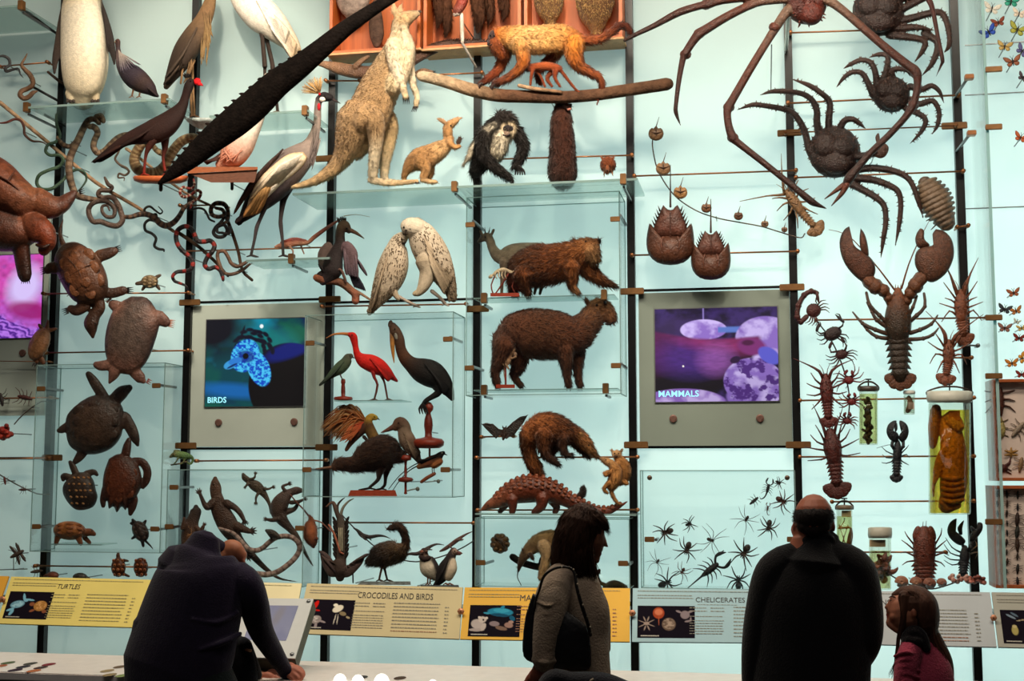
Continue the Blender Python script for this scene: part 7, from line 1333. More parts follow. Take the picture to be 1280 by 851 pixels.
crab('small red crab touching the edge of the yellow-tinted jar',.2,1064.5,502,5.6,4.8,0,'6a1c1c',splay(1064.5,502,4,17,(-35,-12,12,35,145,168,192,215),10),[([(1062,498),(1060,495)],(3,-3)),([(1067,498),(1069,495)],(-2,-4))])
crab('smallest red crab, lowest on the diagonal wire',.2,1059,526,5,4.4,0,'5a1c1c',splay(1059,526,4,14,(-30,-8,14,36,150,172,195,216),12),[([(1057,522),(1055,519)],(2,-4)),([(1061,522),(1063,519)],(-2,-4))])
g = G().t([(1022,402,.9),(1040,427,.9),(1054,460,.9),(1061,490,.9),(1061,515,.9),(1054,535,.9),(1046,545,.9)],'4a3a34',sub=4,seg=6);solid('diagonal_wire',g,.13,METALCOL,'thin wire running down through the small crabs','wire',pin=True)
# giant isopod
g = G();n = 10
for i in range(n):
    u = i/(n-1);x,y = 1158+u*25,229+u*49;w = 19*math.sin(math.pi*(.2+.66*u))+2;ang = math.atan2(49,25);px,py = -math.sin(ang),math.cos(ang);g.t([(x+px*w,y+py*w,2.2,-3),(x+px*w*.6,y+py*w*.6-0,3.6,w*.35),(x,y,4,w*.5),(x-px*w*.6,y-py*w*.6,3.6,w*.35),(x-px*w,y-py*w,2.2,-3)],['4a3c30','6c5844','7a6450','6c5844','4a3c30'],sub=3)
g.t([(1157,230,10),(1170,254,14),(1182,276,13)],'5a4838',.6)
ex = G();tubeset(ex,[[(1160,262,1),(1153,265,.6)],[(1165,272,1),(1158,276,.6)],[(1170,281,1),(1164,287,.6)],[(1182,240,1),(1187,237,.5)]],'3a2e26',knuckle=False)
solid('giant_isopod',g,.24,SHELL,'grey-brown ribbed oval woodlouse-like creature above the big claw','isopod',vox=.7,extra=ex,pin=True)
# barnacle cluster, shells and anemones along the bottom
g = G()
for i in range(26):a = random.uniform(0,6.28);q = random.uniform(0,13);x,y = 1103+math.cos(a)*q*1.1,710+math.sin(a)*q*1.1;g.t([(x,y,random.uniform(3,5.5),random.uniform(-4,8)),(x+random.uniform(-5,5),y-random.uniform(2,8),1.8,random.uniform(0,9))],random.choice(['5a3426','7a4a34','4a2a20']))
for p in ([(1098,712,4),(1090,704,3),(1086,698,1.4)],[(1106,706,4),(1112,698,3),(1114,694,1.2)],[(1110,716,4),(1118,714,3),(1122,710,1.4)]):g.t(p,'6a3e2c')
solid('barnacle_crab',g,.22,CHITIN,'lumpy brown crab crusted with barnacles, below the squat jar','crab',vox=.7,knobs=(200,1.6,.5),pin=True)
for (x,y,r,lb) in ((1127,727.5,7,'rounded tan shell on the low wire above the girl head'),(1145,728,6.4,'tan shell on the low wire, left half hidden by the slipper lobster tail'),(1162,729.5,6.6,'tan shell on the low wire just beneath the slipper lobster'),(1177,728.5,5.2,'smallest tan shell on the low wire')):
    g = G()
    for k in range(5):q = r*(1-.16*k);g.t([(x-q,y+k*.6-1,.9+q*.18,k*1.6),(x-q*.5,y-q*.75,1+q*.22,k*1.6),(x+q*.5,y-q*.7,1+q*.2,k*1.6),(x+q,y,1+q*.15,k*1.6),(x+q*.3,y+q*.75,1+q*.2,k*1.6),(x-q*.6,y+q*.55,.9+q*.16,k*1.6)],random.choice(['8a5a48','9a6a50','7a4a3a']),sub=3)
    g.e(x,y,r*.8,r*.75,0,r*.5,0,'8a5a46');solid('shell',g,.3,SHELL,lb,'shell','shells on the low wire',vox=.55,pin=True)
for (x,y,lb) in ((1198,723,'knobbly pink cluster beneath the black lobster'),(1221,724.5,'knobbly reddish cluster at the end of the low wire')):
    g = G()
    for i in range(18):g.e(x+random.uniform(-11,11),y+random.uniform(-4.5,4.5),random.uniform(2,3.6),random.uniform(2,3.2),0,3,random.uniform(-2,4),random.choice(['b08478','9a6a5c','c09a8c'] if x < 1210 else ['8a4a38','a8685a','7a3a2c']))
    solid('barnacle_cluster',g,.3,CHITIN,lb,'barnacles','knobbly clusters on the low wire',vox=.6,pin=True)
g = G().t([(1112,718,.9),(1126,726,.9),(1145,733,.9),(1165,736,.9),(1185,731,.9),(1205,724,.9),(1226,722,.9)],'3a3430',sub=4,seg=6);solid('low_wire',g,.26,METALCOL,'thin sagging wire carrying shells above the girl','wire',pin=True)
# red coral-like crab at far edge and the little bugs there
g = G()
for i in range(22):a = random.uniform(0,6.28);q = random.uniform(0,11);g.e(6+math.cos(a)*q,541+math.sin(a)*q*1.2,random.uniform(3,5.5),random.uniform(3,5),random.uniform(0,90),4,random.uniform(-3,6),random.choice(['9a2a1c','7a2218','b03a28']))
solid('red_crab',g,.3,CHITIN,'lumpy red crab-like specimen at the edge of the view','crab',vox=.7,pin=True)
g = G().t([(18,530,.8),(30,517,.8),(51,502,.8),(62,503,.8)],'6a6058',sub=2,seg=6);solid('thin_wire',g,.1,METALCOL,'short bent wire behind the lumpy red specimen','wire',pin=True)
g = G().t([(-4,591,.8),(20,605,.8),(46,617,.8),(62,617.5,.8)],'6a6058',sub=2,seg=6);solid('thin_wire',g,.1,METALCOL,'slanting wire below the lumpy red specimen','wire',pin=True)
R_(-20,573.5,62,572.5,'dark rod below the lumpy red specimen',r=.006)
def bug(x,y,s,rot,c,label,d=.12,wings=False,name='insect',cat='insect',group='small insects at the edge of the wall',nl=6):
    g = G();a = math.radians(rot);ca,sa = math.cos(a),math.sin(a);T = lambda u,v:(x+u*ca-v*sa,y+u*sa+v*ca)
    g.t([(*T(-s,0),s*.18),(*T(-s*.2,0),s*.34),(*T(s*.4,0),s*.28),(*T(s*.8,0),s*.2)],c,sub=2,seg=8)
    for i in range(nl//2):
        for sd in (-1,1):g.t([(*T(s*(.5-.4*i),0),s*.07),(*T(s*(.6-.55*i),sd*s*.7),s*.06,1),(*T(s*(.7-.8*i),sd*s*1.1),s*.03)],c,sub=1,seg=5)
    if wings:
        for sd in (-1,1):
            for k in (0,1):g.feather(T(s*(.3-.35*k),0),T(s*(.5-1.0*k),sd*s*1.5),s*.2,c,1,2)
    return solid(name,g,d,CHITIN,label,cat,group,pin=True)
bug(22,692,9,-28,'4a3c34','little winged insect on a thin post, above the yellow label',wings=True);g = G().t([(17,694,.6),(17,712,.6)],'6a6a60',sub=1,seg=6).t([(0,712,.6),(34,711,.6)],'6a6a60',sub=1,seg=6);solid('thin_post',g,.12,METALCOL,'thin wire post under the little winged insect','post',pin=True)
bug(6,601,5,80,'6a2e28','tiny red bug on the slanting wire');bug(29,612,5,0,'4a2e28','tiny dark bug farther down the slanting wire');bug(32,497,9,12,'4a2420','curled dark bug hooked on the rod above the lumpy red specimen',nl=8);bug(2,500,8,80,'2a2422','ring-like dark bug at the very edge of the view',nl=8);bug(46,714,7,-8,'5a4a40','tiny insect beside the end of the rod above the yellow label')
# ---------------------------------------------------------------- spiders and scorpions in the shallow case
def spider(x,y,s,rot,c,label,lw=1.0,ll=1.0,d=.1,crook=0.35):
    g = G();a = math.radians(rot);T = lambda u,v:(x+u*math.cos(a)-v*math.sin(a),y+u*math.sin(a)+v*math.cos(a))
    g.e(*T(-s*.42,0),s*.42,s*.32,rot,s*.3,0,c);g.e(*T(s*.22,0),s*.28,s*.24,rot,s*.2,0,c);g.t([(*T(s*.4,-s*.08),.8*lw),(*T(s*.62,-s*.1),.6*lw)],c,sub=1,seg=5);g.t([(*T(s*.4,s*.08),.8*lw),(*T(s*.62,s*.1),.6*lw)],c,sub=1,seg=5)
    for i,(b,e) in enumerate(((38,30),(70,62),(108,118),(142,150))):
        for sd in (-1,1):
            b1,e1 = math.radians(sd*(b+random.uniform(-7,7))),math.radians(sd*(e+random.uniform(-12,12)));L = s*ll*random.uniform(1.35,1.7)
            g.t([(*T(s*.18,0),.9*lw,1),(*T(s*.18+math.cos(b1)*L*.5,math.sin(b1)*L*.5),.85*lw,4),(*T(s*.18+math.cos(e1)*L,math.sin(e1)*L),.35*lw,0)],c,sub=3,seg=5)
    return solid('spider',g,d,CHITIN,label,'spider','spiders in the shallow case',pin=True)
SPD = '3a2a22'
spider(833,665,11,160,SPD,'large brown spider near the mammal-side edge of the spider case',1.1)
spider(859,686,11.5,110,SPD,'large dark spider just under the small crab-like spider',1.0)
spider(931,690,13,120,'3a2c22','largest brown spider low in the case, nearest the bald man shoulder',1.2)
spider(961,658,10.5,100,'3c2c24','dark long-legged spider beside the head of the bald man',1.0)
spider(977.5,626,10.5,30,'4a2a22','reddish spider highest in the spider case, above the bald man head',1.0)
spider(923,727,12,-90,'201a18','black spider with two long front legs at the bottom of the case',1.15)
spider(832,729,12,-20,'201a18','black spider half hidden by the label at the bottom of the case',1.1)
spider(889,675,7,20,SPD,'thin-legged pale-looking spider in the middle of the case',.5,2.0)
spider(933,649,6,120,SPD,'small thin-legged spider above the largest brown spider',.5,2.0)
spider(822,702,4.5,120,'4a4038','tiny thin-legged spider in the lower corner of the case',.4,2.4)
spider(853,714,6,120,'5a3226','small reddish spider just above the bottom black spider',.6,1.5)
spider(973,603,5,30,SPD,'tiny spider beside the round bolt above the bald man',.7,1.1)
spider(861,655,5.5,-20,'2a221e','small dark crab-like spider near the top of the lower spiders',.8,1.3)
def scorp(x,y,s,rot,c,label,curl=0,whip=False):
    g = G();a = math.radians(rot);T = lambda u,v:(x+u*math.cos(a)-v*math.sin(a),y+u*math.sin(a)+v*math.cos(a))
    g.t([(*T(-s*.7,0),s*.16),(*T(-s*.3,0),s*.24),(*T(s*.2,0),s*.24),(*T(s*.5,0),s*.18)],c,.7,sub=3,seg=10)
    if whip:g.t([(*T(-s*.7,0),s*.15),(*T(-s*1.0,0),s*.08),(*T(-s*2.3,s*.05),s*.03)],c,sub=3,seg=7)
    else:g.t([(*T(-s*.7,0),s*.13),(*T(-s*1.2,s*.06*curl),s*.11),(*T(-s*1.7,s*.3*curl),s*.1),(*T(-s*1.9,s*.7*curl),s*.07),(*T(-s*1.6,s*.9*curl),s*.02)],c,sub=4,seg=8)
    for sd in (-1,1):
        g.t([(*T(s*.45,sd*s*.1),s*.09),(*T(s*.8,sd*s*.5),s*.1),(*T(s*1.2,sd*s*.5),s*.15),(*T(s*1.6,sd*s*.3),s*.03)],c,sub=3,seg=7);g.t([(*T(s*1.15,sd*s*.5),s*.09),(*T(s*1.55,sd*s*.5),s*.03)],c,sub=1,seg=6)
        for i in range(4):g.t([(*T(s*(.3-.25*i),sd*s*.15),s*.06),(*T(s*(.4-.35*i),sd*s*.5),s*.05,2),(*T(s*(.3-.45*i),sd*s*.85),s*.02)],c,sub=2,seg=5)
    return solid('scorpion',g,.1,CHITIN,label,'scorpion','scorpions in the shallow case',pin=True)
scorp(889,711,17,-38,'1e1a1a','large black whip-tailed scorpion at the bottom of the case',0,True);scorp(960,610,8,-75,'2a2426','small black scorpion with a hooked tail near the top of the case',-1);scorp(959.5,635,4.5,-80,'5a3024','tiny reddish scorpion between two spiders beside the bald man head',1)
bug(943,625.5,6.5,-40,'2a2220','small dark insect under the hooked-tail scorpion',d=.1,group='spider case insects')
# ---------------------------------------------------------------- butterflies
def butterfly(x,y,s,rot,c1,c2,label,d=.2,squash=.75):
    g = G();a = math.radians(rot);T = lambda u,v:(x+u*math.cos(a)-v*math.sin(a)*1,y+u*math.sin(a)+v*math.cos(a))
    for sd in (-1,1):
        z = s*.16
        g.dome([T(sd*s*.05,-s*.1),T(sd*s*.45,-s*.7*squash),T(sd*s*1.0,-s*.95*squash),T(sd*s*.95,-s*.45*squash),T(sd*s*.7,-s*.02),T(sd*s*.2,s*.06)],.8,z,c2,T(sd*s*.5,-s*.38*squash),4,.6,2,c1)
        g.dome([T(sd*s*.05,0),T(sd*s*.4,-s*.02),T(sd*s*.72,s*.18),T(sd*s*.62,s*.62*squash),T(sd*s*.35,s*.7*squash),T(sd*s*.12,s*.35)],.8,z*.5,c2,T(sd*s*.4,s*.28),4,.6,2,c1)
    g.t([(*T(0,-s*.3),s*.07),(*T(0,0),s*.1),(*T(0,s*.45),s*.05)],'1e1814',sub=2,seg=7);g.t([(*T(0,-s*.3),.35),(*T(-s*.2,-s*.7),.2)],'1e1814',sub=1,seg=5);g.t([(*T(0,-s*.3),.35),(*T(s*.2,-s*.7),.2)],'1e1814',sub=1,seg=5)
    return solid('butterfly',g,d,surf('butterfly_wing',None,rough=.6,amp=.25,nscale=160,bump=.1),label,'butterfly','butterflies on the wall',pin=True)
for q in ((1240,11,11,12,'d8d2c4','e8e2d4','pale cream butterfly highest beside the glass sheet edge'),(1264,2,11,8,'10201c','2aa488','green and black butterfly at the top edge'),(1274,17,9,12,'d8c4b0','e4d4c2','pale buff butterfly at the side edge of the frame'),(1248,28,9,-14,'4a2a1c','8a3c22','rust brown butterfly below the pale cream one'),(1236,40,11,-30,'101430','2050c0','bright blue butterfly overlapping the glass sheet edge'),(1272,37,12,20,'1a1c10','a8a83a','black butterfly with yellow-green bands'),(1256,58,10,8,'6a4a20','c8a860','tan yellow butterfly beneath the blue one'),(1278,64,10,40,'2a2434','5a5a90','bluish dark butterfly cut by the side edge'),(1266,77,11,-12,'2a1c18','9a5a3a','brown swallow-winged butterfly beneath the tan yellow one'),(1279,97,8,30,'2a2024','4a3a44','dark butterfly at the side edge, sixth row down'),(1276,172,9,20,'8a3420','c8602c','lone orange-red butterfly half way down the butterfly bay'),
          (1267,366,8.5,-10,'3a2018','b0603c','orange-brown butterfly topmost of the lower cluster'),(1256,386.5,9,12,'1a1c20','3a4048','dark grey butterfly in the lower cluster'),(1270,388.5,8,-15,'6a3818','c07a3a','orange butterfly touching the dark grey one'),(1256,410,9,4,'4a3434','9a6a5a','mauve-brown butterfly below the dark grey one'),(1271,402,5,20,'b8b8a8','d8d8c8','tiny white butterfly in the lower cluster'),(1277,410,6.5,-10,'a07a3a','d8b468','small yellow butterfly at the side edge of the lower cluster'),(1274,422.5,8,6,'1e1414','8a2c1c','black and red butterfly in the lower cluster'),(1265,454,8.5,-6,'5a2c10','d8862c','bright orange butterfly above the insect drawers'),(1278,448,8,70,'5a2c10','e09a2c','yellow-orange butterfly at the side edge above the drawers'),(1277,468,7.5,0,'2a1414','8a2a1a','dark red butterfly lowest, just above the insect drawers')):
    butterfly(*q[:6],q[6])
# ---------------------------------------------------------------- insect drawers
DR = surf('orange_frame_wood','a8582c',rough=.45,amp=.15,nscale=8,bump=.1,stretch=(14,4,3));DB = surf('drawer_lining','d8c4b8',rough=.8,amp=.05,bump=0)
def drawer(x0,x1,y0,y1,d,label):
    X0,X1 = W(x0,y0,d)[0],W(x1,y0,d)[0];Z1,Z0 = W(x0,y0,d)[2],W(x0,y1,d)[2];root = empty('insect_case',((X0+X1)/2,-d/2,Z0),label,'insect case','insect drawers')
    t = .018;box('lining',X0+t,X1-t,-d+.05,-d+.06,Z0+t,Z1-t,DB,root);box('back',X0,X1,-d+.06,-.02,Z0,Z1,DR,root)
    for a,b,c,e in ((X0,X1,Z0,Z0+t),(X0,X1,Z1-t,Z1),(X0,X0+t,Z0+t,Z1-t),(X1-t,X1,Z0+t,Z1-t)):box('frame_side',a,b,-d,-d+.06,c,e,DR,root,.002)
drawer(1239.5,1345,474,601,.25,'orange-framed insect drawer holding a few large insects');drawer(1240,1345,607,735,.25,'orange-framed insect drawer holding rows of small beetles')
ID = .205
bug(1250,500,17,-92,'4a2418','long brown grasshopper-like insect in the upper drawer',d=ID,name='large_insect',group='insects in the upper drawer');
g = G().e(1251,537,6,11,0,3,0,'a8985c').t([(1251,526,3),(1251,523,2)],'8a7a48');
for k in (-1,1):
    for v in (528,535,542):g.t([(1251,v,.8),(1251+k*9,v+k*0-4+(v-528)*.5,.5)],'6a5a3a',sub=1,seg=5)
solid('pale_beetle',g,ID,CHITIN,'large pale yellow-green beetle under the grasshopper-like insect','beetle','insects in the upper drawer')
bug(1246,566,6,90,'3a1c18','dark red beetle at the edge of the upper drawer',d=ID,name='beetle',group='insects in the upper drawer');bug(1264,566,6,90,'9a7030','small yellowish wasp-like insect in the upper drawer',d=ID,wings=True,group='insects in the upper drawer')
g = G().e(1253,585,7,5,0,3.4,0,'4a1c18')
for k in (-1,1):
    g.t([(1253+k*4,582,2),(1253+k*9,578,1.6),(1253+k*10,572,.5)],'4a1c18')
    for v in (0,4):g.t([(1253+k*5,585+v,1),(1253+k*11,588+v,.6)],'3a1814',sub=1,seg=5)
solid('horned_beetle',g,ID,CHITIN,'reddish crab-shaped beetle at the bottom of the upper drawer','beetle','insects in the upper drawer')
bug(1273,536,11,-50,'8a7a6a','thin pale stick-like insect in the upper drawer',d=ID,group='insects in the upper drawer');bug(1276,580,9,-80,'8a6a4a','pale brown leggy insect at the edge of the frame in the upper drawer',d=ID,group='insects in the upper drawer')
bc = ['1c1a18','2a2018','3a2418','22241e','30201a','1a1c22']
for ci,(x,rows,s) in enumerate(((1246.5,10,4),(1258.5,10,4.4),(1272,8,5.6))):
    nm = ('first column','middle column','last column')[ci]
    for r in range(rows):
        y = 617+r*(109/(rows-1)) if rows > 8 else 618+r*15.4
        ss = s*(1.55 if ci == 2 and r in (2,3,4) else random.uniform(.75,1.1));od = ('top','second','third','fourth','fifth','sixth','seventh','eighth','ninth','last')[r if r < rows-1 else 9]
        bug(x+random.uniform(-.5,.5),y,ss,-90+random.uniform(-6,6),bc[(r*5+ci*3) % 6],'small dark beetle, %s one down, %s of the lower drawer' % (od,nm),d=ID,name='beetle',cat='beetle',group='beetle rows in the lower drawer')
# ---------------------------------------------------------------- specimen jars
def jar(label,x,y0,y1,hw,yl,d,tint,lid,contents,clamp=False,lidh=8,tag_=None):
    m = MPP(x,(y0+y1)/2,d);p = W(x,y1,d);root = empty('specimen_jar',p,label,'jar','specimen jars')
    def lat(nm,prof,mat,c='ffffff'):
        g = G().lathe(x,prof,c,seg=24);o = solid(nm,g,d,mat,parent=root);return o
    lat('glass_cylinder',[(y0+lidh,hw),(y0+lidh+1.5,hw),(y1-1.5,hw),(y1,hw*.95),(y1+.1,.1)],JARGLASS)
    if yl:lat('liquid',[(yl,.1),(yl+.1,hw*.93),(y1-2,hw*.93),(y1-1.6,.1)],tint)
    lat('lid',[(y0,.1),(y0+.2,hw*.9),(y0+1.4,hw*1.08),(y0+lidh*.7,hw*1.1),(y0+lidh,hw*1.04),(y0+lidh+.2,.1)],surf('lid_'+lid,lid,rough=.4,amp=.1,bump=.05))
    if clamp:
        g = G().t([(x-hw*1.08,y0+5,1),(x-hw*1.05,y0+1,1),(x-hw*.5,y0-4,1.2),(x,y0-5,1.2),(x+hw*.5,y0-4,1.2),(x+hw*1.05,y0+1,1),(x+hw*1.08,y0+5,1)],'3a2e28',sub=3,seg=7).t([(x,y0-8,1),(x,y0,1)],'2a2624',sub=1,seg=7).t([(x-3,y0-8,.9),(x+3,y0-8,.9)],'2a2624',sub=1,seg=6);solid('clamp',g,d,METALCOL,parent=root)
    if tag_:g = G();tx,ty,tw,th,tc = tag_;g.add([(tx-tw,ty-th,hw*.5),(tx+tw,ty-th,hw*.5),(tx+tw,ty+th,hw*.5),(tx-tw,ty+th,hw*.5),(tx-tw,ty-th,hw*.5+1),(tx+tw,ty-th,hw*.5+1),(tx+tw,ty+th,hw*.5+1),(tx-tw,ty+th,hw*.5+1)],BOXQ,[],np.tile(lin(tc),(8,1)));solid('paper_label',g,d,PRINT,parent=root,flat=True)
    g = G();contents(g);solid('preserved_specimen',g,d,CHITIN,contents.__doc__,'preserved specimen','preserved specimens in jars',vox=.7)
    for dy in (.25,.8):g = G().t([(x,y0+(y1-y0)*dy,1,-hw),(x,y0+(y1-y0)*dy,1,-hw-d/m+2)],'6a6a64',sub=1,seg=6);solid('wall_mount',g,d,METALCOL,parent=root)
def c1(g):
    'dark weedy specimen filling the slim yellow-tinted jar'
    for i in range(60):y = 497+i*.95;g.e(1085+math.sin(i*.7)*2+random.uniform(-3.5,3.5),y,random.uniform(2,4),random.uniform(1.6,3),random.uniform(0,180),3,random.uniform(-3,3),random.choice(['3e3020','463622','342818']))
jar('slim tall jar of yellowish fluid with a dark weedy specimen',1085.5,482,556,11.8,492,.26,liquid('olive_fluid',(.92,.90,.62)),'3a3028',c1,True,7)
def c2(g):
    'tiny brown specimen in the short vial'
    g.t([(1136,497,3),(1138,505,4),(1135,513,3.6)],'7a5a44')
jar('short clear vial under the giant lobster tail',1136.5,487.5,518,7,496,.24,liquid('clear_fluid',(.9,.9,.84)),'c0c0b8',c2,False,5,(1139,507,3.6,4.4,'c0a8a0'))
def c3(g):
    'large orange-brown preserved lobster curled in the biggest jar'
    OR = 'c07a3c';g.t([(1186,528,12),(1190,548,15),(1192,572,17),(1192,598,17.5),(1190,618,16),(1184,630,12)],['c8843c',OR,'b0682c',OR,'b46c2e','bc7634'],.75);g.t([(1170,512,7),(1168,532,8),(1166,556,5)],['a0622c','a86a30']);g.t([(1190,524,11,4),(1197,532,9,6)],'d0904a')
    for i in range(7):g.t([(1182-i*1.2,556+i*6,2.4,9),(1173-i,570+i*6,2.2,11),(1167,590+i*5,1.4,9)],random.choice(['c88440','a8642c','c07a38']))
    for i in range(5):y = 596+i*7;g.t([(1177,y,2,8),(1190,y+3,3,15),(1205,y,2,8)],random.choice(['c07a38','a8642e']))
    g.t([(1178,628,5,6),(1186,636,4,7),(1198,632,4,6)],'a0602a')
jar('biggest jar, of amber fluid, with a large orange preserved lobster',1187,488,643,26.5,512,.3,liquid('amber_fluid',(.95,.80,.26)),'b8b8ac',c3,True,15,(1193,519,7,6,'c87a34'))
def c4(g):
    'brown specimen tied to a thin frame in the jar behind the bald man'
    for p in ([(1049,656,.8),(1060,690,.8)],[(1060,656,.8),(1049,690,.8)],[(1048,660,1.4),(1062,659,1.4)],[(1056,650,.8),(1050,660,.8)]):g.t(p,'a87428',sub=1,seg=6)
    g.t([(1053,694,3),(1060,684,3.6),(1063,670,3.4),(1064,661,1.6)],['6a3c24','7a4a30'])
jar('slender jar behind the ear of the bald man',1055.5,631,700,10,645,.24,liquid('pale_yellow_fluid',(.94,.93,.68)),'6a5a48',c4,True,6,(1058,642,6,4,'c8b88a'))
def c5(g):
    'amber lumpy specimen in the wide-mouthed jar'
    for i in range(14):g.e(1100+random.uniform(-8,8),718+random.uniform(-12,14),random.uniform(4,7),random.uniform(3,6),random.uniform(0,90),5,random.uniform(-3,3),random.choice(['b07a2c','c08a3c','9a6420']))
jar('squat wide-mouthed jar with a whitish stopper',1100,658.5,737,14,688,.2,liquid('straw_fluid',(.93,.88,.66)),'a8a496',c5,False,14,(1097,679,10,4.4,'b09878'))
# ---------------------------------------------------------------- nest cases at the top
CW = surf('case_orange_wood','b8602a',rough=.4,amp=.18,nscale=6,bump=.08,stretch=(5,5,1));CB = surf('case_back_board','a85626',rough=.55,amp=.2,nscale=5,bump=.05,stretch=(8,4,.6))
def nest_case(x0,x1,yb,d,label):
    X0,X1 = W(x0,yb,d)[0],W(x1,yb,d)[0];Z0 = W(x0,yb,d)[2];Z1 = Z0+.75;root = empty('nest_case',((X0+X1)/2,-d/2,Z0),label,'wall case','wooden nest cases');t = .022
    box('back_board',X0+t,X1-t,-.03,-.015,Z0+t,Z1-t,CB,root)
    for a,b,c,e in ((X0,X1,Z0,Z0+t),(X0,X1,Z1-t,Z1),(X0,X0+t,Z0+t,Z1-t),(X1-t,X1,Z0+t,Z1-t)):box('frame_side',a,b,-d,-.015,c,e,CW,root,.002)
    box('case_bottom',X0-.01,X1+.01,-d-.015,-.015,Z0-.012,Z0,surf('case_pale_wood','c89a68',rough=.5,amp=.15),root)
nest_case(411,525,68,.2,'wooden wall case behind the kangaroo head');nest_case(529,651,62,.2,'wooden wall case of dark hanging nests above the golden monkey head');nest_case(655,778,55,.2,'wooden wall case with two speckled cone nests above the golden monkey back')
def nest(label,g,mat=BARK,**k):solid('nest',g,.12,mat,label,'nest','nests in the wooden cases',vox=1,pin=True,**k)
nest('large round grey nest behind the dark scaly tail',G().t([(440,-24,16),(441,-4,22),(441,12,17),(441,24,7)],['8a7a70','9a8a80','7a6a60'],.6));nest('hanging brown tube-shaped nest beside the kangaroo head',G().t([(470,4,5),(470,26,9),(471,44,9),(471,54,6)],['5a4438','4a382e','5a463c'],.7))
for x,y1,w,lb in ((548,34,6,'longish dark nest nearest the kangaroo in the middle case'),(558,46,6.5,'longest dark nest hanging in the middle case'),(598,40,8,'thick dark nest at the centre of the middle case'),(612,30,5.5,'short dark nest beside the thick one'),(630,24,6,'short dark nest nearest the edge of the middle case')):
    g = G().t([(x,-30,w),(x-1,-5,w*1.15),(x+1,y1*.6,w*.9),(x-1,y1,w*.3)],['3a2418','4a2e1e','3a2216'],.7);nest(lb,g,fuzz=(500,5,.35))
nest('smaller speckled cone nest in the third case',G().t([(686,-24,15),(686,-2,18),(687,14,15),(688,27,7)],['7a5a3c','5a3c24','7a5a38'],.7),FUR,fuzz=(1800,2.6,.5,'c8a468',.8));nest('larger speckled cone nest in the third case',G().t([(744,-24,22),(744,0,24),(744,20,19),(745,36,9)],['7a5a3c','5a3c24','7a5a38'],.7),FUR,fuzz=(2600,2.6,.5,'c8a468',.8))
g = G().t([(580,-8,7),(577,4,7),(572,13,6)],['6a2a20','8a3426','7a4034']);g.t([(571,16,5),(569,18,3)],'c8b8ac');g.t([(577,18,2.2),(577.5,36,2.6),(578,52,2.2)],['e8e0d0','b0a898','d8d0c0']);g.t([(578,54,1.8),(586,68,1.6),(595,84,1.6,-10)],'8a847c');solid('hoof_specimen',g,.34,SKIN,'reddish leg end on a white post between the kangaroo and the golden monkey','specimen',pin=True)
# ---------------------------------------------------------------- people
def floor_y(x,d):
    lo,hi = 700,2600
    for _ in range(40):
        m = (lo+hi)/2
        if W(x,m,d)[2] > 0:lo = m
        else:hi = m
    return lo
SKT = 'b0714e'
def fingers(g,L,c,r=2.2):
    for p in L:g.t([(q[0],q[1],q[2] if len(q) > 2 else r*(1-.12*i),q[3] if len(q) > 3 else 0) for i,q in enumerate(p)],c,sub=3,seg=8)
def person(label,pos,body,d,clothes,hair=None,hairx=None,extra=None,shoes='1a1614'):
    o = solid('person',body,d,PEOPLE,label,'person',vox=1.15,extra=extra,smooth_it=5)
    JOBS.append((o,d,clothes));
    for nm,g,mat,lb,kw in clothes:c = solid(nm,g,d,mat,lb,None,parent=o,**kw)
    return o
JOBS = []
def legpair(g,xs,y0,d,r0,c,zs=(0,0),knee=0):
    for x,z in zip(xs,zs):
        yf = floor_y(x,d);g.t([(x,y0,r0,z),(x+knee*.3,y0+(yf-y0)*.25,r0*.85,z),(x+knee,y0+(yf-y0)*.52,r0*.62,z+2),(x+knee*.5,y0+(yf-y0)*.75,r0*.52,z),(x,yf-9,r0*.36,z-2)],c)
def shoe(g,xs,d,zs,c='1a1614',dz=0,dx=0):
    for x,z in zip(xs,zs):yf = floor_y(x,d);g.t([(x,yf-9,9,z),(x+dx*.5,yf-7,9,z+dz*.5),(x+dx,yf-5,7,z+dz)],c,.9)
# --- man in navy bending over the counter
d = 3.3;NV = '211a2e'
b = G();b.t([(262,700,12,-12),(272,696,11.5,-16),(282,693,12,-20)],SKT);b.t([(283,690,13.5,-20),(290,689,15,-22),(296,693,13,-23)],['8e5438','a8694a','a06044'],.95);b.e(299,700,7,8,20,8,-24,'a06044');b.e(304.5,702,2.6,5,-15,2,-16,'a05c44');b.t([(293,704,8,-30),(297,711,6,-34)],'a8664a')
b.t([(226,860,52),(232,815,56),(240,775,54),(250,735,50),(252,722,40),(254,708,26)],SKT,.5)
b.t([(306,736,15,2),(316,757,16,-10),(326,787,13,-40),(342,815,10,-80),(356,834,7,-108)],SKT);b.t([(216,722,17,-18),(232,770,14,-60),(268,815,11,-105),(310,842,8,-124),(328,846,7.5,-126)],SKT)
b.e(367,840,10,9,20,9,-114,'b4705a');b.e(335,846,9,7,10,8,-124,'b4705a')
fingers(b,[[(369,834,4.2,-116),(376,837,3.6,-114),(379,843,3.3,-111),(376,848,2.6,-108)],[(368,838,4,-110),(375,841,3.5,-108),(377,847,3.2,-106),(373,851,2.6,-104)],[(365,842,3.8,-107),(371,846,3.4,-105),(372,851,3,-104),(368,854,2.4,-102)],[(361,845,3.4,-105),(366,849,3,-104),(366,854,2.6,-103),(363,856,2.2,-102)],[(366,832,3.6,-120),(362,830,3,-120),(358,834,2.6,-116)]],'b06a54')
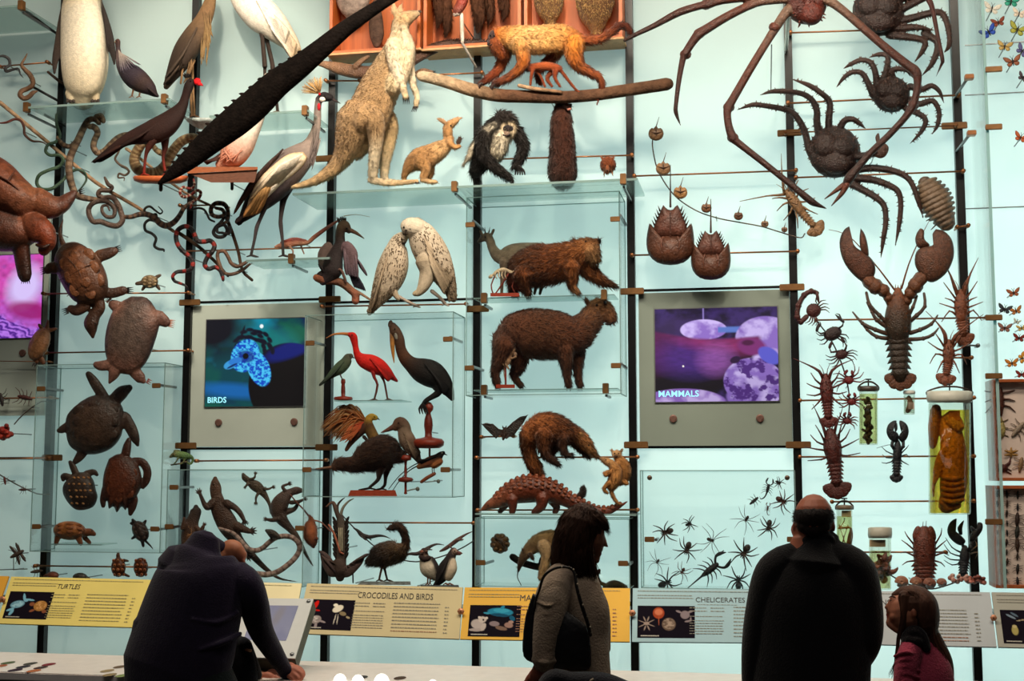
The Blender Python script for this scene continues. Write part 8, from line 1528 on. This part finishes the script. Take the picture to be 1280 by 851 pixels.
fingers(b,[[(339,842,3.6,-128),(345,843,3.2,-126),(349,847,2.8,-124)],[(339,845,3.6,-124),(345,847,3.2,-122),(348,851,2.8,-120)],[(337,849,3.4,-120),(342,851,3,-118),(345,855,2.6,-117)],[(334,852,3,-118),(338,855,2.6,-117),(340,858,2.2,-116)],[(336,840,3.2,-132),(341,838,2.8,-132),(346,840,2.4,-130)]],'b06a54')
legpair(b,(205,262),850,d,33,SKT,(0,-6));shoe(b,(205,262),d,(0,-6),SKT,-14)
sw = G();sw.t([(216,842,66),(226,815,67),(236,778,64),(246,742,60),(252,719,55),(252,706,47),(251,694,36),(253,686,24)],NV,.62,sub=5);sw.t([(160,838,5,4),(170,812,10,4),(180,780,14,2)],NV);sw.t([(296,724,24,-4),(308,732,21.5,0),(317,755,19.5,-10),(326,787,16,-40),(342,815,12.5,-80),(354,834,9.8,-106),(358,841,9.4,-112)],NV);sw.t([(222,706,26,-12),(216,730,20,-20),(232,770,17,-60),(268,815,13.5,-105),(312,842,10.5,-125)],NV);sw.t([(254,689,16,-4),(262,683,14,-10),(271,684,12,-14)],'15111c',.9)
for p in ([(300,792,3,14),(280,802,4,30),(250,812,3,38)],[(296,766,3,18),(270,778,4,32),(240,774,3,38)]):sw.t(p,NV)
tr = G();tr.t([(226,834,61),(230,858,62),(232,880,56)],'11191a',.6);legpair(tr,(203,264),862,d,38,'11191a',(0,-6))
sh = G();shoe(sh,(205,262),d,(0,-6),'1a1614',-18)
person('bald person in a dark navy sweater bent over the counter, both hands resting on it',None,b,d,[('sweater',sw,CLOTHCOL,None,dict(vox=1.3)),('trousers',tr,CLOTHCOL,'dark green-black trousers',dict(vox=1.6)),('shoe',sh,CLOTHCOL,None,dict(vox=1.5))])
# --- small child between the man and the counter
d = 3.12
b = G();b.e(279,777,14,17,0,15,0,'b8805c');b.t([(282,792,7),(286,800,8)],'b8805c');b.e(292.5,780,3,4,0,3,4,'b07450');b.t([(290,806,10),(294,822,20),(296,860,22),(296,900,20)],'b8805c',.7);b.t([(306,812,9,4),(314,832,7,-24),(322,848,6,-54)],'b8805c');b.t([(278,812,9,-4),(272,836,7,-28),(284,850,5,-54)],'b8805c');b.e(325,852,5,5,0,5,-58,'b8805c');fingers(b,[[(326+i,852,1.8,-60+i*2),(331+i,854,1.6,-60+i*2),(333,857,1.2,-60+i*2)] for i in range(4)]+[[(325,849,1.8,-62),(328,847,1.4,-62)]],'b8805c');legpair(b,(286,306),900,d,15,'b8805c',(0,0));shoe(b,(286,306),d,(0,0),'b8805c',-8)
sw = G();sw.t([(286,800,14),(294,812,19),(297,830,23),(298,860,25),(297,905,24)],'0d0f16',.75);sw.t([(304,806,11,4),(314,830,9.5,-24),(320,844,8,-50)],'0f121c');sw.t([(280,808,11,-4),(272,836,9,-28),(282,848,7,-50)],'0f121c')
hr = G();hr.e(277,773,16,17,0,17,-2,'3a2418');hr.t([(268,774,10),(272,790,8)],'3a2418')
pt = G();pt.t([(297,895,24),(297,915,22)],'14161c',.8);legpair(pt,(286,306),905,d,17,'14161c',(0,0));sh = G();shoe(sh,(286,306),d,(0,0),'1a1614',-10)
person('small person in dark clothes almost hidden before the man in navy',None,b,d,[('jacket',sw,CLOTHCOL,None,dict(vox=1.2)),('hair',hr,HAIR,None,dict(vox=1.0)),('trousers',pt,CLOTHCOL,None,dict(vox=1.5)),('shoe',sh,CLOTHCOL,None,dict(vox=1.5))])
# --- woman in beige
d = 4.05;SW2 = '9c8874';WS = '9a6248'
b = G();b.e(735,672,20,26,10,21,0,WS);b.t([(742,660,13),(744,676,12),(741,690,9.5)],WS,1.1);b.t([(749,665,5),(753,673,4.4),(756,679,3.2),(758.5,682.5,2)],WS);b.t([(751,685,3.6),(750,688,3.2)],WS);b.t([(748.5,689.5,3.2),(750,692,2.6)],'a05c50');b.t([(748,695,3),(745,700,5)],WS);b.t([(738,698,7),(728,704,11)],WS)
b.t([(724,700,12),(720,716,14),(720,728,18)],WS);b.t([(720,726,22),(721,748,30),(724,780,33),(724,815,34),(722,850,36)],WS,.7);b.t([(698,726,15,14),(690,748,16,26),(685,775,14,34),(681,800,11,38),(680,822,8.5,39)],WS);b.t([(730,730,14,-18),(744,770,12,-26),(748,815,10,-20),(740,850,9,-10)],WS)
b.t([(681,822,10,39),(678,834,11.5,36),(672,846,11,32)],'8a4c3a',.6)
fingers(b,[[(668,838,4,24),(661,847,3.6,26),(656,856,3.2,28),(654,864,2.6,30)],[(672,844,4,27),(666,854,3.7,30),(662,864,3.2,32),(660,872,2.6,33)],[(677,848,4,29),(673,858,3.6,32),(670,868,3.2,34),(669,876,2.6,34)],[(682,848,3.6,30),(681,858,3.2,33),(679,867,2.8,34),(678,874,2.2,34)],[(686,834,4,24),(691,843,3.5,26),(692,852,2.8,28)]],'8a4c3a')
legpair(b,(706,740),860,d,27,WS,(6,-8));shoe(b,(706,740),d,(6,-8),WS,0,18)
ex = G();eye(ex,749.5,672.5,1.4,8,'1a1210');ex.t([(746,667,.7,10),(750,666.5,.7,9),(752,668,.5,6)],'2a1a14',sub=2)
sw = G();sw.t([(720,722,22),(722,734,28),(725,750,32),(728,768,34.5),(727,795,34),(726,815,36),(724,850,40),(723,880,40)],SW2,.72,sub=5);sw.t([(706,716,17,6),(697,726,19,16),(691,746,22,26),(686,772,20,34),(682,795,17,38),(680,815,15,39),(680,826,15,39)],['a48f7c','a8947f',SW2,'927e6b'],sub=5);sw.t([(728,722,18,-14),(746,766,16,-26),(750,812,13.5,-20)],SW2)
for i in range(7):y = 752+i*11;sw.t([(671+i*.6,y,1.2,44),(684,y+5,1.6,53.5-i*.2),(698-i,y+1,1.2,47)],'8a7764')
sw.t([(667,824,3.4,40),(680,828,3.6,53),(693,826,3.4,42)],SW2)
hr = G();HB2 = '40281c'
hr.e(725,662,29.5,31,0,27,0,HB2);hr.t([(728,652,24,5),(720,676,24,7),(713,700,18,7)],HB2,1.0);hr.t([(714,665,20),(708,684,19),(702,700,15)],HB2,1.1);hr.t([(722,674,22,6),(722,694,20,8),(724,712,13,8),(728,722,6,6)],HB2);hr.t([(744,648,12,6),(753,654,8,5),(758,660,4,3)],['4a3024','40281c']);hr.t([(733,668,9,16),(733,688,9,17),(734,706,6,13)],HB2)
hx = G()
for i in range(330):
    u = random.random();x0 = 699+u*42;zz = random.uniform(4,21);hx.t([(x0,668+random.uniform(-14,10),.5,zz),(x0-2+u*4,696,.7,zz+1),(x0-9+u*17+random.uniform(-3,3),703+18*math.sin(min(1,u*1.3)*1.75)+random.uniform(-4,5),.2,zz-4)],random.choice(['38231a','452c20','523628']),sub=3,seg=4)
for i in range(120):
    u = random.random();hx.t([(714+u*24,634+abs(u-.5)*8,.5,18+random.uniform(-6,1)),(730+u*16,647,.6,22),(740+u*14,656+random.uniform(-6,4),.3,8+random.uniform(0,10))],random.choice(['40281c','543829']),sub=3,seg=5)
tr = G();tr.t([(722,868,40),(722,900,38)],'14141a',.75);legpair(tr,(706,740),890,d,31,'14141a',(6,-8));sh = G();shoe(sh,(706,740),d,(6,-8),'1a1614',0,22)
person('person in side view with a dark brown bob, beige sweater and black shoulder bag',None,b,d,[('sweater',sw,CLOTHCOL,None,dict(vox=1.3)),('hair',hr,HAIR,None,dict(vox=1.2,extra=hx,fuzz=(3600,8,.3,None,.1))),('trousers',tr,CLOTHCOL,None,dict(vox=1.8)),('shoe',sh,CLOTHCOL,None,dict(vox=1.6))],extra=ex)
BAGC = '0c0b0d'
g = G().dome([(666,741),(690,752),(716,768),(733,782),(738,800),(739,832),(728,838),(690,836),(664,828),(654,820),(653,800),(657,768)],12,0,BAGC,(696,800),5,.9,2);ex = G()
ST1 = [(674,738,1.6,10),(680,720,1.8,14),(694,710,1.8,16),(710,709,1.8,17),(718,716,2,18),(721,734,2.2,22),(727,756,2.4,22),(735,780,2.4,14),(738,794,2,8)]
ex.t(ST1,'17120f',sub=5,seg=7);ex.t([(668,760,1.6,8),(670,750,1.6,8),(674,738,1.6,10)],'17120f',sub=3)
for i,q in enumerate(catmull(ST1,5)[12:42:3]):ex.e(q[0]+1.5,q[1],1.2,1.6,0,1.2,q[3]+1.6,['b8a890','4a4034'][i % 2],7,5)
solid('shoulder_bag',g,4.135,surf('bag_leather',None,rough=.45,amp=.2,nscale=30,bump=.2),'black shoulder bag with a beaded strap, under the arm of the woman','bag',vox=1.2,extra=ex)
g = G().t([(680,866,14),(692,850,14),(712,853,14),(735,855,16),(757,857,16),(780,866,16)],['14141a','17181e','151722'],1.6).t([(690,880,20),(740,900,30),(770,900,26)],'121318',1.6);ex = G().t([(672,872,3,0),(680,852,3,4),(690,845,3.2,6)],'1a1a1c');ex.t([(741,849,1.4,24),(738,851,1.4,24)],'b8a890',sub=1)
for x in (694,762):
    for z in (-20,22):yf = floor_y(x,4.45);ex.t([(x+8,900,2.4,z),(x,yf-30,2.4,z)],'5a5a5c',sub=1);ex.t([(x-17+34*.5+17*math.cos(a*.5236),yf-18+17*math.sin(a*.5236),3,z) for a in range(13)],'1a1a1a',sub=1,seg=7)
solid('stroller',g,4.45,CLOTHCOL,'dark rounded stroller hood at the bottom edge below the black bag','stroller',vox=1.4,extra=ex)
# --- man in the black coat
d = 3.36;BC = '0d0c0f';MS = '96563e'
b = G();b.e(1017,648,25,31,0,27,0,MS);b.t([(1018,668,19),(1020,680,19),(1022,690,20)],MS);b.e(993.5,657,3.2,7.6,8,5,-2,'8a4434');b.e(1041,657,3.2,7.6,-8,5,-2,'8a4434');b.t([(1002,690,15),(1008,700,22)],MS);b.t([(1018,700,40),(1018,735,58),(1016,790,60),(1014,851,58),(1014,880,56)],MS,.5);b.t([(966,722,17),(952,765,15),(944,812,12),(942,860,9),(944,890,9)],MS);b.t([(1074,722,17),(1082,765,15),(1080,806,12),(1062,838,9,-30),(1050,846,8,-44)],MS)
b.t([(1008,664,20,-10),(1006,672,14,-18)],MS);b.e(1016,655,5,6,0,6,-29,MS)
fingers(b,[[(942+i*2,892,3.4,-4+i*4),(942+i*2,904,3,-5+i*4),(944+i*2,915,2.4,-6+i*4)] for i in range(4)]+[[(950,888,3.4,-8),(953,900,2.6,-10)]],MS);fingers(b,[[(1046,840+i*4,3.4,-48),(1036,842+i*4,3,-52),(1028,846+i*4,2.4,-54)] for i in range(4)]+[[(1050,838,3.2,-46),(1044,832,2.6,-50)]],MS)
legpair(b,(988,1044),880,d,33,MS,(0,0));shoe(b,(988,1044),d,(0,0),MS,-16)
ct_ = G();ct_.t([(1023,669,18.5),(1022,684,25),(1020,702,40)],BC,.98);ct_.t([(1021,690,34),(1019,703,50),(1018,718,62),(1018,740,71),(1017,772,75),(1015,812,75),(1012,860,76),(1010,930,76),(1010,1000,74)],BC,.52,sub=5);ct_.t([(985,700,22),(966,718,24),(953,760,21),(945,806,18),(941,852,14),(942,880,12)],BC);ct_.t([(1052,698,22),(1072,716,24),(1083,760,21),(1084,800,19),(1074,826,15,-14),(1056,842,12,-38)],BC)
ct_.t([(1003,678,4,8),(1012,670,4,15),(1024,667,4,17),(1036,670,4,13),(1042,678,4,6)],'131218',sub=4)
hr = G();hr.e(1017,648,25.6,22,0,26.6,-2,'1c1412')
hb = G();hb.e(1017,647,25.8,21,0,28.5,0,'1c1412',24,14);hb.t([(1004,658,8,14),(1017,662,9,16),(1030,658,8,14)],'1c1412');hq = G();hq.t([(994.5,642,5,-8),(996,646,7,6),(1004,648,8,14.5),(1017,649,9,17.5),(1030,648,8,14.5),(1038,646,7,6),(1039.5,642,5,-8)],'1e1512',1.2,sub=5);hq.t([(996,632,3.6,-4),(1000,629,4,10),(1004,634,7,16)],'1e1512');hq.t([(1038,632,3.6,-4),(1034,629,4,10),(1030,634,7,16)],'1e1512');hq.t([(1000,656,6,12),(1017,661,7,14.5),(1034,656,6,12)],'1e1512',sub=4);hq.t([(998,636,6,8),(1005,637,7,16),(1017,639,6.5,21),(1029,637,7,16),(1036,636,6,8)],'221815',sub=4)
tr = G();legpair(tr,(988,1044),960,d,34,'101014',(0,0));sh = G();shoe(sh,(988,1044),d,(0,0),'141210',-22)
person('balding person in a long black coat seen from behind',None,b,d,[('coat',ct_,CLOTHCOL,None,dict(vox=1.5)),('hair',hb,HAIR,None,dict(vox=1.0,fuzz=(1600,3,.3))),('trousers',tr,CLOTHCOL,None,dict(vox=2)),('shoe',sh,CLOTHCOL,None,dict(vox=1.6))])
# --- girl in pink
d = 3.45;GS = 'b4745a';PK = 'a43e54'
b = G();b.e(1134,764,24,27,-12,21,0,GS);b.t([(1119,749,7),(1115.5,756,6),(1115,764,6)],GS,1.6);b.t([(1114,752,3.4),(1110.5,756,2.8),(1107.5,759,2.3)],GS);b.t([(1112,763,3.4),(1109.5,764,2.4)],GS);b.t([(1110.5,766.5,2.2),(1108.6,768,1.7)],'a8483c');b.t([(1111,770.5,2.2),(1109.4,771.5,1.7)],'a04438');b.t([(1113,774,4.4),(1111.5,779,4.4),(1118,783,6),(1126,786,8)],GS);b.e(1119,770,8,9,0,13,2,'aa6c52')
b.t([(1132,782,11),(1138,796,12),(1142,806,16)],GS);b.t([(1146,812,20),(1150,840,26),(1152,880,26),(1152,920,28)],GS,.75);b.t([(1138,812,9,16),(1134,838,8,20),(1126,866,6,16),(1112,886,5,10)],GS);b.t([(1158,812,9,-18),(1162,845,7.5,-22),(1150,880,6,-22)],GS);b.e(1142.5,766,3.6,6.4,-10,3,20,'a06048');b.t([(1110,888,5,10),(1104,892,5,10)],GS,.6)
fingers(b,[[(1103,889+i*2.4,2.2,7+i*2.4),(1097,890+i*2.6,2,7+i*2.6),(1093,893+i*2.6,1.5,7+i*2.6)] for i in range(4)]+[[(1108,884,2.2,8),(1103,881,1.7,8)]],GS)
legpair(b,(1142,1164),930,d,20,GS,(6,-6));shoe(b,(1142,1164),d,(6,-6),GS,0,-12)
ex = G();ex.e(1114.5,752.8,1.9,1.3,-10,1.6,6.5,'120c0a');ex.t([(1111.5,746.5,.6,6),(1115,745,.8,8),(1119,746,.6,11)],'3a2218',sub=3);ex.t([(1112,751,.45,7),(1115,750.2,.6,8.5),(1118,752,.4,9)],'1a100c',sub=2);ex.e(1109,761.5,1,.8,0,.8,2,'5a2a20')
jk = G();jk.t([(1144,800,19),(1147,812,26),(1152,830,33),(1156,851,37),(1156,890,37),(1154,925,38)],PK,.75,sub=5);jk.t([(1140,802,12,14),(1138,816,16,17),(1134,834,16.5,20),(1130,852,14,20),(1124,872,9,16),(1114,884,7,12)],[PK,'b84a60','b04258',PK],sub=5);jk.t([(1160,806,14,-16),(1164,845,13,-22),(1152,878,9,-22)],PK)
for i in range(6):y = 818+i*9;jk.t([(1118+i*.5,y+2,2,24),(1132,y-3,2.6,35),(1148,y+2,2,28)],'8e3346')
jk2 = G();jk2.t([(1133,797,8,15),(1142,790,9,18),(1152,797,8.5,19),(1158,810,6,20)],'120d10',.9,sub=5);jk2.t([(1136,800,9,18),(1148,802,8,22)],'120d10')
hr = G();HG = '4a2e22'
hr.t([(1120,744,6),(1130,741,9),(1144,744,13),(1154,754,17),(1158,770,17),(1160,784,14)],[HG,'5a3a2c','50332a',HG],1.35,sub=5);hr.e(1143,758,27,25,0,25,-3,HG);hr.t([(1150,765,18,-4),(1158,790,15,-6),(1168,810,15,-6),(1177,832,15,-6),(1178,860,13,-6),(1172,890,8,-6)],HG,.9,sub=5);hr.t([(1130,746,8,13),(1130,762,5.5,17),(1129,780,3.6,16),(1125,796,2.2,14)],HG);hr.t([(1128,742,8,-12),(1122,748,6,-16)],HG)
hx = G()
for i in range(230):
    u = random.random();z = random.uniform(-18,19);hx.t([(1128+u*26,738+abs(u-.4)*10,.5,z),(1149+u*16,760+random.uniform(-4,6),.6,z*1.05),(1157+u*12,792+random.uniform(-4,8),.6,z*.7),(1168+u*16,826+random.uniform(-10,20),.5,z*.5),(1172+u*16+random.uniform(-5,5),848+random.uniform(0,22),.3,z*.4)],random.choice(['40271c','553629','643f30','4a2e22']),sub=3,seg=5)
for i in range(26):u = random.random();hx.t([(1124+u*10,744+random.uniform(-2,4),.9,18),(1126+u*5,770,.9,20),(1121+u*4,798,.7,18),(1119+u*3+random.uniform(-2,2),824,.5,18),(1113+u*9+random.uniform(-4,4),842+random.uniform(-6,6),.2,16)],random.choice(['2e1a14','44281e']),sub=4,seg=5)
tr = G();tr.t([(1154,915,38),(1154,940,36)],'20222c',.8);legpair(tr,(1140,1166),940,d,23,'20222c',(6,-6));sh = G();shoe(sh,(1142,1164),d,(6,-6),'2a2024',0,-16)
person('young person with long brown hair in a pink velvet jacket looking up',None,b,d,[('jacket',jk,CLOTHCOL,None,dict(vox=1.1)),('shoulder_inset',jk2,CLOTHCOL,'black shoulder panel',dict(vox=.9)),('hair',hr,HAIR,None,dict(vox=1.0,extra=hx)),('trousers',tr,CLOTHCOL,None,dict(vox=1.6)),('shoe',sh,CLOTHCOL,None,dict(vox=1.5))],extra=ex)
# ---------------------------------------------------------------- lights, camera
def spot(loc,aim,power,size,color=(1,.80,.58),r=.12,blend=.6):
    l = bpy.data.lights.new('exhibit_spotlight','SPOT');l.energy = power;l.color = color;l.spot_size = math.radians(size);l.spot_blend = blend;l.shadow_soft_size = r
    o = bpy.data.objects.new('exhibit_spotlight',l);COL.objects.link(o);o.location = loc
    o.rotation_euler = (Vector(aim)-Vector(loc)).to_track_quat('-Z','Y').to_euler()
for a in SPOTS:spot(*a)
for (loc,sx,sy,p,c,aim) in FILLS:
    o = area('fill_lamp',loc,sx,sy,p,c,(0,0,0));o.rotation_euler = (Vector(aim)-Vector(loc)).to_track_quat('-Z','Y').to_euler()  # unseen fill lights, added to brighten the labels and lower exhibits
w = bpy.data.worlds.new('hall');SC.world = w;w.use_nodes = True
w.node_tree.nodes['Background'].inputs[0].default_value = (.75,.8,.85,1);w.node_tree.nodes['Background'].inputs[1].default_value = AMBIENT
cam = bpy.data.cameras.new('camera');co = bpy.data.objects.new('camera',cam);COL.objects.link(co)
cam.sensor_width = 36;cam.sensor_fit = 'HORIZONTAL';cam.lens = FPX*36/1280;co.location = _cam
from mathutils import Matrix
M4 = Matrix(((_rt[0],_up[0],-_fw[0]),(_rt[1],_up[1],-_fw[1]),(_rt[2],_up[2],-_fw[2])));co.rotation_euler = M4.to_euler()
cam.clip_end = 60;SC.camera = co
finish()
SC.view_settings.view_transform = 'Standard';SC.view_settings.look = 'None';SC.view_settings.gamma = 1;SC.view_settings.use_curve_mapping = False
SC.view_settings.exposure = EXPOSURE
SC.cycles.use_denoising = True;SC.cycles.max_bounces = 8;SC.cycles.transparent_max_bounces = 24;SC.cycles.caustics_reflective = False;SC.cycles.caustics_refractive = False
SC.cycles.sample_clamp_indirect = 4.0
